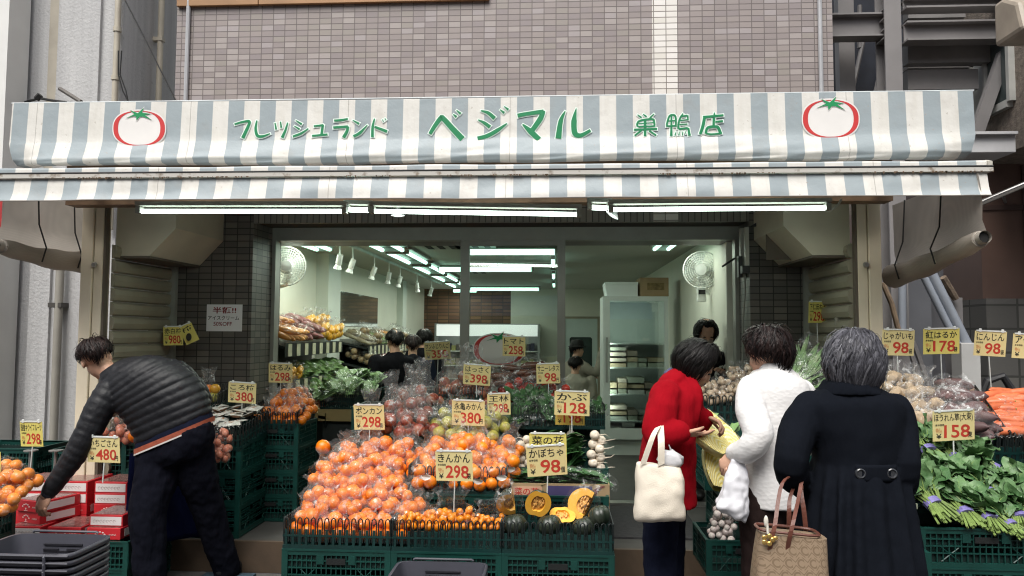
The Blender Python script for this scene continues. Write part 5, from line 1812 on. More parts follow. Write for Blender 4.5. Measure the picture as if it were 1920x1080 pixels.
for i, y in enumerate(np.arange(6.28, 7.9, .17)):
    k = 0 if i < 3 else 1 if i < 6 else 2
    for dx in (.05, .2):
        sb_[k].put((-2.3 - dx, y, 1.45 + dx * .5 + rn.uniform(0, .05)), (0, .3, rn.uniform(-.25, .25)), ('bag of orange roots on the top tier near the door', 'bag of dark purple roots on the top tier near the door', 'bag of yellow fruit on the top tier near the door')[k], 'bags on the near wall rack', 1.3)
for i, y in enumerate(np.arange(6.25, 7.9, .2)):
    if i < 3:
        sb_[2].put((-2.36, y, 1.13), (0, .3, rn.uniform(-.25, .25)), 'bag of yellow fruit on the middle tier near the door', 'bags on the near wall rack')
    else:
        lp[i % 2].put((-2.4, y, 1.16), (0, .7, -1.57 + rn.uniform(-.2, .2)), 'pale green cabbage pack on the middle tier near the door', 'bags on the near wall rack')
for i, y in enumerate(np.arange(6.3, 7.9, .2)):
    for dx in (.1, .35):
        if i < 3:
            net[i % 2].put((-1.95 - dx, y, .9 + dx * .15), (0, .2, rn.uniform(-.3, .3)), 'pink fruit pack on the lowest tier near the door', 'bags on the near wall rack')
        else:
            lp[i % 2].put((-1.98 - dx, y, .9 + dx * .2 + .05 * (i % 2)), (rn.uniform(-.2, .3), .4, -1.57 + rn.uniform(-.6, .6)), 'pale green leafy pack on the lowest tier near the door', 'bags on the near wall rack')
for i, y in enumerate(np.arange(8.78, 11.6, .17)):
    for dx in (.05, .2):
        sb_[(4, 3, 5, 4, 0)[(i // 2) % 5]].put((-2.22 - dx, y, 1.39 + dx * .4), (0, .3, rn.uniform(-.25, .25)), 'clear bag of produce on the top tier beyond the pillar', 'bags on the long wall rack', 1.3)
        sb_[(3, 4, 1, 3, 4)[(i // 2) % 5]].put((-2.22 - dx, y, 1.15 + dx * .4), (0, .3, rn.uniform(-.25, .25)), 'clear bag of produce on the middle tier beyond the pillar', 'bags on the long wall rack', 1.25)
for i, y in enumerate(np.arange(8.8, 11.5, .22)):
    for dx in (.05, .3):
        lp[i % 2].put((-1.98 - dx, y, .92 + dx * .2 + .05 * (i % 2)), (rn.uniform(-.2, .3), .4, -1.57 + rn.uniform(-.6, .6)), 'green leafy pack on the lowest tier beyond the pillar', 'bags on the long wall rack')
for (px, py, Y) in ((625, 735, 6.3), (655, 728, 6.4), (685, 735, 6.5), (640, 715, 6.6), (670, 712, 6.7), (700, 718, 6.8), (612, 748, 6.25)):
    p = P(px, py, Y)
    lp[rn.randrange(2)].put(tuple(p), (.3, 0, rn.uniform(-.7, .7)), 'bagged lettuce heaped on the low stand inside the door', 'bagged lettuces inside the door', 1.0)
x0, x1 = PX(600, 6.25, 760), PX(712, 6.25, 760)
t = thing('low_stand', 'low wooden stand under the bagged lettuces inside the door', 'stand', (x0, 6.4, STEP))
MB().box((x0, 6.2, PZ(790, 6.2, 650)), (x1 - .12, 6.9, PZ(768, 6.2, 650))).build('stand_top', MATS['rack_wood'], t)
MB().box((x0 + .03, 6.24, STEP), (x1 - .18, 6.85, PZ(790, 6.2, 650) - .001)).build('stand_base', MATS['rack_dark'], t)
btray(600, 665, 768, 6.22, 'black tray on the low stand inside the door', .3)
t = thing('stock_crate_stack', None, None)
bpy.data.objects.remove(t)
for k in range(4):
    place(crate, PX(770, 6.9), 7.0, STEP + .003 + k * (CH + .002), 'green crate stacked in front of the three dark shoppers inside', 'green crates inside the shop')

# ------------------------------------------------------------------ left front: strawberries, persimmons, crates, shopping baskets
for i, px in enumerate((-10, 170)):
    x = PX(px, 5.2, 880)
    for k in range(3):
        place(crate, x, 5.2 + .2, .003 + k * (CH + .028), 'dark green crate behind the strawberry boxes, %s stack' % ('outer' if i == 0 else 'inner'), 'green crates behind the strawberries', (0, 0, 0), (1, 1, 1.12))
RB = pm('strawberry_red', (.50, .022, .03), .4, .08, 6)
WB = pm('box_white', (.70, .67, .66), .5, .08, 6)
PKI = pm('print_pale', (.68, .55, .52), .5)


def sbox(front_red, seed):
    W, D, H = .20, .26, .066
    t = thing('strawberry_box', 'red strawberry box', 'box')
    m_ = RB
    g = MB()
    g.box((-W / 2, -D / 2, 0), (W / 2, D / 2, H))
    g.build('carton', RB, t, bevel=.003)
    MB().box((-W / 2 + .012, -D / 2 + .012, H + .0005), (W / 2 - .012, D / 2 - .012, H + .002)).build('clear_lid', pm('lid_film', (.20, .10, .09), .15, .4, 40, .3, 60), t)
    b = MB()
    for i in range(4):
        for j in range(5):
            b.ell((-W / 2 + .035 + i * .04, -D / 2 + .04 + j * .045, H + .004), (.016, .018, .006), 8, 5)
    e = MB()
    if not front_red:
        MB().box((-W / 2 + .008, -D / 2 - .0015, .008), (W / 2 - .008, -D / 2 - .0003, H - .01)).build('front_label', WB, t)
        for k in range(7):
            x = -W / 2 + .03 + k * .02
            e.tube([(x + .008 * math.cos(a), -D / 2 - .0022, H * .45 + .009 * math.sin(a)) for a in (0, 1.2, 2.4, 3.6, 4.9)], .0011, 4)
        e.build('printed_mark', pm('print_grey', (.34, .25, .24), .5), t)
    else:
        for k in range(5):
            a = math.pi * (.15 + .7 * k / 4)
            e.ell((-.02 + .03 * math.cos(a), -D / 2 - .001, .018 + .026 * math.sin(a)), (.006, .001, .0045), 8, 5)
        e.ell((-.02, -D / 2 - .001, .018), (.005, .001, .007), 8, 5)
        e.box((-.035, -D / 2 - .0015, .006), (-.005, -D / 2 - .0003, .008))
        for k in range(5):
            e.tube([(.03 + k * .009, -D / 2 - .001, .024), (.036 + k * .009, -D / 2 - .001, .034), (.038 + k * .009, -D / 2 - .001, .026)], .0012, 4)
        e.build('printed_mark', PKI, t)
        MB().box((W / 2 + .0003, -D / 2 + .04, .012), (W / 2 + .0015, D / 2 - .04, H - .012)).build('side_label', WB, t)
    return Proto(t)


sr_, sw_ = sbox(True, 1), sbox(False, 2)
Hs = .069
bz = PZ(1012, 3.85, 150)


def sput(pr, px, py, Y, rz, lab):
    p = P(px, py, Y)
    pr.put((p.x, p.y + .13, p.z), (0, 0, rz), lab, 'strawberry boxes')


YA_, YB_ = 4.32, 4.60
zA = PZ(1011, YA_, 150)
for (px, Y, lev, pr, rz, lab) in ((48, YA_, 0, sw_, 0, 'white fronted strawberry box lowest at the left behind the baskets'), (122, YA_, 0, sr_, 0, 'red strawberry box in the middle of the bottom front row'), (196, YA_, 0, sr_, 0, 'red strawberry box at the right of the bottom front row'),
                                  (66, YA_ + .06, 1, sr_, -.35, 'turned red strawberry box under the one the man holds'), (64, YA_ + .05, 2, sr_, -.3, 'red strawberry box gripped by the bending man'), (200, YA_ + .03, 1, sw_, 0, 'white fronted strawberry box on the right of the front stack')):
    x = PX(px, Y, 960)
    pr.put((x, Y + .13, zA + lev * Hs), (0, 0, rz), lab, None, 1.02)
    if lab.startswith('red strawberry box gripped'):
        HELD = V((x, Y + .13, zA + lev * Hs))
for ci, px in enumerate((56, 132, 206)):
    for lev in range(4):
        pr = sw_ if lev >= 2 else sr_
        pr.put((PX(px, YB_, 940), YB_ + .14, zA + lev * Hs), (0, 0, 0), '%s strawberry box, number %s up in the %s back column' % ('white fronted' if lev >= 2 else 'red', ('one', 'two', 'three', 'four')[lev], ('left', 'middle', 'right')[ci]), None, 1.05)
for k in range(2):
    for i, px in enumerate((42, 170)):
        for j in range(2):
            place(crate, PX(px, 4.3, 1000) - .03 + (0 if i == 0 else -.02), 4.29 + CD / 2 + j * (CD + .01), zA - (k + 1) * (CH + .002) + .052 * k, 'dark green crate carrying the strawberry boxes, %s' % (('upper', 'lower')[k] + ' level'), 'green crates under the strawberries')
for k in range(3):
    place(crate, PX(-30, 3.9, 1000) - .3, 3.75 + CD / 2, -.0 + k * (CH * .95 + .002), 'dark green crate at the far left edge under the persimmons', 'green crates under the persimmons')
pp = [bag('persimmon_pack', 'persimmon pack', 'fruit pack', 'persimmon', fruitmat('persimmon', (.78, .22, .02), (.74, .26, .04)), .036, 2, 2, 0, 160 + s, 'round', .12) for s in range(2)]
bagrow(pp, [(-5, 908, 4.0), (32, 905, 4.05), (-8, 940, 3.92), (22, 938, 3.95), (-25, 896, 4.1), (12, 886, 4.2), (50, 918, 4.1), (-30, 930, 3.95), (0, 962, 3.9)], 'wrapped tray of orange persimmons at the left edge', 'persimmon packs', 1.0)
# shopping baskets
BG = pm('basket_grey', (.055, .056, .072), .45, .1, 6)
BGD = pm('basket_dark', (.018, .018, .024), .5, .1)


def basket():
    t = thing('shopping_basket', 'grey plastic shopping basket', 'basket')
    W, D, H = .45, .31, .22
    prof = [(0, .80), (H * .5, .88), (H - .02, .965), (H - .02, 1.03), (H, 1.03), (H, .97)]

    def ring(k, z, n=48):
        out = []
        for i in range(n):
            a = 2 * math.pi * i / n
            c, s_ = math.cos(a), math.sin(a)
            out.append(V((W / 2 * k * math.copysign(abs(c) ** .28, c), D / 2 * k * math.copysign(abs(s_) ** .28, s_), z)))
        return out
    n = 48
    vs, fs = [], []
    for z, k in prof:
        vs += ring(k, z)
    for j in range(len(prof) - 1):
        for i in range(n):
            fs.append((j * n + i, j * n + (i + 1) % n, (j + 1) * n + (i + 1) % n, (j + 1) * n + i))
    vi = [V(p) for p in vs[:]]
    iv, if_ = [], []
    for z, k in ((H, .97), (H * .5, .865), (.006, .785)):
        iv += ring(k, z)
    for j in range(2):
        for i in range(n):
            if_.append((j * n + i, j * n + (i + 1) % n, (j + 1) * n + (i + 1) % n, (j + 1) * n + i))
    g = MB().add(vs, fs)
    g.add(iv, if_)
    g.add(ring(.785, .006), [tuple(range(n))])
    g.build('basket_body', BG, t, smooth='all')
    h = MB()
    for row in range(3):
        z = H - .05 - row * .022
        k = .955 - row * .018
        for i in range(26):
            if row and 9 < i < 16:
                continue
            x = (-.40 + .8 * i / 25) * W * .5 * 1.9 * .5
            h.box((x - .004, D / 2 * k * .985 - .010, z), (x + .004, D / 2 * k * .985 + .002, z + .008))
    h.build('vent_holes', BGD, t)
    hd = MB()
    for s_ in (-1, 1):
        hd.tube([(s_ * W * .28, s_ * 0 - D / 2 * 1.03, H), (s_ * W * .28, -D / 2 * 1.09, H - .008), (s_ * W * .28, -D / 2 * 1.05, H - .07)], .006, 6)
    hd.tube([(-W * .5, -D / 2 * 1.05, H - .004), (W * .5, -D / 2 * 1.05, H - .004)], .0052, 6)
    h2 = MB().tube([(-W * .34, D / 2 * 1.0, H + .006), (-W * .32, D / 2 * .99, H + .012), (W * .32, D / 2 * .99, H + .012), (W * .34, D / 2 * 1.0, H + .006)], .006, 6)
    hd.build('handle', BG, t, smooth=True)
    h2.build('handle', BG, t, smooth=True)
    return Proto(t)


bsk = basket()
bx_ = PX(90, 3.3, 1010)
zt0 = PZ(1040, 3.14, 90) - .22
for k in range(8):
    bsk.put((bx_ - .025, 3.3, zt0 - .031 * k), (0, 0, .0), 'grey shopping basket in the nested stack before the strawberries' if k else 'topmost grey shopping basket of the nested stack at the left', 'grey baskets nested at the left', (1.04, 1.04, 1))
zt0 = PZ(1070, 3.62, 820) - .22
bsk.put((PX(822, 3.6, 1050), 3.62, zt0), (0, 0, 0), 'grey shopping basket standing alone before the kumquat crates', None, (.98, .92, 1))
bsk.put((PX(822, 3.6, 1050), 3.62, zt0 - .032), (0, 0, 0), 'second grey shopping basket under the lone one before the kumquat crates', None, (.98, .92, 1))

# ------------------------------------------------------------------ right bank by the women
GR = 'green crates of the right bank'
xR = .96
for j, y in enumerate((3.75 + CW / 2, 3.75 + CW * 1.5 + .005)):
    for k in range(3):
        for i in range(2):
            place(crate_s, xR + CD / 2 + i * (CD + .006), y, .003 + k * (CH + .002), 'dark green crate of the right bank between the shopping women', GR)
tray_s.put((xR + .2, 3.95, .003 + 2 * (CH + .002) + .0), (0, 0, 0), 'black tray of garlic low on the right bank', 'black display trays farther back', (1, 1, .8)) if False else None
gbag = [bag('garlic_bag', 'bag of garlic', 'vegetable bag', 'garlic', GAR, .022, 2, 2, 2, 170, 'round', .1)]
Yg = 3.72
bagrow(gbag, [(1345, 985, Yg), (1368, 992, Yg), (1352, 965, Yg), (1375, 970, Yg), (1340, 1005, Yg), (1362, 1012, Yg)], 'bag of white garlic low at the corner of the right bank', 'garlic bags', .8)
p0 = P(1335, 1030, Yg - .1)
t = crate_s.put((p0.x + .16, Yg + .1, p0.z - .13), (0, 0, 0), 'low dark crate holding the garlic at the corner of the right bank', GR, (.9, .6, .8))
zR = .003 + 3 * (CH + .002)
napa = thing('napa_cabbage', 'wrapped half napa cabbage', 'cabbage')


def nprof(u):
    return .078 * (math.sin(math.pi * (.10 + .84 * u)) ** .55) * (1.08 - .3 * u)


g = MB()
g.grid(lambda u, v: V((nprof(u) * math.cos(math.pi * v) * (1 + .05 * math.sin(v * 21 + u * 3)), (u - .5) * .30, -nprof(u) * .9 * math.sin(math.pi * v) * (1 + .05 * math.sin(v * 21 + u * 3)))), 20, 18)
g.build('leaves', NAPA, napa, smooth='all', fixn=False)
q = NT('napa_cut')
wv_ = q.n('TexWave', wave_type='RINGS', rings_direction='SPHERICAL', i_Scale=22.0, i_Distortion=5.0, i_Detail=3.0)
mp = q.n('Mapping', i_Scale=(1.6, .55, 1))
mp.inputs[1].default_value = (0, .1, 0)
q.l(q.obj(), mp.inputs[0])
q.l(mp.outputs[0], wv_.inputs['Vector'])
q.l(q.mix(wv_.outputs['Fac'], (.70, .55, .10), (.80, .74, .36)), q.p.inputs['Base Color'])
q.p.inputs['Roughness'].default_value = .45
q.bump(wv_.outputs['Fac'], .4, .006)
MB().grid(lambda u, v: V(((v - .5) * 2 * nprof(u), (u - .5) * .298, .004 + .016 * math.sin(math.pi * v) * math.sin(math.pi * u))), 16, 12).build('cut_face', q.m, napa, smooth='all', fixn=False)
MB().grid(lambda u, v: V(((v - .5) * 2.1 * nprof(u), (u - .5) * .31, .010 + .02 * math.sin(math.pi * v) * math.sin(math.pi * u) + .006 * NZ.noise(V((u * 9, v * 9, 5))))), 16, 12).build('film', FILM, napa, fixn=False)
g = MB()
for i in range(12):
    a = RND.uniform(0, math.pi)
    leaf(g, (.05 * math.cos(a), .10, -.05 * math.sin(a)), (.5 * math.cos(a), 1, -.4 * math.sin(a)), .07, .06, .2, 5, .4)
g.build('leaf_tips', LEAF3, napa, smooth='all', fixn=False)
npp = Proto(napa)
NAPAS = []
for (px, py, Y, rot, lab, sc) in ((1346, 858, 3.95, (.95, .25, .3), 'half napa cabbage leaning lowest at the corner of the right bank', 1.12),
                              (1366, 842, 4.02, (.9, -.3, -.25), 'half napa cabbage beside the white jacket with green outer leaf', 1.0),
                              (1360, 805, 4.15, (.7, .1, .9), 'half napa cabbage lying behind the ones at the corner', 1.0),
                              (1322, 812, 3.92, (.6, -.2, .75), 'wrapped half napa cabbage in the hands of the woman in red', 1.0)):
    p = P(px, py, Y)
    npp.put(tuple(p), (rot[0] + math.pi * 0, rot[1], rot[2]), lab, None, sc)
    NAPAS.append(p)
tray_s.put((xR + .22, 4.08, zR - .02), (.25, 0, 0), 'black tray under the napa cabbages at the corner of the right bank', 'black display trays farther back', (1.05, 1, 1))
x0 = PX(1318, 4.5, 790)
for k in range(2):
    place(crate, x0 + .30, 4.72, zR + .003 + k * .19, 'dark green crate lifting the mushroom tray of the right bank, %s one' % ('lower', 'upper')[k], GR, (0, 0, 0), (1, 1, .9))
tray.put((x0 + .30, 4.72, zR + .385), (0, 0, 0), 'tall black loop rimmed tray of mushrooms behind the napa cabbages', 'black display trays farther back', (1.05, 1, 1.1))
rb_ = [bag('mushroom_pack', 'mushroom pack', 'vegetable bag', 'mushroom', fruitmat('mushroom', (.22, .15, .1), (.32, .25, .17), .5), .02, 4, 3, 5, 180 + s, 'oval', .3) for s in range(2)]
bagrow(rb_, [(1345, 752, 4.6), (1375, 745, 4.65), (1360, 728, 4.75), (1390, 722, 4.8), (1335, 738, 4.75), (1385, 708, 4.9), (1405, 735, 4.6), (1410, 705, 4.9)], 'clear pack of brown mushrooms heaped behind the napa cabbages', 'mushroom packs', 1.05)
lk = [greens_pack(s, leafmat('leek_leaf%d' % s, (.06, .14, .045), (.20, .27, .14)), .5, 30, 'leek_bag', 'bag of leeks', .03, True, .1) for s in (601, 602)]
for (px, py, Y, rot) in ((1500, 710, 4.5, (.55, 0, -.75)), (1520, 695, 4.55, (.6, 0, -.7)), (1540, 690, 4.6, (.6, 0, -.65)), (1495, 730, 4.4, (.5, 0, -.8)), (1475, 725, 4.6, (.45, 0, -.9)), (1530, 720, 4.5, (.6, 0, -.6)), (1510, 670, 4.75, (.7, 0, -.6)), (1450, 725, 4.7, (.4, 0, -1.0)), (1560, 700, 4.6, (.6, 0, -.5))):
    p = P(px, py, Y)
    lk[rn.randrange(2)].put(tuple(p), rot, 'clear bag of long green leeks leaning between the two standing women', 'leek bags', .72)
for k in range(5):
    place(crate, 1.72, 4.65, .003 + k * (CH + .002), 'dark green crate behind the women under the leeks', GR)
tray.put((1.72, 4.65, .003 + 5 * (CH + .002)), (.2, 0, 0), 'black tray of leek bags behind the women', 'black display trays farther back')
# tall packs against the right shutter
for (px, py, m_, lab, wd, hh) in ((1571, 615, (.25, .24, .2), 'tall clear slim pack standing before the right shutter', .035, .1), (1581, 622, (.10, .04, .03), 'brown slim pack standing before the right shutter', .03, .06), (1598, 610, (.42, .42, .22), 'speckled pale pack standing by the right cream post', .05, .11)):
    p = P(px, py, 5.1)
    t = thing('slim_pack', lab, 'pack', p)
    MB().box((p.x - wd / 2, p.y - .02, p.z - hh), (p.x + wd / 2, p.y + .02, p.z + hh * .7)).build('contents', pm('slim_%d' % px, m_, .5, .4, 50), t, bevel=.008)
    MB().prism([(p.x - wd * .52, p.z + hh * .702), (p.x + wd * .52, p.z + hh * .702), (p.x + wd * .3, p.z + hh), (p.x - wd * .3, p.z + hh)], 'y', p.y - .006, p.y + .006).build('film_top', FILM, t)
t = thing('side_shelf', 'dark wooden shelf holding slim packs before the right shutter', 'shelf', P(1585, 650, 5.1))
a, b = P(1545, 645, 5.02), P(1606, 652, 5.02)
MB().box((a.x, 5.02, b.z - .02), (b.x, 5.3, b.z)).build('shelf_board', pm('dark_wood', (.08, .055, .04), .6), t)

# ------------------------------------------------------------------ outside right: spinach, potatoes, sweet potatoes, carrots
GS = 'green crates under the spinach'
Ys = 3.42
x0 = PX(1722, Ys, 1000)
zS = PZ(990, Ys, 1800)
for i in range(2):
    for k in range(4):
        place(crate, x0 + CW / 2 + i * (CW + .006), Ys + CD / 2, zS - (k + 1) * (CH * .82 + .002), 'dark green crate under the spinach, level %s from the top' % ('one', 'two', 'three', 'four')[k], GS, (0, 0, 0), (1, 1, .82))
        place(crate, x0 + CW / 2 + i * (CW + .006), Ys + CD * 1.5 + .01, zS + .1 - (k + 1) * (CH * .82 + .002), 'dark green crate of the second row under the spinach', GS, (0, 0, 0), (1, 1, .82))
place(crate, PX(1905, 3.9, 910) + .1, 4.05, PZ(935, 3.85, 1890), 'dark green crate standing beside the back spinach bunches', GS, (0, 0, 0), (1, 1, .6))
sp_ = [spinach(s) for s in (701, 702, 703)]
GSP = 'spinach bunches'
for (px, py, Y, sc, rz) in ((1743, 945, 3.5, 1.15, .35), (1806, 962, 3.5, 1.05, .1), (1853, 972, 3.48, 1.0, .05), (1890, 984, 3.46, .9, .3), (1915, 972, 3.5, 1.0, -.3), (1950, 975, 3.5, 1, 0),
                            (1771, 912, 3.66, 1.0, .2), (1801, 914, 3.68, 1.0, -.15), (1850, 925, 3.66, 1, .2), (1890, 935, 3.64, 1, -.2), (1930, 930, 3.66, 1, .3), (1730, 905, 3.66, 1, -.2),
                            (1740, 846, 3.86, 1.1, 0), (1860, 880, 3.82, 1.0, 1.0), (1785, 860, 3.86, 1.0, .2), (1820, 868, 3.86, 1.0, -.3), (1712, 870, 3.85, 1, 0)):
    p = P(px, py, Y)
    sp_[rn.randrange(3)].put(tuple(p - V((0, 0, .025))), (.5 + rn.uniform(-.1, .1), rn.uniform(-.15, .15), rz), 'bunch of spinach with a violet tie heaped in the right crates', GSP, sc)
# pale box with cabbage left of the spinach
p = P(1709, 985, 3.3)
t = thing('pale_carton', 'pale green carton with a cabbage between the black coat and the spinach', 'carton', (p.x, 3.3, 0))
a, b = P(1690, 1030, 3.3), P(1719, 945, 3.3)
MB().box((a.x - .2, 3.3, a.z), (b.x, 3.55, b.z)).build('carton', pm('pale_green_card', (.48, .52, .42), .6, .06), t, bevel=.004)
MB().box((a.x - .2, 3.296, b.z - .02), (b.x + .002, 3.553, b.z + .001)).build('carton_rim', pm('rim_dark', (.2, .22, .16), .6), t)
MB().ell((b.x - .09, 3.42, b.z + .01), (.09, .09, .075), 16, 10, None, .1, 3).build('cabbage', LEAF3, t, smooth=True)
MB().box((b.x - .25, 3.26, .0), (b.x + .035, 3.56, a.z - .001)).build('carton_base', GC, t)
# trays with potatoes, sweet potatoes and carrots
Yq = 4.15
tray.put((PX(1790, Yq, 840), Yq + .2, PZ(855, Yq, 1790)), (.18, 0, 0), 'black tray of sweet potato bags behind the spinach', 'black display trays farther back', (1.1, 1.2, 1))
tray.put((PX(1925, Yq, 840) + .05, Yq + .2, PZ(855, Yq, 1900)), (.18, 0, 0), 'black tray of carrots at the right edge', 'black display trays farther back', (.9, 1.2, 1))
tray.put((PX(1690, Yq, 800), Yq + .2, PZ(845, Yq, 1690)), (.18, 0, 0), 'black tray of potato bags beside the right post', 'black display trays farther back', (.8, 1.2, 1))
for i, x in enumerate((1700, 1800, 1905)):
    for k in range(4):
        place(crate, PX(x, Yq + .2, 850), Yq + .28, PZ(858, Yq, x) - (k + 1) * (CH + .002), 'dark green crate under the root vegetables outside on the right', GS, (0, 0, 0), (.98, 1, 1))
g = MB()
p0, p1 = P(1828, 722, 4.62), P(1893, 812, 4.2)
nb = 22
dv = p1 - p0
for k in range(nb + 1):
    b0 = p0 + dv * (k / nb)
    hgt = .02 + .10 * (1 - abs(k / nb - .35))
    g.tube([b0 + V((0, 0, .0)), b0 + V((0, 0, -.13))], .0035, 4)
for f in (0, .5, 1):
    g.tube([p0 + V((0, 0, -.13 * f)), p1 + V((0, 0, -.13 * f))], .004, 5)
t = g.build('wire_divider', BK)
tag(t, 'black lattice divider between the sweet potatoes and the carrots', 'divider')
pot = [bag('potato_bag', 'bag of potatoes', 'vegetable bag', 'potato', POT, .033, 2, 2, 3, 190 + s, 'potato', .45) for s in range(2)]
swp = [bag('sweet_potato_bag', 'bag of sweet potatoes', 'vegetable bag', 'sweet_potato', SWP, .034, 1, 3, 2, 195 + s, 'long', .25) for s in range(2)]
bagrow(pot, [(1680, 820, 4.2), (1715, 815, 4.2), (1745, 812, 4.22), (1690, 795, 4.32), (1725, 790, 4.32), (1755, 788, 4.35), (1680, 765, 4.45), (1708, 762, 4.45), (1735, 765, 4.45), (1672, 735, 4.55), (1700, 738, 4.55), (1725, 745, 4.55)], 'clear bag of pale potatoes heaped beside the right post', 'potato bags', 1.0, .8)
bagrow(swp, [(1795, 822, 4.22), (1832, 824, 4.2), (1780, 800, 4.32), (1815, 796, 4.32), (1770, 775, 4.42), (1800, 772, 4.42), (1785, 755, 4.5)], 'clear bag of dark sweet potatoes behind the spinach price card', 'sweet potato bags', 1.0, .9)
cl = thing('carrot', 'pale orange carrot', 'carrot')
shape('carrot', .024, rn).build('root', CAR, cl, smooth=True)
MB().tube([(-.086, 0, 0), (-.093, 0, 0)], [.007, .004], 8).build('crown', STEM, cl)
clp = Proto(cl)
for k in range(75):
    u, v_ = rn.uniform(0, 1), rn.uniform(0, 1)
    px = 1865 + 85 * u + (1 - v_) * 12
    py = 812 - v_ * 78 + 6 * u
    p = P(px, py, 4.22 + v_ * .4)
    clp.put((p.x, p.y, p.z + rn.uniform(-.03, .01)), (rn.uniform(0, 6), rn.uniform(-.15, .15), rn.uniform(-.35, .35) + (0 if rn.random() < .5 else math.pi)), 'pale orange carrot heaped in the tray at the right edge', 'carrots', rn.uniform(.85, 1.2))
cs_ = thing('carrot_film', 'clear crumpled film over the heaped carrots', 'film', (0, 0, 0))
film(.16, .10, .10, .3, 909).build('film', FILM, cs_, fixn=False)
csp = Proto(cs_)
for (px, py, Y) in ((1885, 800, 4.25), (1925, 775, 4.4)):
    p = P(px, py, Y)
    csp.put((p.x, p.y, p.z - .03), (.5, 0, rn.uniform(-1, 1)), 'clear crumpled film bag over the heaped carrots', 'films over the carrots')
t = thing('display_board', 'bare wooden board behind the potatoes and sweet potatoes', 'board', P(1785, 735, 4.75))
a, b = P(1728, 742, 4.75), P(1835, 728, 4.75)
MB().box((a.x, 4.75, a.z), (b.x, 4.79, b.z)).build('plank', pm('raw_wood', (.42, .27, .16), .7, .15, 4), t, bevel=.003)
MB().box((a.x + .02, 4.792, a.z - .5), (b.x - .02, 4.81, a.z - .01)).build('back_plank', pm('dark_wood2', (.12, .08, .05), .7), t)

# hoop stand behind the left crates
t = thing('steel_stub', 'short steel stub with flat cap behind the left crates', 'stub', P(58, 850, 5.0))
for px in (58, 105):
    p = P(px, 846, 5.0)
    MB().lathe([(.045, 0), (.045, .008), (.012, .012), (.012, -.01)], 12, MX.Translation(p)).build('cap', pm('steel', (.45, .44, .42), .35), t, smooth=True)
    MB().tube([p, p - V((0, 0, .3))], .012, 8).build('rod', MATS['steel'], t)
# ------------------------------------------------------------------ price cards
INK = pm('ink_black', (.02, .02, .018), .6, .1)
INKR = pm('ink_red', (.52, .045, .025), .6, .1)
INKO = pm('ink_faint', (.55, .22, .08), .6, .1)
CY = pm('card_yellow', (.74, .63, .30), .55, .06, 4)
CY2 = pm('card_strong_yellow', (.72, .64, .17), .55, .06, 4)
CLP = pm('clip_clear', (.75, .78, .76), .15, .05)
STK = pm('stick_clear', (.55, .57, .55), .25, .05)


def card(x0, y0, x1, y1, Y, name, price, label, unit='円', mat=None, roll=0, stick=0, tone=1, yaw=0, nm_w=.86, tall=False):
    yaw, roll = yaw + RND.uniform(-7, 7), roll + RND.uniform(-1.2, 1.2)
    c = P((x0 + x1) / 2, (y0 + y1) / 2, Y)
    k = Y / 1400
    W, H = (x1 - x0) * k, (y1 - y0) * k
    t = thing('price_card', label, 'price card', c, 'handwritten price cards')
    ex = V((1, 0, 0))
    ex.rotate(MX.Rotation(R(yaw), 3, 'Z'))
    en = V((0, -1, 0))
    en.rotate(MX.Rotation(R(yaw), 3, 'Z'))
    ey = V((0, 0, 1))
    if roll:
        ex.rotate(MX.Rotation(R(roll), 3, en))
        ey.rotate(MX.Rotation(R(roll), 3, en))
    tl = MX.Rotation(R(6), 3, ex)                       # leans back a little
    ey.rotate(tl)
    en = ex.cross(ey)
    fr = lambda u, v, l=0: c + ex * (W * (u - .5)) + ey * (H * (v - .5)) + en * l
    m_ = MX((ex, ey, en)).transposed().to_4x4()
    m_.translation = c
    MB().box((-W / 2, -H / 2, -.0012), (W / 2, H / 2, 0), m_).build('board', mat or CY, t)
    MB().box((-W * .46, H / 2 - .002, -.003), (W * .46, H / 2 + .006, .003), m_).build('clip_bar', CLP, t)
    for s in (-.34, .36):
        MB().box((W * s - .007, H / 2 - .006, -.004), (W * s + .007, H / 2 + .014, .0045), m_).build('clip', CLP, t, bevel=.002)
    if stick:
        b = P((x0 + x1) / 2, stick, Y)
        MB().tube([c + V((0, .004, 0)) - ey * (H / 2), V((c.x, b.y + .004, b.z))], .0035, 6).build('stick', STK, t)
    g = MB()
    text(g, name, fr((1 - nm_w) / 2, .62), ex, ey, W * nm_w, H * .29, .012, .0006, .05)
    g.build('name_lettering', INK, t, fixn=False)
    if price:
        n = len(price)
        pw = {2: .50, 3: .62}[n]
        g = MB()
        text(g, price, fr(.34 if n == 2 else .27, .09), ex, ey, W * pw, H * .44, .017, .0006, .06)
        g.build('price_lettering', INKR, t, fixn=False)
        g = MB()
        text(g, '¥', fr(.08, .08), ex, ey, W * .13, H * .17, .014, .0006)
        text(g, unit, fr(.84, .08), ex, ey, W * .1, H * .2, .014, .0012)
        text(g, '本体価格', fr(.06, .50), ex, ey, W * .22, H * .08, .012, .0006)
        g.build('small_lettering', INK, t, fixn=False)
        g = MB()
        text(g, '特価', fr(.07, .27), ex, ey, W * .15, H * .17, .01, .0006)
        g.build('faint_lettering', INKO, t, fixn=False)
    return t


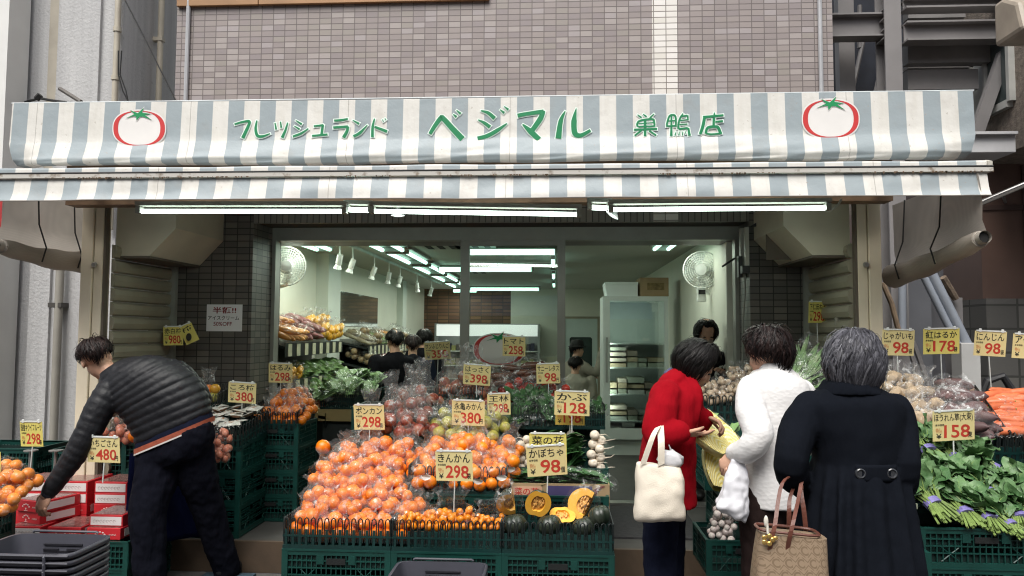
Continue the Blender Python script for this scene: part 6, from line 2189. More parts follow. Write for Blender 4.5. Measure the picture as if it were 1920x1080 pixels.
card(35, 790, 83, 838, 4.4, '国産キウイフルーツ', '298', 'yellow kiwi fruit card reading 298 above the left crates', '袋', CY2, 0, 880, nm_w=.92)
card(160, 819, 228, 868, 4.2, 'いちごさん', '480', 'strawberry price card reading 480 on a stick beside the bending man', '円', CY, 0, 905)
card(-50, 846, 3, 895, 4.1, 'みかん', '298', 'sliver of yellow price card cut by the left edge of the photo', '円', CY2, 0, 910)
card(306, 612, 343, 648, 5.45, '赤白柿', '980', 'dim yellow card reading 980 clipped beside the left shutter', '円', CY2, 0, 0)
t = card(341, 607, 367, 644, 5.47, '柿', '', 'tilted yellow picture card next to the 980 card', '円', CY2, 24, 0)
g = MB()
cq = P(354, 632, 5.45)
g.ell(cq, (.022, .002, .03), 12, 6).ell(cq + V((.005, -.001, .0)), (.012, .002, .018), 12, 6)
g.build('dark_drawing', INK, t)
card(427, 717, 481, 756, 5.25, 'ころ柿', '380', 'card for dried persimmons reading 380 over the silver packets', '円', CY, -3, 800)
card(503, 681, 549, 718, 5.6, 'はるみ', '298', 'card reading 298 above the basket of orange bags', '円', CY, 0, 765)
card(662, 759, 722, 806, 4.75, 'ポンカン', '298', 'ponkan card reading 298 at the back left of the mandarin pile', '袋', CY, 0, 840)
card(847, 751, 909, 798, 4.8, '永亀みかん', '380', 'mikan card reading 380 above the yellow green apples', '円', CY, -2, 835)
card(914, 738, 957, 778, 4.95, '王林', '298', 'apple card reading 298 beside the dark leafy packs', '袋', CY, 2, 815)
card(1042, 752, 1096, 797, 4.9, '水菜', '198', 'orange tinted card reading 198 half hidden under the turnip card', '円', pm('card_orange', (.66, .45, .10), .55), -1, 840)
card(1040, 734, 1105, 779, 4.8, 'かぶ', '128', 'turnip card reading 128 clipped over another card', '束', CY, 0, 845)
card(868, 684, 920, 722, 5.28, 'はっさく', '398', 'hassaku card reading 398 over the mixed apples', '袋', CY, -4, 745)
card(942, 631, 985, 668, 5.7, 'トマト', '258', 'tomato card reading 258 in front of the door sticker', '円', CY, -2, 720)
card(1006, 682, 1050, 719, 5.3, 'サニーレタス', '98', 'lettuce card reading 98 at the top right of the middle display', '円', CY, 3, 750, nm_w=.92)
card(795, 641, 845, 674, 6.2, 'サンふじりんご', '350', 'apple card reading 350 in front of the dark shoppers', '円', CY, 3, 725, nm_w=.92)
card(816, 846, 887, 902, 4.02, 'きんかん', '298', 'kumquat card reading 298 in the middle of the orange pile', '袋', CY, 2, 960)
card(993, 813, 1062, 868, 4.5, '菜の花', '98', 'yellow card for rape blossoms half hidden behind the pumpkin card', '円', CY2, 0, 900)
card(988, 836, 1062, 892, 4.1, 'かぼちゃ', '98', 'pumpkin card reading 98 tilted above the cut pumpkins', '個', CY, 5, 960)
card(1516, 566, 1550, 605, 5.35, '下仁田ねぎ', '298', 'tall dim card reading 298 on a stick before the right shutter', '円', CY2, 0, 700, nm_w=.9)
card(1655, 619, 1713, 666, 4.7, 'じゃがいも', '98', 'potato card reading 98 next to the right cream post', '袋', CY, -2, 740, nm_w=.9)
card(1732, 617, 1798, 663, 4.7, '紅はるか', '178', 'sweet potato card reading 178 before the stair', '袋', CY2, 1, 760)
card(1829, 622, 1884, 667, 4.7, 'にんじん', '98', 'carrot card reading 98 before the white stair post', '袋', CY, -2, 730)
card(1902, 628, 1962, 672, 4.7, 'アールス', '98', 'partly visible price card cut by the right edge of the photo', '袋', CY, -2, 730)
card(1749, 771, 1827, 825, 3.8, 'ほうれん草(大束)', '158', 'spinach card reading 158 above the spinach bunches', '束', CY, 2, 870, nm_w=.92)
# white half price notice on the tiles
p0, p1 = P(387, 621, YL), P(455, 571, YL)
t = thing('half_price_notice', 'white half price ice cream notice taped on the tiled wall', 'notice', P(420, 596, YL))
MB().box((p0.x, YL - .004, p0.z), (p1.x, YL - .001, p1.z)).build('paper', pm('notice_paper', (.78, .77, .80), .6, .04), t)
W, H = p1.x - p0.x, p1.z - p0.z
X, Z = V((1, 0, 0)), V((0, 0, 1))
g = MB()
text(g, '半額!!', V((p0.x + W * .17, YL - .005, p0.z + H * .66)), X, Z, W * .66, H * .25, .02)
g.build('red_lettering', pm('notice_red', (.22, .02, .03), .6), t, fixn=False)
g = MB()
text(g, 'アイスクリーム', V((p0.x + W * .04, YL - .005, p0.z + H * .42)), X, Z, W * .88, H * .16, .012)
g.build('black_lettering', INK, t, fixn=False)
g = MB()
text(g, '50%OFF', V((p0.x + W * .2, YL - .005, p0.z + H * .2)), X, Z, W * .52, H * .15, .015)
g.build('red_lettering', MATS['notice_red'], t, fixn=False)
# packing tape mark near shutter
# ------------------------------------------------------------------ people
def cres(pts, rs, k=5):
    pts = [V(p) for p in pts]
    n = len(pts)
    P_, R2 = [], []
    for i in range(n - 1):
        p0, p1, p2, p3 = pts[max(i - 1, 0)], pts[i], pts[i + 1], pts[min(i + 2, n - 1)]
        for j in range(k):
            t = j / k
            P_.append(.5 * (2 * p1 + (p2 - p0) * t + (2 * p0 - 5 * p1 + 4 * p2 - p3) * t * t + (3 * p1 - p0 - 3 * p2 + p3) * t ** 3))
            R2.append(rs[i] * (1 - t) + rs[i + 1] * t)
    P_.append(pts[-1])
    R2.append(rs[-1])
    return P_, R2


def limb(mb, pts, rs, k=5, n=14, puff=0, pitch=.05, ends=True):
    p, r = cres(pts, rs, k if not puff else 14)
    if puff:
        s = 0
        r2 = []
        for i in range(len(p)):
            if i:
                s += (p[i] - p[i - 1]).length
            r2.append(r[i] * (1 + puff * (abs(math.sin(math.pi * s / pitch)) ** .4 - .68)))
        r = r2
    mb.tube(p, r, n)
    if ends:
        mb.ell(p[0], r[0] * .98, 12, 8)
        mb.ell(p[-1], r[-1] * .98, 12, 8)


def loft(mb, rings, n=32, e=2.3, puff=0, pitch=.05, sub=6, mod=None):
    """rings: (centre, half-width vector, half-depth vector)"""
    C, _ = cres([r[0] for r in rings], [0] * len(rings), sub)
    A, _ = cres([r[1] for r in rings], [0] * len(rings), sub)
    B, _ = cres([r[2] for r in rings], [0] * len(rings), sub)
    vs, fs = [], []
    s = 0
    for i in range(len(C)):
        if i:
            s += (C[i] - C[i - 1]).length
        pk = 1 + (puff * (abs(math.sin(math.pi * s / pitch)) ** .4 - .68) if puff else 0)
        for k in range(n):
            a = 2 * math.pi * k / n
            c_, s_ = math.cos(a), math.sin(a)
            m_ = pk * (mod(a, i / (len(C) - 1)) if mod else 1)
            vs.append(C[i] + A[i] * (m_ * math.copysign(abs(c_) ** (2 / e), c_)) + B[i] * (m_ * math.copysign(abs(s_) ** (2 / e), s_)))
    for i in range(len(C) - 1):
        for k in range(n):
            k2 = (k + 1) % n
            fs.append((i * n + k, i * n + k2, (i + 1) * n + k2, (i + 1) * n + k))
    fs.append(tuple(range(n))[::-1])
    fs.append(tuple((len(C) - 1) * n + k for k in range(n)))
    mb.add(vs, fs)


def fuse(mb, name, mat, parent, vox=.009, sm=4, wr=0, wf=14, extra=None, wst=(1, 1, 1)):
    """one continuous surface out of overlapping volumes, then folds of cloth"""
    me = mb.mesh(name, mat)
    o = bpy.data.objects.new(name, me)
    COL.objects.link(o)
    m = o.modifiers.new('r', 'REMESH')
    m.mode, m.voxel_size = 'VOXEL', vox
    if sm:
        q_ = o.modifiers.new('s', 'SMOOTH')
        q_.factor, q_.iterations = .5, sm
    m2 = bpy.data.meshes.new_from_object(o.evaluated_get(bpy.context.evaluated_depsgraph_get()))
    bpy.data.objects.remove(o)
    n = len(m2.vertices)
    co = np.zeros(n * 3)
    no = np.zeros(n * 3)
    m2.vertices.foreach_get('co', co)
    m2.vertices.foreach_get('normal', no)
    co = co.reshape(-1, 3)
    no = no.reshape(-1, 3)
    if wr:
        d = np.array([NZ.noise(V((c[0] * wf * wst[0], c[1] * wf * wst[1], c[2] * wf * wst[2]))) + .5 * NZ.noise(V((c[0] * wf * 2.3, c[1] * wf * 2.3 + 5, c[2] * wf * 2.3))) for c in co])
        co = co + no * (d * wr)[:, None]
    F = [tuple(p.vertices) for p in m2.polygons]
    bpy.data.meshes.remove(m2)
    g = MB()
    g.v = [V(c) for c in co]
    g.f = F
    if extra:
        k = len(g.v)
        g.v += extra.v
        g.f += [tuple(i + k for i in f) for f in extra.f]
    return g.build(name, mat, parent, smooth='all')


SKIN_M = pm('skin', (.50, .29, .20), .5, .1, 12, .12, 150, spec=.35)
EYE = pm('eye_dark', (.02, .015, .012), .2)


def head(mb, c, f, up, s=1.0):
    f = V(f).normalized()
    up = V(up)
    r = f.cross(up).normalized()
    up = r.cross(f).normalized()
    rot = MX((r, f, up)).transposed()
    at = lambda x, y, z: c + (r * x + f * y + up * z) * s
    E = lambda p, q, nu=16, nv=12: mb.ell(at(*p), (q[0] * s, q[1] * s, q[2] * s), nu, nv, rot)
    E((0, -.005, .03), (.074, .094, .088), 20, 14)
    E((0, .028, -.03), (.060, .070, .082))
    E((0, .064, -.092), (.028, .026, .02))
    E((0, .094, -.022), (.010, .014, .026))
    E((0, .103, -.036), (.014, .013, .010))
    E((0, .088, -.066), (.022, .012, .007))
    E((0, .086, -.076), (.019, .012, .006))
    E((0, .078, .014), (.052, .018, .010))
    for k in (-1, 1):
        E((k * .074, -.008, -.018), (.009, .019, .031))
        E((k * .04, .066, -.035), (.02, .022, .024))
    return r, f, up, at


def hand(g, wrist, d, nrm, curl=.5, side=1, s=1.0, spread=.12, thumb=.6):
    """palm and five fingers; d points to the finger tips, nrm out of the palm"""
    d = V(d).normalized()
    nrm = V(nrm)
    nrm = (nrm - d * nrm.dot(d)).normalized()
    lat = d.cross(nrm) * side
    rot = MX((lat, d, nrm)).transposed()
    g.ell(wrist + d * .046 * s, (.040 * s, .052 * s, .016 * s), 14, 10, rot)
    g.tube([wrist - d * .03 * s, wrist + d * .03 * s], [.026 * s, .028 * s], 12, sq=.7)
    for i, (o, L) in enumerate(((-.029, .88), (-.0098, 1.0), (.0098, .95), (.029, .74))):
        p = wrist + d * (.086 - .006 * abs(i - 1.3)) * s + lat * o * s
        dd = (d + lat * o * spread * 40 * .1).normalized()
        pts = [p - dd * .01 * s, p]
        for j, l in enumerate((.040, .026, .021)):
            ax = dd.cross(nrm).normalized()
            dd = MX.Rotation(-curl * (.75, 1.0, .7)[j] * (1 + .1 * i), 3, ax) @ dd if False else (MX.Rotation(curl * (.75, 1.0, .7)[j] * (1 + .08 * i), 3, ax) @ dd)
            pts.append(pts[-1] + dd * l * L * s)
        g.tube(pts, [.0095 * s, .0095 * s, .0086 * s, .0076 * s, .0055 * s], 8)
        g.ell(pts[-1], .0056 * s, 8, 6)
    p = wrist + d * .02 * s - lat * .030 * s
    t1 = p + (-lat * .65 + d * .75 + nrm * .25).normalized() * .036 * s
    t2 = t1 + (-lat * .25 * (1 - thumb) + d * .9 + nrm * .6 * thumb).normalized() * .030 * s
    t3 = t2 + (d * .9 + nrm * .9 * thumb + lat * .2).normalized() * .022 * s
    g.tube([p - d * .01 * s + lat * .012 * s, p, t1, t2, t3], [.012 * s, .0125 * s, .0105 * s, .009 * s, .006 * s], 8)
    g.ell(t3, .006 * s, 8, 6)


def hair(c, f, up, parent, mats, seed, R=(.092, .108, .108), back=2.05, side=1.9, front=1.0, n=520, lift=.012, wave=0, wf=0, drop=0, wid=.011, taper=.22):
    """cap plus many tapering locks that run from the whorl down to the hair line"""
    rn_ = random.Random(seed)
    f = V(f).normalized()
    up = V(up)
    r = f.cross(up).normalized()
    up = r.cross(f).normalized()

    def edge(ph):                                     # ph = 0 in front, pi behind
        a = abs(((ph + math.pi) % (2 * math.pi)) - math.pi)
        if a < .75:
            k = front
        elif a < 1.3:
            k = front + (side - front) * (a - .75) / .55
        elif a < 2.2:
            k = side
        else:
            k = side + (back - side) * (a - 2.2) / .94
        return k

    def pt(ph, th, k):
        d_ = V((math.sin(th) * math.sin(ph), math.sin(th) * math.cos(ph), math.cos(th)))
        tp = 1 - taper * max(0, th - 1.75)
        q = r * (d_.x * R[0] * k * tp) + f * (d_.y * R[1] * k * tp) + up * (d_.z * R[2] * k)
        p = c + q
        if th > 1.75 and drop:
            p = p - V((0, 0, 1)) * drop * (th - 1.75)
        return p
    g = MB()
    nu, nv = 36, 10
    g.grid(lambda u, v: pt(2 * math.pi * u, edge(2 * math.pi * u) * .93 * (v + .001), .965), nu, nv)
    lst = [0] * len(g.f)
    for i in range(n):
        ph = rn_.uniform(0, 2 * math.pi)
        e = edge(ph) * rn_.uniform(.80, 1.10)
        t0 = rn_.uniform(0, .62) * e
        t1 = min(e, t0 + rn_.uniform(.45, 1.0) * e) if rn_.random() < .7 else e
        k0 = rn_.uniform(.985, 1.0)
        lf_ = rn_.uniform(.2, 1) * lift / R[0] * (1.8 if i % 14 == 0 else 1)
        wv = rn_.uniform(.6, 1.4) * wave
        pz = rn_.uniform(0, 6)
        tw = rn_.uniform(-.25, .25)
        L = []
        m_ = 7
        for j in range(m_ + 1):
            t = j / m_
            th = t0 + (t1 - t0) * t
            p = pt(ph + tw * t + wv * math.sin(th * (wf or 1) + pz), th, k0 + lf_ * math.sin(math.pi * min(1, t * 1.05)) + .25 * wv * math.cos(th * (wf or 1) + pz))
            L.append(p)
        w_ = wid * rn_.uniform(.6, 1.3) * (.4 if i % 14 == 0 else 1)
        vs, fs = [], []
        for j, p in enumerate(L):
            t = (L[min(j + 1, m_)] - L[max(j - 1, 0)]).normalized()
            nn = (p - c).normalized()
            s_ = t.cross(nn).normalized()
            h_ = w_ * (1 - (j / m_) ** 2.2) * .5 + .0006
            vs += [p - s_ * h_, p + nn * h_ * .5, p + s_ * h_]
        for j in range(m_):
            a = j * 3
            fs += [(a, a + 1, a + 4, a + 3), (a + 1, a + 2, a + 5, a + 4)]
        mi = rn_.randrange(len(mats))
        g.add(vs, fs)
        lst += [mi] * len(fs)
    o = g.build('hair', mats, parent, smooth='all', fixn=False)
    o.data.polygons.foreach_set('material_index', lst)
    return o


def hairmat(name, c, r=.42):
    if name in MATS:
        return MATS[name]
    return pm(name, c, r, .3, 40, .3, 160, spec=.16)


HB = [hairmat('hair_black', (.005, .0045, .0045)), hairmat('hair_black2', (.009, .0075, .007))]
HBR = [hairmat('hair_brown', (.014, .0085, .008)), hairmat('hair_brown2', (.022, .013, .012)), hairmat('hair_brown3', (.009, .0065, .0065))]
HG = [hairmat('hair_grey', (.075, .075, .088)), hairmat('hair_grey2', (.125, .125, .14)), hairmat('hair_grey3', (.035, .035, .042)), hairmat('hair_grey4', (.055, .055, .065))]


def shoe(parent, ankle, d, mat, L=.26):
    d = V((d[0], d[1], 0)).normalized()
    s_ = V((-d.y, d.x, 0))
    rot = MX((d, s_, V((0, 0, 1)))).transposed()
    g = MB()
    b = V((ankle.x, ankle.y, 0))
    g.ell(b + d * .06 + V((0, 0, .045)), (L / 2, .045, .042), 16, 10, rot)
    g.ell(b + d * -.03 + V((0, 0, .06)), (.06, .042, .055), 14, 10, rot)
    g.tube([b + V((0, 0, .05)), b + V((0, 0, .13))], [.042, .04], 12)
    m_ = rot.to_4x4()
    m_.translation = b + d * .06
    g.box((-L / 2 * .96, -.042, .002), (L / 2 * .96, .042, .02), m_)
    return fuse(g, 'shoe', mat, parent, .008, 3)


def rpx(xl, xr, py, Y, dep, yl=None, yr=None, dy=0):
    a, b = P(xl, yl or py, Y), P(xr, yr or py, Y)
    return ((a + b) / 2 + V((0, dy, 0)), (b - a) / 2, V((0, dep, 0)))


def cloth(name, c, v=.2, fold=.5, fs=(16, 16, 5), weave=.3, spec=.06, r=.95):
    q = NT(name)
    f = q.noise(9, 4)
    q.l(q.mix(f, tuple(x * (1 - v) for x in c), tuple(x * (1 + v) for x in c)), q.p.inputs['Base Color'])
    q.p.inputs['Roughness'].default_value = r
    q.p.inputs['Specular IOR Level'].default_value = spec
    mp = q.n('Mapping', i_Scale=fs)
    q.l(q.obj(), mp.inputs[0])
    h = q.math('ADD', q.math('MULTIPLY', q.noise(1.0, 4, .5, mp.outputs[0]), 1.0), q.math('MULTIPLY', q.noise(170, 2), .05 * weave))
    q.bump(h, fold, .03)
    MATS[name] = q.m
    return q.m


SHOE = pm('shoe_dark', (.015, .014, .014), .4)

# ---- the man bending over the strawberries
t = thing('person', 'man in black quilted down jacket bending over the strawberry boxes', 'person', (P(330, 900, 4.4).x, 4.4, 0))
YM = 4.38
hc, hf, hu = P(180, 672, YM), V((-.42, .80, -.45)), V((-.40, .1, .9))
bd = MB()
head(bd, hc, hf, hu, 1.02)
limb(bd, [P(186, 685, YM), P(215, 705, YM), P(240, 722, YM)], [.055, .06, .07])
loft(bd, [rpx(275, 378, 800, YM, .10, 822, 785), rpx(245, 345, 765, YM, .10, 775, 720), rpx(205, 285, 712, YM, .08, 735, 690)])
wl = P(93, 925, 4.19)
limb(bd, [P(202, 738, 4.33), P(150, 838, 4.24), wl], [.05, .043, .031])
limb(bd, [P(332, 705, 4.48), P(372, 748, 4.55), P(345, 800, 4.62)], [.05, .043, .033])
limb(bd, [P(300, 830, YM), P(276, 960, 4.29), P(279, 1105, 4.29)], [.10, .06, .045])
limb(bd, [P(360, 820, 4.44), P(385, 945, 4.55), P(424, 1065, 4.7)], [.10, .06, .045])
hx = MB()
hand(hx, P(90, 925, 4.185), P(70, 962, 4.17) - P(88, 926, 4.19), V((.25, .85, -.1)), .75, 1, 1.08, .1, .7)
fuse(bd, 'body', SKIN_M, t, .008, 3, extra=hx)
jk = MB()
prs = [((265, 832), (391, 776), .135), ((253, 803), (384, 748), .14), ((236, 778), (364, 711), .145), ((213, 760), (330, 684), .14), ((194, 742), (288, 668), .12), ((196, 716), (250, 670), .085), ((196, 700), (232, 672), .07)]
loft(jk, [((P(*a, YM) + P(*b, YM)) / 2 + V((0, .0, 0)), (P(*b, YM) - P(*a, YM)) / 2, V((.02, d, .02))) for a, b, d in prs], 40, 2.4, .075, .046, 14)
limb(jk, [P(212, 728, 4.34), P(188, 765, 4.28), P(150, 838, 4.22), P(95, 918, 4.19)], [.085, .082, .068, .046], 5, 18, .12, .046)
limb(jk, [P(322, 694, 4.46), P(345, 712, 4.5), P(374, 752, 4.55), P(345, 800, 4.62)], [.078, .08, .068, .05], 5, 18, .12, .046)
NY = NT('puffer_nylon')
f = NY.noise(30, 4)
NY.l(NY.mix(f, (.0065, .007, .009), (.0125, .013, .0165)), NY.p.inputs['Base Color'])
NY.p.inputs['Roughness'].default_value = .55
NY.p.inputs['Specular IOR Level'].default_value = .3
NY.bump(NY.noise(22, 3), .22, .02)
fuse(jk, 'jacket', NY.m, t, .0065, 1, .0025, 16)
cu = MB()
limb(cu, [P(100, 908, 4.195), P(92, 923, 4.19)], [.047, .042], 3)
cu.build('cuff', pm('cuff_navy', (.012, .014, .025), .6), t, smooth=True)
NAVY = cloth('navy_cloth', (.008, .010, .022))
DEN = cloth('dark_denim', (.0055, .006, .0105), fold=.6)
ht = MB()                                             # sweater / apron band between the jacket and the belt
loft(ht, [(((P(*a, YM) + P(*b, YM)) / 2), (P(*b, YM) - P(*a, YM)) / 2, V((.02, d, .02))) for a, b, d in (((261, 850), (396, 792), .14), ((262, 838), (392, 780), .138), ((262, 822), (388, 768), .13))], 32, 2.4)
fuse(ht, 'sweater_hem', NAVY, t, .008, 2, .004, 12)
be = MB()
for (o0, o1, nm_, mt, q_) in ((0, 9, 'belt', pm('belt_orange', (.30, .07, .035), .6, .2, 40), .006), (9, 12, 'belt_edge', pm('belt_white', (.55, .52, .5), .6), .008)):
    be = MB()
    loft(be, [(((P(a[0], a[1] + o, YM) + P(b[0], b[1] + o, YM)) / 2), (P(*b, YM) - P(*a, YM)) / 2 * (1.012 + q_), V((.02, d * (1.02 + q_), .02))) for o in (o0, o1) for a, b, d in (((262, 838), (394, 783), .14),)], 40, 2.4, sub=1)
    be.build(nm_, mt, t, smooth=True)
tr_ = MB()
loft(tr_, [(((P(*a, YM) + P(*b, YM)) / 2), (P(*b, YM) - P(*a, YM)) / 2, V((0, d, 0))) for a, b, d in (((262, 846), (396, 790), .135), ((258, 872), (398, 822), .14), ((270, 890), (385, 852), .11))], 32, 2.3)
limb(tr_, [P(297, 850, YM), P(291, 900, 4.35), P(277, 965, 4.29), P(280, 1040, 4.29), P(281, 1110, 4.29)], [.125, .122, .102, .092, .088])
limb(tr_, [P(360, 840, 4.43), P(370, 890, 4.47), P(388, 950, 4.55), P(408, 1012, 4.63), P(425, 1068, 4.7)], [.125, .118, .096, .088, .086])
fuse(tr_, 'trousers', DEN, t, .009, 3, .010, 11, wst=(1, 1, .8))
ap = MB()
q0, q1 = P(243, 850, 4.44), P(398, 850, 4.72)


def apr(u, v):
    b = q0 + (q1 - q0) * u
    z = b.z * (1 - v) + .24 * v
    return V((b.x - .03 * v * (1 - u), b.y + .05 * math.sin(u * 3.1) + .025 * v * math.sin(u * 9 + 1), z))


ap.grid(apr, 30, 16)
ao = ap.build('apron', cloth('apron_navy', (.007, .010, .042)), t, smooth='all', fixn=False)
so_ = ao.modifiers.new('s', 'SOLIDIFY')
so_.thickness = .004
shoe(t, P(281, 1105, 4.29), (-.4, .6), SHOE)
shoe(t, P(425, 1080, 4.7), (.15, .7), SHOE)
hair(hc + V((.004, 0, .004)), hf, hu, t, HBR, 21, (.094, .110, .112), 2.25, 1.5, 1.3, 1100, .022, .06, 5, wid=.007)

# ---- the woman in red
YR = 3.72
t = thing('person', 'woman in bright red wool coat examining a napa cabbage', 'person', (P(1250, 900, YR).x, YR, 0))
hc, hf, hu = P(1303, 683, YR), V((.80, -.06, -.56)), V((.52, .0, .84))
bd = MB()
head(bd, hc, hf, hu, .93)
limb(bd, [P(1296, 700, YR), P(1280, 722, YR), P(1262, 745, YR)], [.048, .05, .06])
loft(bd, [rpx(1215, 1290, 930, YR, .11), rpx(1215, 1295, 800, YR, .11), rpx(1235, 1300, 735, YR, .10)])
limb(bd, [P(1242, 752, 3.58), P(1234, 815, 3.5), P(1278, 811, 3.47)], [.045, .038, .028])
limb(bd, [P(1290, 745, 3.86), P(1305, 800, 3.9), P(1324, 779, 3.82)], [.045, .038, .028])
for x, yy in ((1238, YR - .07), (1256, YR + .07)):
    limb(bd, [P(x, 935, yy), P(x, 1070, yy), V((P(x, 1070, yy).x, yy, .08))], [.075, .052, .04])
hx = MB()
hand(hx, P(1278, 811, 3.47), V((1, .15, -.12)), V((0.1, .25, 1)), .22, -1, .9)
hand(hx, P(1322, 780, 3.82), V((.8, -.2, -.35)), V((-.3, -.1, -.9)), .75, -1, .9)
fuse(bd, 'body', SKIN_M, t, .008, 3, extra=hx)
RED_W = cloth('red_wool', (.27, .004, .010), .15, .4)
co_ = MB()
loft(co_, [rpx(1262, 1296, 706, YR, .07), rpx(1240, 1304, 722, YR, .12), rpx(1223, 1308, 745, YR, .17), rpx(1209, 1306, 795, YR, .18), rpx(1201, 1303, 850, YR, .18), rpx(1196, 1302, 900, YR, .19), rpx(1192, 1303, 942, YR, .20)], 40, 2.3)
limb(co_, [P(1250, 742, 3.60), P(1238, 775, 3.53), P(1232, 815, 3.48), P(1272, 812, 3.46)], [.078, .074, .066, .056])
limb(co_, [P(1292, 742, 3.84), P(1303, 798, 3.88), P(1320, 783, 3.83)], [.07, .06, .05])
co_.ell(P(1258, 716, YR), (.085, .11, .05), 16, 10, MX.Rotation(R(-35), 3, 'Y'))
limb(co_, [P(1296, 716, 3.66), P(1306, 745, 3.62), P(1303, 790, 3.6)], [.03, .03, .02])
fuse(co_, 'coat', RED_W, t, .0085, 3, .009, 9, wst=(1, 1, .7))
sl_ = MB()
for k in range(2):
    sl_.tube([P(1270, 806, 3.46), P(1276, 811, 3.46)], [.046, .042], 14)
sl_.build('cuff', pm('cuff_plum', (.10, .02, .04), .8), t, smooth=True)
sc_ = MB()
sp0 = P(1281, 709, YR)
ax = (P(1296, 690, YR) - P(1262, 728, YR)).normalized()
r1 = ax.cross(V((0, 1, 0))).normalized()
for k in range(2):
    sc_.tube([sp0 - ax * (.012 + k * .026) + (r1 * math.cos(a) + V((0, 1, 0)) * math.sin(a)) * (.064 + .006 * k + .004 * math.sin(a * 3 + k)) for a in [i * math.pi / 12 for i in range(25)]], .017, 8, False)
fuse(sc_, 'scarf', pm('scarf_blue', (.055, .055, .12), .85, .5, 40, .5, 90), t, .007, 2, .004, 30)
pt_ = MB()
for x, yy in ((1238, YR - .07), (1252, YR + .07)):
    b = P(x, 935, yy)
    limb(pt_, [b, V((b.x, yy, .5)), V((b.x, yy, .10))], [.098, .082, .072])
fuse(pt_, 'trousers', NAVY, t, .010, 3, .008, 12)
for x, yy in ((1238, YR - .07), (1252, YR + .07)):
    shoe(t, V((P(x, 935, yy).x, yy, 0)), (1, .1), SHOE, .24)
hair(hc, hf, hu, t, HB, 31, (.087, .103, .117), 2.35, 2.15, .95, 1100, .018, .04, 4, .05, wid=.008)
for k in (-1, 1):
    r_ = hf.normalized().cross(hu).normalized()
    u_ = r_.cross(hf.normalized())
    MB().ell(hc + hf.normalized() * .084 * .93 + r_ * .03 * k - u_ * .004, (.012, .006, .005), 8, 6).build('eye', EYE, t)
# tote bag on her arm
t = thing('tote_bag', 'cream canvas tote bag hanging from the arm of the woman in red', 'bag', P(1236, 975, 3.42))
CAN = pm('canvas_cream', (.76, .69, .58), .85, .08, 6, .4, 200)
YB2 = 3.40
g = MB()
loft(g, [rpx(1189, 1283, 973, YB2, .05), rpx(1189, 1283, 960, YB2, .075), rpx(1190, 1281, 920, YB2, .07), rpx(1192, 1279, 885, YB2, .05), rpx(1193, 1276, 868, YB2, .035, 866, 874)], 36, 3.2)
fuse(g, 'bag_body', CAN, t, .006, 2, .008, 10)
for (a, b, c_) in (((1206, 870), (1224, 818), (1234, 800)), ((1240, 872), (1240, 830), (1238, 800))):
    pts, _ = cres([P(*a, YB2 - .045), P(*b, YB2 - .04), P(*c_, 3.42)], [0] * 3, 5)
    g = MB()
    for i in range(len(pts) - 1):
        w_ = V((.0145, .002, .006))
        g.add([pts[i] - w_, pts[i] + w_, pts[i + 1] + w_, pts[i + 1] - w_], [(0, 1, 2, 3)])
    o = g.build('strap', CAN, t, fixn=False)
    s_ = o.modifiers.new('s', 'SOLIDIFY')
    s_.thickness = .003
g = MB()
g.ell(P(1256, 862, YB2), (.055, .03, .04), 16, 10, None, .35, 4)
o = g.build('plastic_bag_inside', pm('white_plastic', (.62, .62, .64), .25, .08, 6, .6, 40), t, smooth='all')
g = MB()
g.tube([P(1246, 855, YB2), P(1243, 838, YB2), P(1246, 846, YB2)], .0025, 5).tube([P(1258, 848, YB2), P(1254, 834, YB2), P(1262, 850, YB2)], .0025, 5)
g.build('plastic_bag_loop', MATS['white_plastic'], t)

# ---- the woman in the white quilted jacket
YW = 3.3
t = thing('person', 'woman in white quilted jacket and dark brown trousers seen from behind', 'person', (P(1450, 900, YW).x, YW, 0))
hc, hf, hu = P(1440, 662, YW), V((-.70, .68, -.2)), V((-.12, .1, 1))
bd = MB()
head(bd, hc, hf, hu, .87)
limb(bd, [P(1440, 675, YW), P(1448, 700, YW), P(1452, 720, YW)], [.05, .053, .06])
loft(bd, [rpx(1405, 1495, 940, YW, .10), rpx(1405, 1500, 820, YW, .10), rpx(1405, 1505, 725, YW, .09)])
limb(bd, [P(1405, 732, 3.25), P(1424, 818, 3.16), P(1380, 850, 3.22)], [.045, .038, .027])
limb(bd, [P(1505, 738, 3.33), P(1520, 820, 3.38), P(1475, 850, 3.55)], [.045, .038, .027])
for x, yy in ((1428, YW), (1455, YW + .05)):
    b = P(x, 945, yy)
    limb(bd, [b, V((b.x, yy, .47)), V((b.x, yy, .09))], [.08, .055, .04])
hx = MB()
hand(hx, P(1378, 852, 3.22), V((-.55, .2, -.6)), V((.5, .5, -.5)), .9, -1, .88)
hand(hx, P(1475, 850, 3.55), V((-.6, .6, -.2)), V((.2, .2, -.9)), .6, 1, .88)
fuse(bd, 'body', SKIN_M, t, .009, 3, extra=hx)
QW = NT('white_quilt')
vo = QW.n('TexVoronoi', i_Scale=48.0)
mp = QW.n('Mapping', i_Scale=(1, 1, 1.6))
QW.l(QW.obj(), mp.inputs[0])
QW.l(mp.outputs[0], vo.inputs['Vector'])
QW.l(QW.mix(QW.noise(9, 3), (.70, .69, .68), (.78, .77, .77)), QW.p.inputs['Base Color'])
QW.p.inputs['Roughness'].default_value = .5
QW.bump(vo.outputs['Distance'], .24, .005)
jk = MB()
loft(jk, [rpx(1424, 1478, 688, YW, .07), rpx(1408, 1495, 702, YW, .09), rpx(1394, 1514, 724, YW, .115), rpx(1395, 1519, 765, YW, .125), rpx(1397, 1514, 830, YW, .13), rpx(1396, 1508, 890, YW, .135), rpx(1394, 1503, 946, YW, .14)], 40, 2.3)
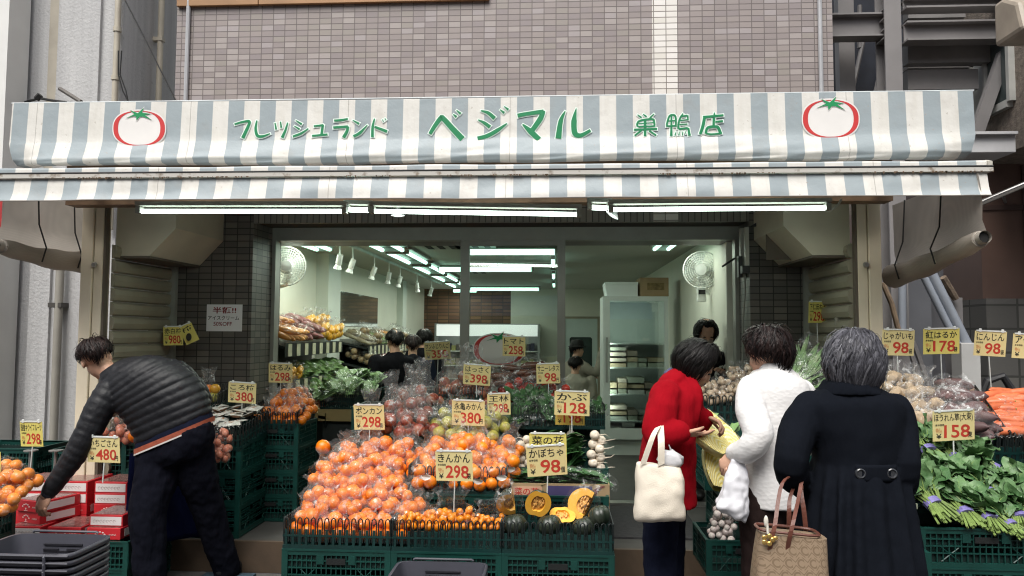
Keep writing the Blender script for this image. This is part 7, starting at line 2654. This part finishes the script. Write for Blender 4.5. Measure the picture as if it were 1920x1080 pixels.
limb(jk, [P(1410, 728, 3.26), P(1407, 768, 3.2), P(1422, 815, 3.13), P(1402, 843, 3.15), P(1381, 850, 3.22)], [.062, .064, .062, .054, .046], 5, 16, .05, .06)
limb(jk, [P(1502, 735, 3.32), P(1514, 780, 3.34), P(1520, 822, 3.38), P(1480, 850, 3.5)], [.06, .06, .056, .046], 5, 16)
fuse(jk, 'jacket', QW.m, t, .008, 4, .005, 9)
cl_ = MB()
loft(cl_, [rpx(1419, 1483, 699, YW, .075), rpx(1422, 1481, 688, YW, .074), rpx(1424, 1479, 679, YW, .072)], 28, 2.2, sub=3)
fuse(cl_, 'collar', QW.m, t, .007, 2, .004, 20)
pt_ = MB()
for x, yy in ((1428, YW - .02), (1456, YW + .06)):
    b = P(x, 940, yy)
    limb(pt_, [b, V((b.x, yy, .5)), V((b.x, yy, .09))], [.10, .086, .08])
fuse(pt_, 'trousers', cloth('brown_cloth', (.022, .014, .013)), t, .010, 3, .008, 12)
for x, yy in ((1428, YW - .02), (1456, YW + .06)):
    shoe(t, V((P(x, 940, yy).x, yy, 0)), (-.6, .7), SHOE, .24)
hair(hc, hf, hu, t, HBR, 41, (.082, .098, .110), 2.6, 1.8, 1.1, 1200, .02, .12, 7, .02, wid=.008)
# her white plastic shopping bag
t = thing('plastic_bag', 'white plastic shopping bag hanging from the hand of the woman in white', 'bag', P(1372, 975, 3.18))
g = MB()
YP2 = 3.18
loft(g, [rpx(1372, 1398, 862, YP2, .02), rpx(1364, 1400, 890, YP2, .035), rpx(1350, 1402, 930, YP2, .06), rpx(1342, 1402, 955, YP2, .07, 945, 962), rpx(1352, 1396, 972, YP2, .05, 960, 978)], 32, 2.4)
fuse(g, 'bag_body', pm('shopping_plastic', (.72, .72, .76), .3, .05, 5, .3, 30), t, .006, 1, .016, 14, wst=(1.4, 1.4, .5))
g = MB()
g.tube([P(1383, 866, YP2), P(1379, 852, 3.19), P(1390, 866, YP2)], .006, 6)
g.build('handle', MATS['shopping_plastic'], t, smooth=True)

# ---- the woman in the black coat
YK = 2.55
t = thing('person', 'grey haired woman in long black pleated coat seen from behind', 'person', (P(1600, 900, YK).x, YK, 0))
hc, hf, hu = P(1602, 682, YK), V((.42, .88, -.12)), V((.02, .1, 1))
bd = MB()
head(bd, hc, hf, hu, .85)
limb(bd, [P(1600, 700, YK), P(1594, 730, YK), P(1592, 750, YK)], [.052, .054, .06])
loft(bd, [rpx(1525, 1690, 1000, YK, .12), rpx(1530, 1685, 860, YK, .10), rpx(1525, 1675, 765, YK, .09)])
limb(bd, [P(1516, 775, YK), P(1484, 875, 2.5), P(1528, 900, 2.78)], [.045, .038, .026])
limb(bd, [P(1676, 780, YK), P(1696, 885, 2.5), P(1660, 905, 2.78)], [.045, .038, .026])
for x in (1570, 1640):
    b = P(x, 1000, YK)
    limb(bd, [b, V((b.x, YK, .44)), V((b.x, YK, .09))], [.085, .056, .04])
hx = MB()
hand(hx, P(1528, 900, 2.78), V((.6, .6, -.1)), V((.4, -.4, .6)), .8, 1, .85)
hand(hx, P(1660, 905, 2.78), V((-.6, .6, 0)), V((0, -.2, 1)), .7, -1, .85)
fuse(bd, 'body', SKIN_M, t, .010, 3, extra=hx)
BW = cloth('black_wool', (.0065, .008, .012), .25, .35, (14, 14, 3))
co_ = MB()
loft(co_, [rpx(1548, 1634, 722, YK, .085), rpx(1524, 1664, 737, YK, .10), rpx(1506, 1690, 756, YK, .12), rpx(1512, 1692, 795, YK, .13), rpx(1522, 1690, 832, YK, .13), rpx(1526, 1688, 864, YK, .128)], 44, 2.3)


def pleat(a, v):
    return 1 + .07 * min(1, v * 3) * math.cos(a * 17 + 1.2 * math.sin(a * 3)) * (1 + .3 * math.sin(a * 5))


loft(co_, [rpx(1527, 1687, 860, YK, .126), rpx(1520, 1694, 885, YK, .142), rpx(1510, 1702, 940, YK, .165), rpx(1500, 1712, 1010, YK, .19), rpx(1492, 1722, 1080, YK, .21), rpx(1480, 1736, 1210, YK, .24)], 150, 2.2, mod=pleat)
limb(co_, [P(1524, 766, YK), P(1500, 800, 2.53), P(1483, 875, 2.48), P(1500, 905, 2.62), P(1525, 900, 2.75)], [.063, .061, .052, .05, .046])
limb(co_, [P(1674, 772, YK), P(1684, 810, 2.53), P(1692, 882, 2.48), P(1686, 910, 2.62), P(1660, 905, 2.75)], [.063, .061, .052, .05, .046])
fuse(co_, 'coat', BW, t, .0075, 1, .005, 10, wst=(1.2, 1.2, .5))
cl_ = MB()
loft(cl_, [rpx(1532, 1652, 737, YK, .105, dy=-.004), rpx(1539, 1642, 726, YK, .102, dy=-.004), rpx(1547, 1634, 713, YK, .09)], 36, 2.2, sub=4)
fuse(cl_, 'collar', BW, t, .006, 2, .003, 18)
g = MB()


def tab(u, v):
    x = 1574 + 72 * u
    p = P(x, 858 + 30 * v, YK)
    k = (x - 1607) / 80
    return V((p.x, YK - .128 * (1 - abs(k) ** 2.3) ** (1 / 2.3) - .010, p.z))


g.grid(tab, 20, 5)
o = g.build('half_belt', BW, t, smooth='all', fixn=False)
s_ = o.modifiers.new('s', 'SOLIDIFY')
s_.thickness = .006
for x in (1581, 1637):
    p = tab((x - 1574) / 72, .5)
    MB().lathe([(0, .004), (.010, .004), (.013, .008), (.016, .006), (.0165, 0), (0, 0)], 18, MX.Translation(p + V((0, -.003, 0))) @ MX.Rotation(R(90), 4, 'X')).build('button', pm('button_horn', (.035, .037, .042), .18, .1, coat=.5), t, smooth=True)
g = MB()
g.tube([P(1607, y, 2.55) - V((0, .129, 0)) * 1.0 for y in (770, 800, 830, 856)], .0022, 5)
for x in (1570, 1640):
    b = P(x, 1000, YK)
    shoe(t, V((b.x, YK, 0)), (.1, 1), SHOE, .24)
hair(hc + V((-.002, -.005, .004)), hf, hu, t, HG, 51, (.088, .098, .108), 2.5, 2.25, 1.05, 2400, .012, .11, 6, .06, wid=.0065)
# her shoulder bag
t = thing('handbag', 'tan monogram patterned tote handbag with brown leather straps and charm', 'bag', P(1480, 1080, 2.38))
q = NT('monogram')
sp = q.n('SeparateXYZ')
q.l(q.obj(), sp.inputs[0])
uu = q.math('DIVIDE', q.math('ADD', sp.outputs[0], sp.outputs[1]), .036)
vv = q.math('DIVIDE', sp.outputs[2], .036)
row = q.math('FLOOR', vv)
fu = q.math('SUBTRACT', q.math('FRACT', q.math('ADD', uu, q.math('MULTIPLY', row, .5))), .5)
fv = q.math('SUBTRACT', q.math('FRACT', vv), .5)
rr = q.math('SQRT', q.math('ADD', q.math('MULTIPLY', fu, fu), q.math('MULTIPLY', fv, fv)))
ring_ = q.math('LESS_THAN', q.math('ABSOLUTE', q.math('SUBTRACT', rr, .30)), .07)
gap_ = q.math('LESS_THAN', fu, .22)
dot_ = q.math('LESS_THAN', q.math('ABSOLUTE', q.math('SUBTRACT', q.math('ADD', q.math('ABSOLUTE', fu), q.math('ABSOLUTE', fv)), .62)), .05)
pat = q.math('MAXIMUM', q.math('MULTIPLY', ring_, gap_), dot_)
basec = q.mix(q.noise(8, 3), (.25, .18, .12), (.31, .23, .155))
q.l(q.mix(q.math('MULTIPLY', pat, .65), basec, (.13, .085, .05)), q.p.inputs['Base Color'])
q.p.inputs['Roughness'].default_value = .5
q.bump(q.noise(220, 2), .15, .002)
YH = 2.38
g = MB()
loft(g, [rpx(1408, 1549, 1170, YH, .06), rpx(1409, 1549, 1120, YH, .07), rpx(1413, 1547, 1060, YH, .06), rpx(1421, 1546, 1000, YH, .045, 994, 1006)], 40, 4.5)
o = g.build('bag_body', q.m, t, smooth=True)
LEA = pm('brown_leather', (.13, .045, .03), .4, .2, 12, .2, 90)
g = MB()
a, b = P(1428, 995, YH - .044), P(1540, 1006, YH - .044)
rc, ra = (a + b) / 2 + V((0, .044, 0)), (b - a) / 2 * 1.03
g.tube([rc + ra * math.copysign(abs(math.cos(k * math.pi / 20)) ** (2 / 4.5), math.cos(k * math.pi / 20)) + V((0, .046, 0)) * math.copysign(abs(math.sin(k * math.pi / 20)) ** (2 / 4.5), math.sin(k * math.pi / 20)) for k in range(41)], .0045, 6, False)
g.build('rim', LEA, t)
for dy, pts in ((-.05, ((1444, 1030), (1453, 985), (1467, 905), (1500, 885))), (-.05, ((1477, 1030), (1486, 985), (1498, 930), (1505, 890))), (.05, ((1513, 1010), (1508, 960), (1502, 920), (1506, 892))), (.05, ((1480, 1005), (1480, 960), (1482, 930), (1498, 893)))):
    pp_, _ = cres([P(*p, YH + dy) if i < 2 else P(*p, YH + dy * .4 + .06 * (i - 1)) for i, p in enumerate(pts)], [0] * 4, 5)
    g = MB()
    for i in range(len(pp_) - 1):
        w_ = V((.0068, .001, .002))
        g.add([pp_[i] - w_, pp_[i] + w_, pp_[i + 1] + w_, pp_[i + 1] - w_], [(0, 1, 2, 3)])
    o = g.build('strap', LEA, t, fixn=False)
    s_ = o.modifiers.new('s', 'SOLIDIFY')
    s_.thickness = .004
p = P(1438, 1000, YH - .055)
g = MB()
g.tube([p + V((0, 0, .04)), p + V((.002, -.004, 0))], .004, 6)
g.ell(p + V((-.002, 0, .035)), (.007, .006, .018), 10, 8)
g.build('charm_cord', pm('charm_white', (.7, .66, .58), .4), t, smooth=True)
g = MB()
for a in range(5):
    g.ell(p + V((.002 + .013 * math.cos(a * 1.257), -.004, -.018 + .012 * math.sin(a * 1.257))), (.008, .004, .008), 8, 6)
g.ell(p + V((.024, -.004, -.012)), (.008, .004, .006), 8, 6)
g.build('gold_charm', pm('gold_charm', (.75, .5, .16), .25, .1, metal=.8), t, smooth=True)


# ---- people inside the shop
def bystander(label, px, ytop, Y, f, coat, hairm, sh=.19, pants=(.015, .015, .018), hb=(2.15, 1.6, 1.0), arms=None, tilt=0, seed=1, extra=None, hs=.95):
    top = P(px, ytop, Y)
    f = V((f[0], f[1], 0)).normalized()
    r_ = V((f.y, -f.x, 0))
    up = V((0, 0, 1))
    t_ = thing('person', label, 'person', (top.x, top.y, STEP))
    c = top - up * .115 * hs
    hz = c.z
    base = V((top.x, top.y, 0))
    B = lambda x, y, z: base + r_ * x + f * y + up * z
    hfv = (f - up * tilt).normalized()
    fl = STEP
    nz_ = hz - .11
    sz = hz - .205
    hipz = fl + (hz - fl) * .54
    b_ = MB()
    head(b_, c + f * .02 * (tilt > .2), hfv, up + f * tilt, hs)
    limb(b_, [c - up * .05, B(0, -.02, nz_), B(0, -.03, sz + .02)], [.05, .052, .06])
    loft(b_, [(B(0, 0, hipz), r_ * .15, f * .1), (B(0, -.01, (hipz + sz) / 2), r_ * .13, f * .09), (B(0, -.02, sz), r_ * (sh - .03), f * .09)])
    L = arms or ([(-sh, 0, sz), (-sh - .04, -.03, sz - .27), (-sh + .05, .18, sz - .36)], [(sh, 0, sz), (sh + .04, -.03, sz - .27), (sh - .05, .18, sz - .36)])
    hx_ = MB()
    for s_, ar in zip((1, -1), L):
        q_ = [B(*p) for p in ar]
        limb(b_, q_, [.045, .038, .028])
        hand(hx_, q_[2], (q_[2] - q_[1]).normalized() + f * .3, -up + r_ * (.4 * s_), .5, s_, .9)
    for s_ in (-1, 1):
        limb(b_, [B(s_ * .085, 0, hipz), B(s_ * .09, .02, (hipz + fl) / 2), B(s_ * .09, 0, fl + .08)], [.085, .055, .042])
    fuse(b_, 'body', SKIN_M, t_, .013, 2, extra=hx_)
    k_ = MB()
    loft(k_, [(B(0, -.015, nz_ - .005), r_ * .07, f * .075), (B(0, -.02, nz_ - .045), r_ * .11, f * .10), (B(0, -.02, sz), r_ * (sh + .015), f * .125), (B(0, -.01, (hipz + sz) / 2), r_ * (sh - .005), f * .14), (B(0, 0, hipz - .06), r_ * (sh), f * .145)], 32)
    for ar in L:
        q_ = [B(*p) for p in ar]
        q_[2] = q_[1] + (q_[2] - q_[1]) * .93
        limb(k_, q_, [.072, .06, .048])
    fuse(k_, 'coat', coat, t_, .013, 2, .008, 10)
    g_ = MB()
    for s_ in (-1, 1):
        limb(g_, [B(s_ * .085, 0, hipz), B(s_ * .09, .01, (hipz + fl) / 2), B(s_ * .09, 0, fl + .06)], [.105, .08, .07])
    fuse(g_, 'trousers', cloth('trousers_%d' % seed, pants), t_, .014, 2, .006, 12)
    g_ = MB()
    for s_ in (-1, 1):
        g_ = MB()
        g_.ell(B(s_ * .09, .06, fl + .045), (.06, .12, .045) if abs(f.y) > .7 else (.12, .06, .045), 12, 8)
        g_.build('shoe', SHOE, t_, smooth=True)
    hair(c + f * .02 * (tilt > .2), hfv, up + f * tilt, t_, hairm, seed, (.09 * hs / .95, .102, .104), *hb, 420, .016, .08, 5, .03, wid=.012)
    if extra:
        extra(t_, c, f, r_, up, B)
    return t_


BKC = cloth('black_coat', (.008, .008, .010))
NVC = cloth('navy_coat', (.008, .011, .020))
BGC = cloth('beige_coat', (.26, .245, .20))
bystander('shopper in black jacket facing the racks, nearest of the dark trio', 740, 619, 7.6, (-.5, .8), BKC, HB, .2, seed=71)
bystander('shopper in dark navy jacket, middle of the dark trio', 774, 628, 8.3, (-.2, 1), NVC, HBR, .18, seed=72)
bystander('dark haired shopper standing farthest of the dark trio', 796, 617, 9.0, (.3, 1), BKC, HB, .18, seed=73, hb=(2.2, 2.0, 1.0))


def glove(t_, c, f, r_, up, B):
    p = P(1351, 691, 6.28)
    g_ = MB()
    hand(g_, p + V((.03, .02, .02)), V((-.6, -.3, -.4)), V((-.3, -.5, -.6)), .5, 1, 1.05)
    g_.build('glove', pm('white_glove', (.55, .55, .5), .8), t_, smooth='all')
    rr_, ff = r_, (f - up * .55).normalized()
    uu = rr_.cross(ff)
    g_ = MB()
    g_.ell(c + ff * .075 - uu * .055 + f * .02, (.052, .04, .045), 14, 10)
    g_.build('face_mask', pm('mask_dark', (.22, .17, .14), .7), t_, smooth=True)
    for k in (-1, 1):
        MB().ell(c + ff * .088 + rr_ * .03 * k + f * .02 - uu * .002, (.013, .008, .005), 8, 6).build('eye', EYE, t_)


sz_ = P(1325, 600, 6.35).z - .35
bystander('shop woman in black with long dark hair, mask and white glove', 1322, 598, 6.35, (.05, -1), cloth('staff_black', (.006, .006, .008)), HB, .17, seed=74, hb=(2.8, 2.6, .7), tilt=.55, extra=glove,
          arms=([(-.17, 0, sz_), (-.24, .05, sz_ - .22), (-.13, .12, sz_ - .1)], [(.17, 0, sz_), (.2, .0, sz_ - .27), (.1, .2, sz_ - .36)]))


def hat(t_, c, f, r_, up, B):
    m_ = MX.Translation(c + up * .05)
    MB().lathe([(0, .085), (.07, .08), (.088, .05), (.092, 0), (.125, -.008), (.125, -.014), (.09, -.012)], 20, m_).build('hat', pm('hat_black', (.008, .008, .008), .8), t_, smooth=True)
    q_ = B(.30, .22, c.z + .02)
    MB().box((q_.x - .005, q_.y - .02, q_.z), (q_.x + .035, q_.y + .02, q_.z + .13)).build('phone', pm('phone_black', (.01, .01, .012), .2), t_, bevel=.004)


zc_ = P(1083, 640, 10.4).z
bystander('customer in dark hat and beige coat raising a phone at the back', 1082, 640, 10.4, (.8, .5), BGC, HB, .19, seed=75, extra=hat,
          arms=([(-.19, 0, zc_ - .35), (-.22, .1, zc_ - .55), (-.1, .25, zc_ - .5)], [(.19, 0, zc_ - .35), (.3, .12, zc_ - .42), (.3, .2, zc_ - .14)]))
bystander('shorter dark haired customer in beige coat before the hatted one', 1079, 668, 9.8, (.2, 1), cloth('beige_puffer', (.30, .28, .23)), HB, .2, seed=76)
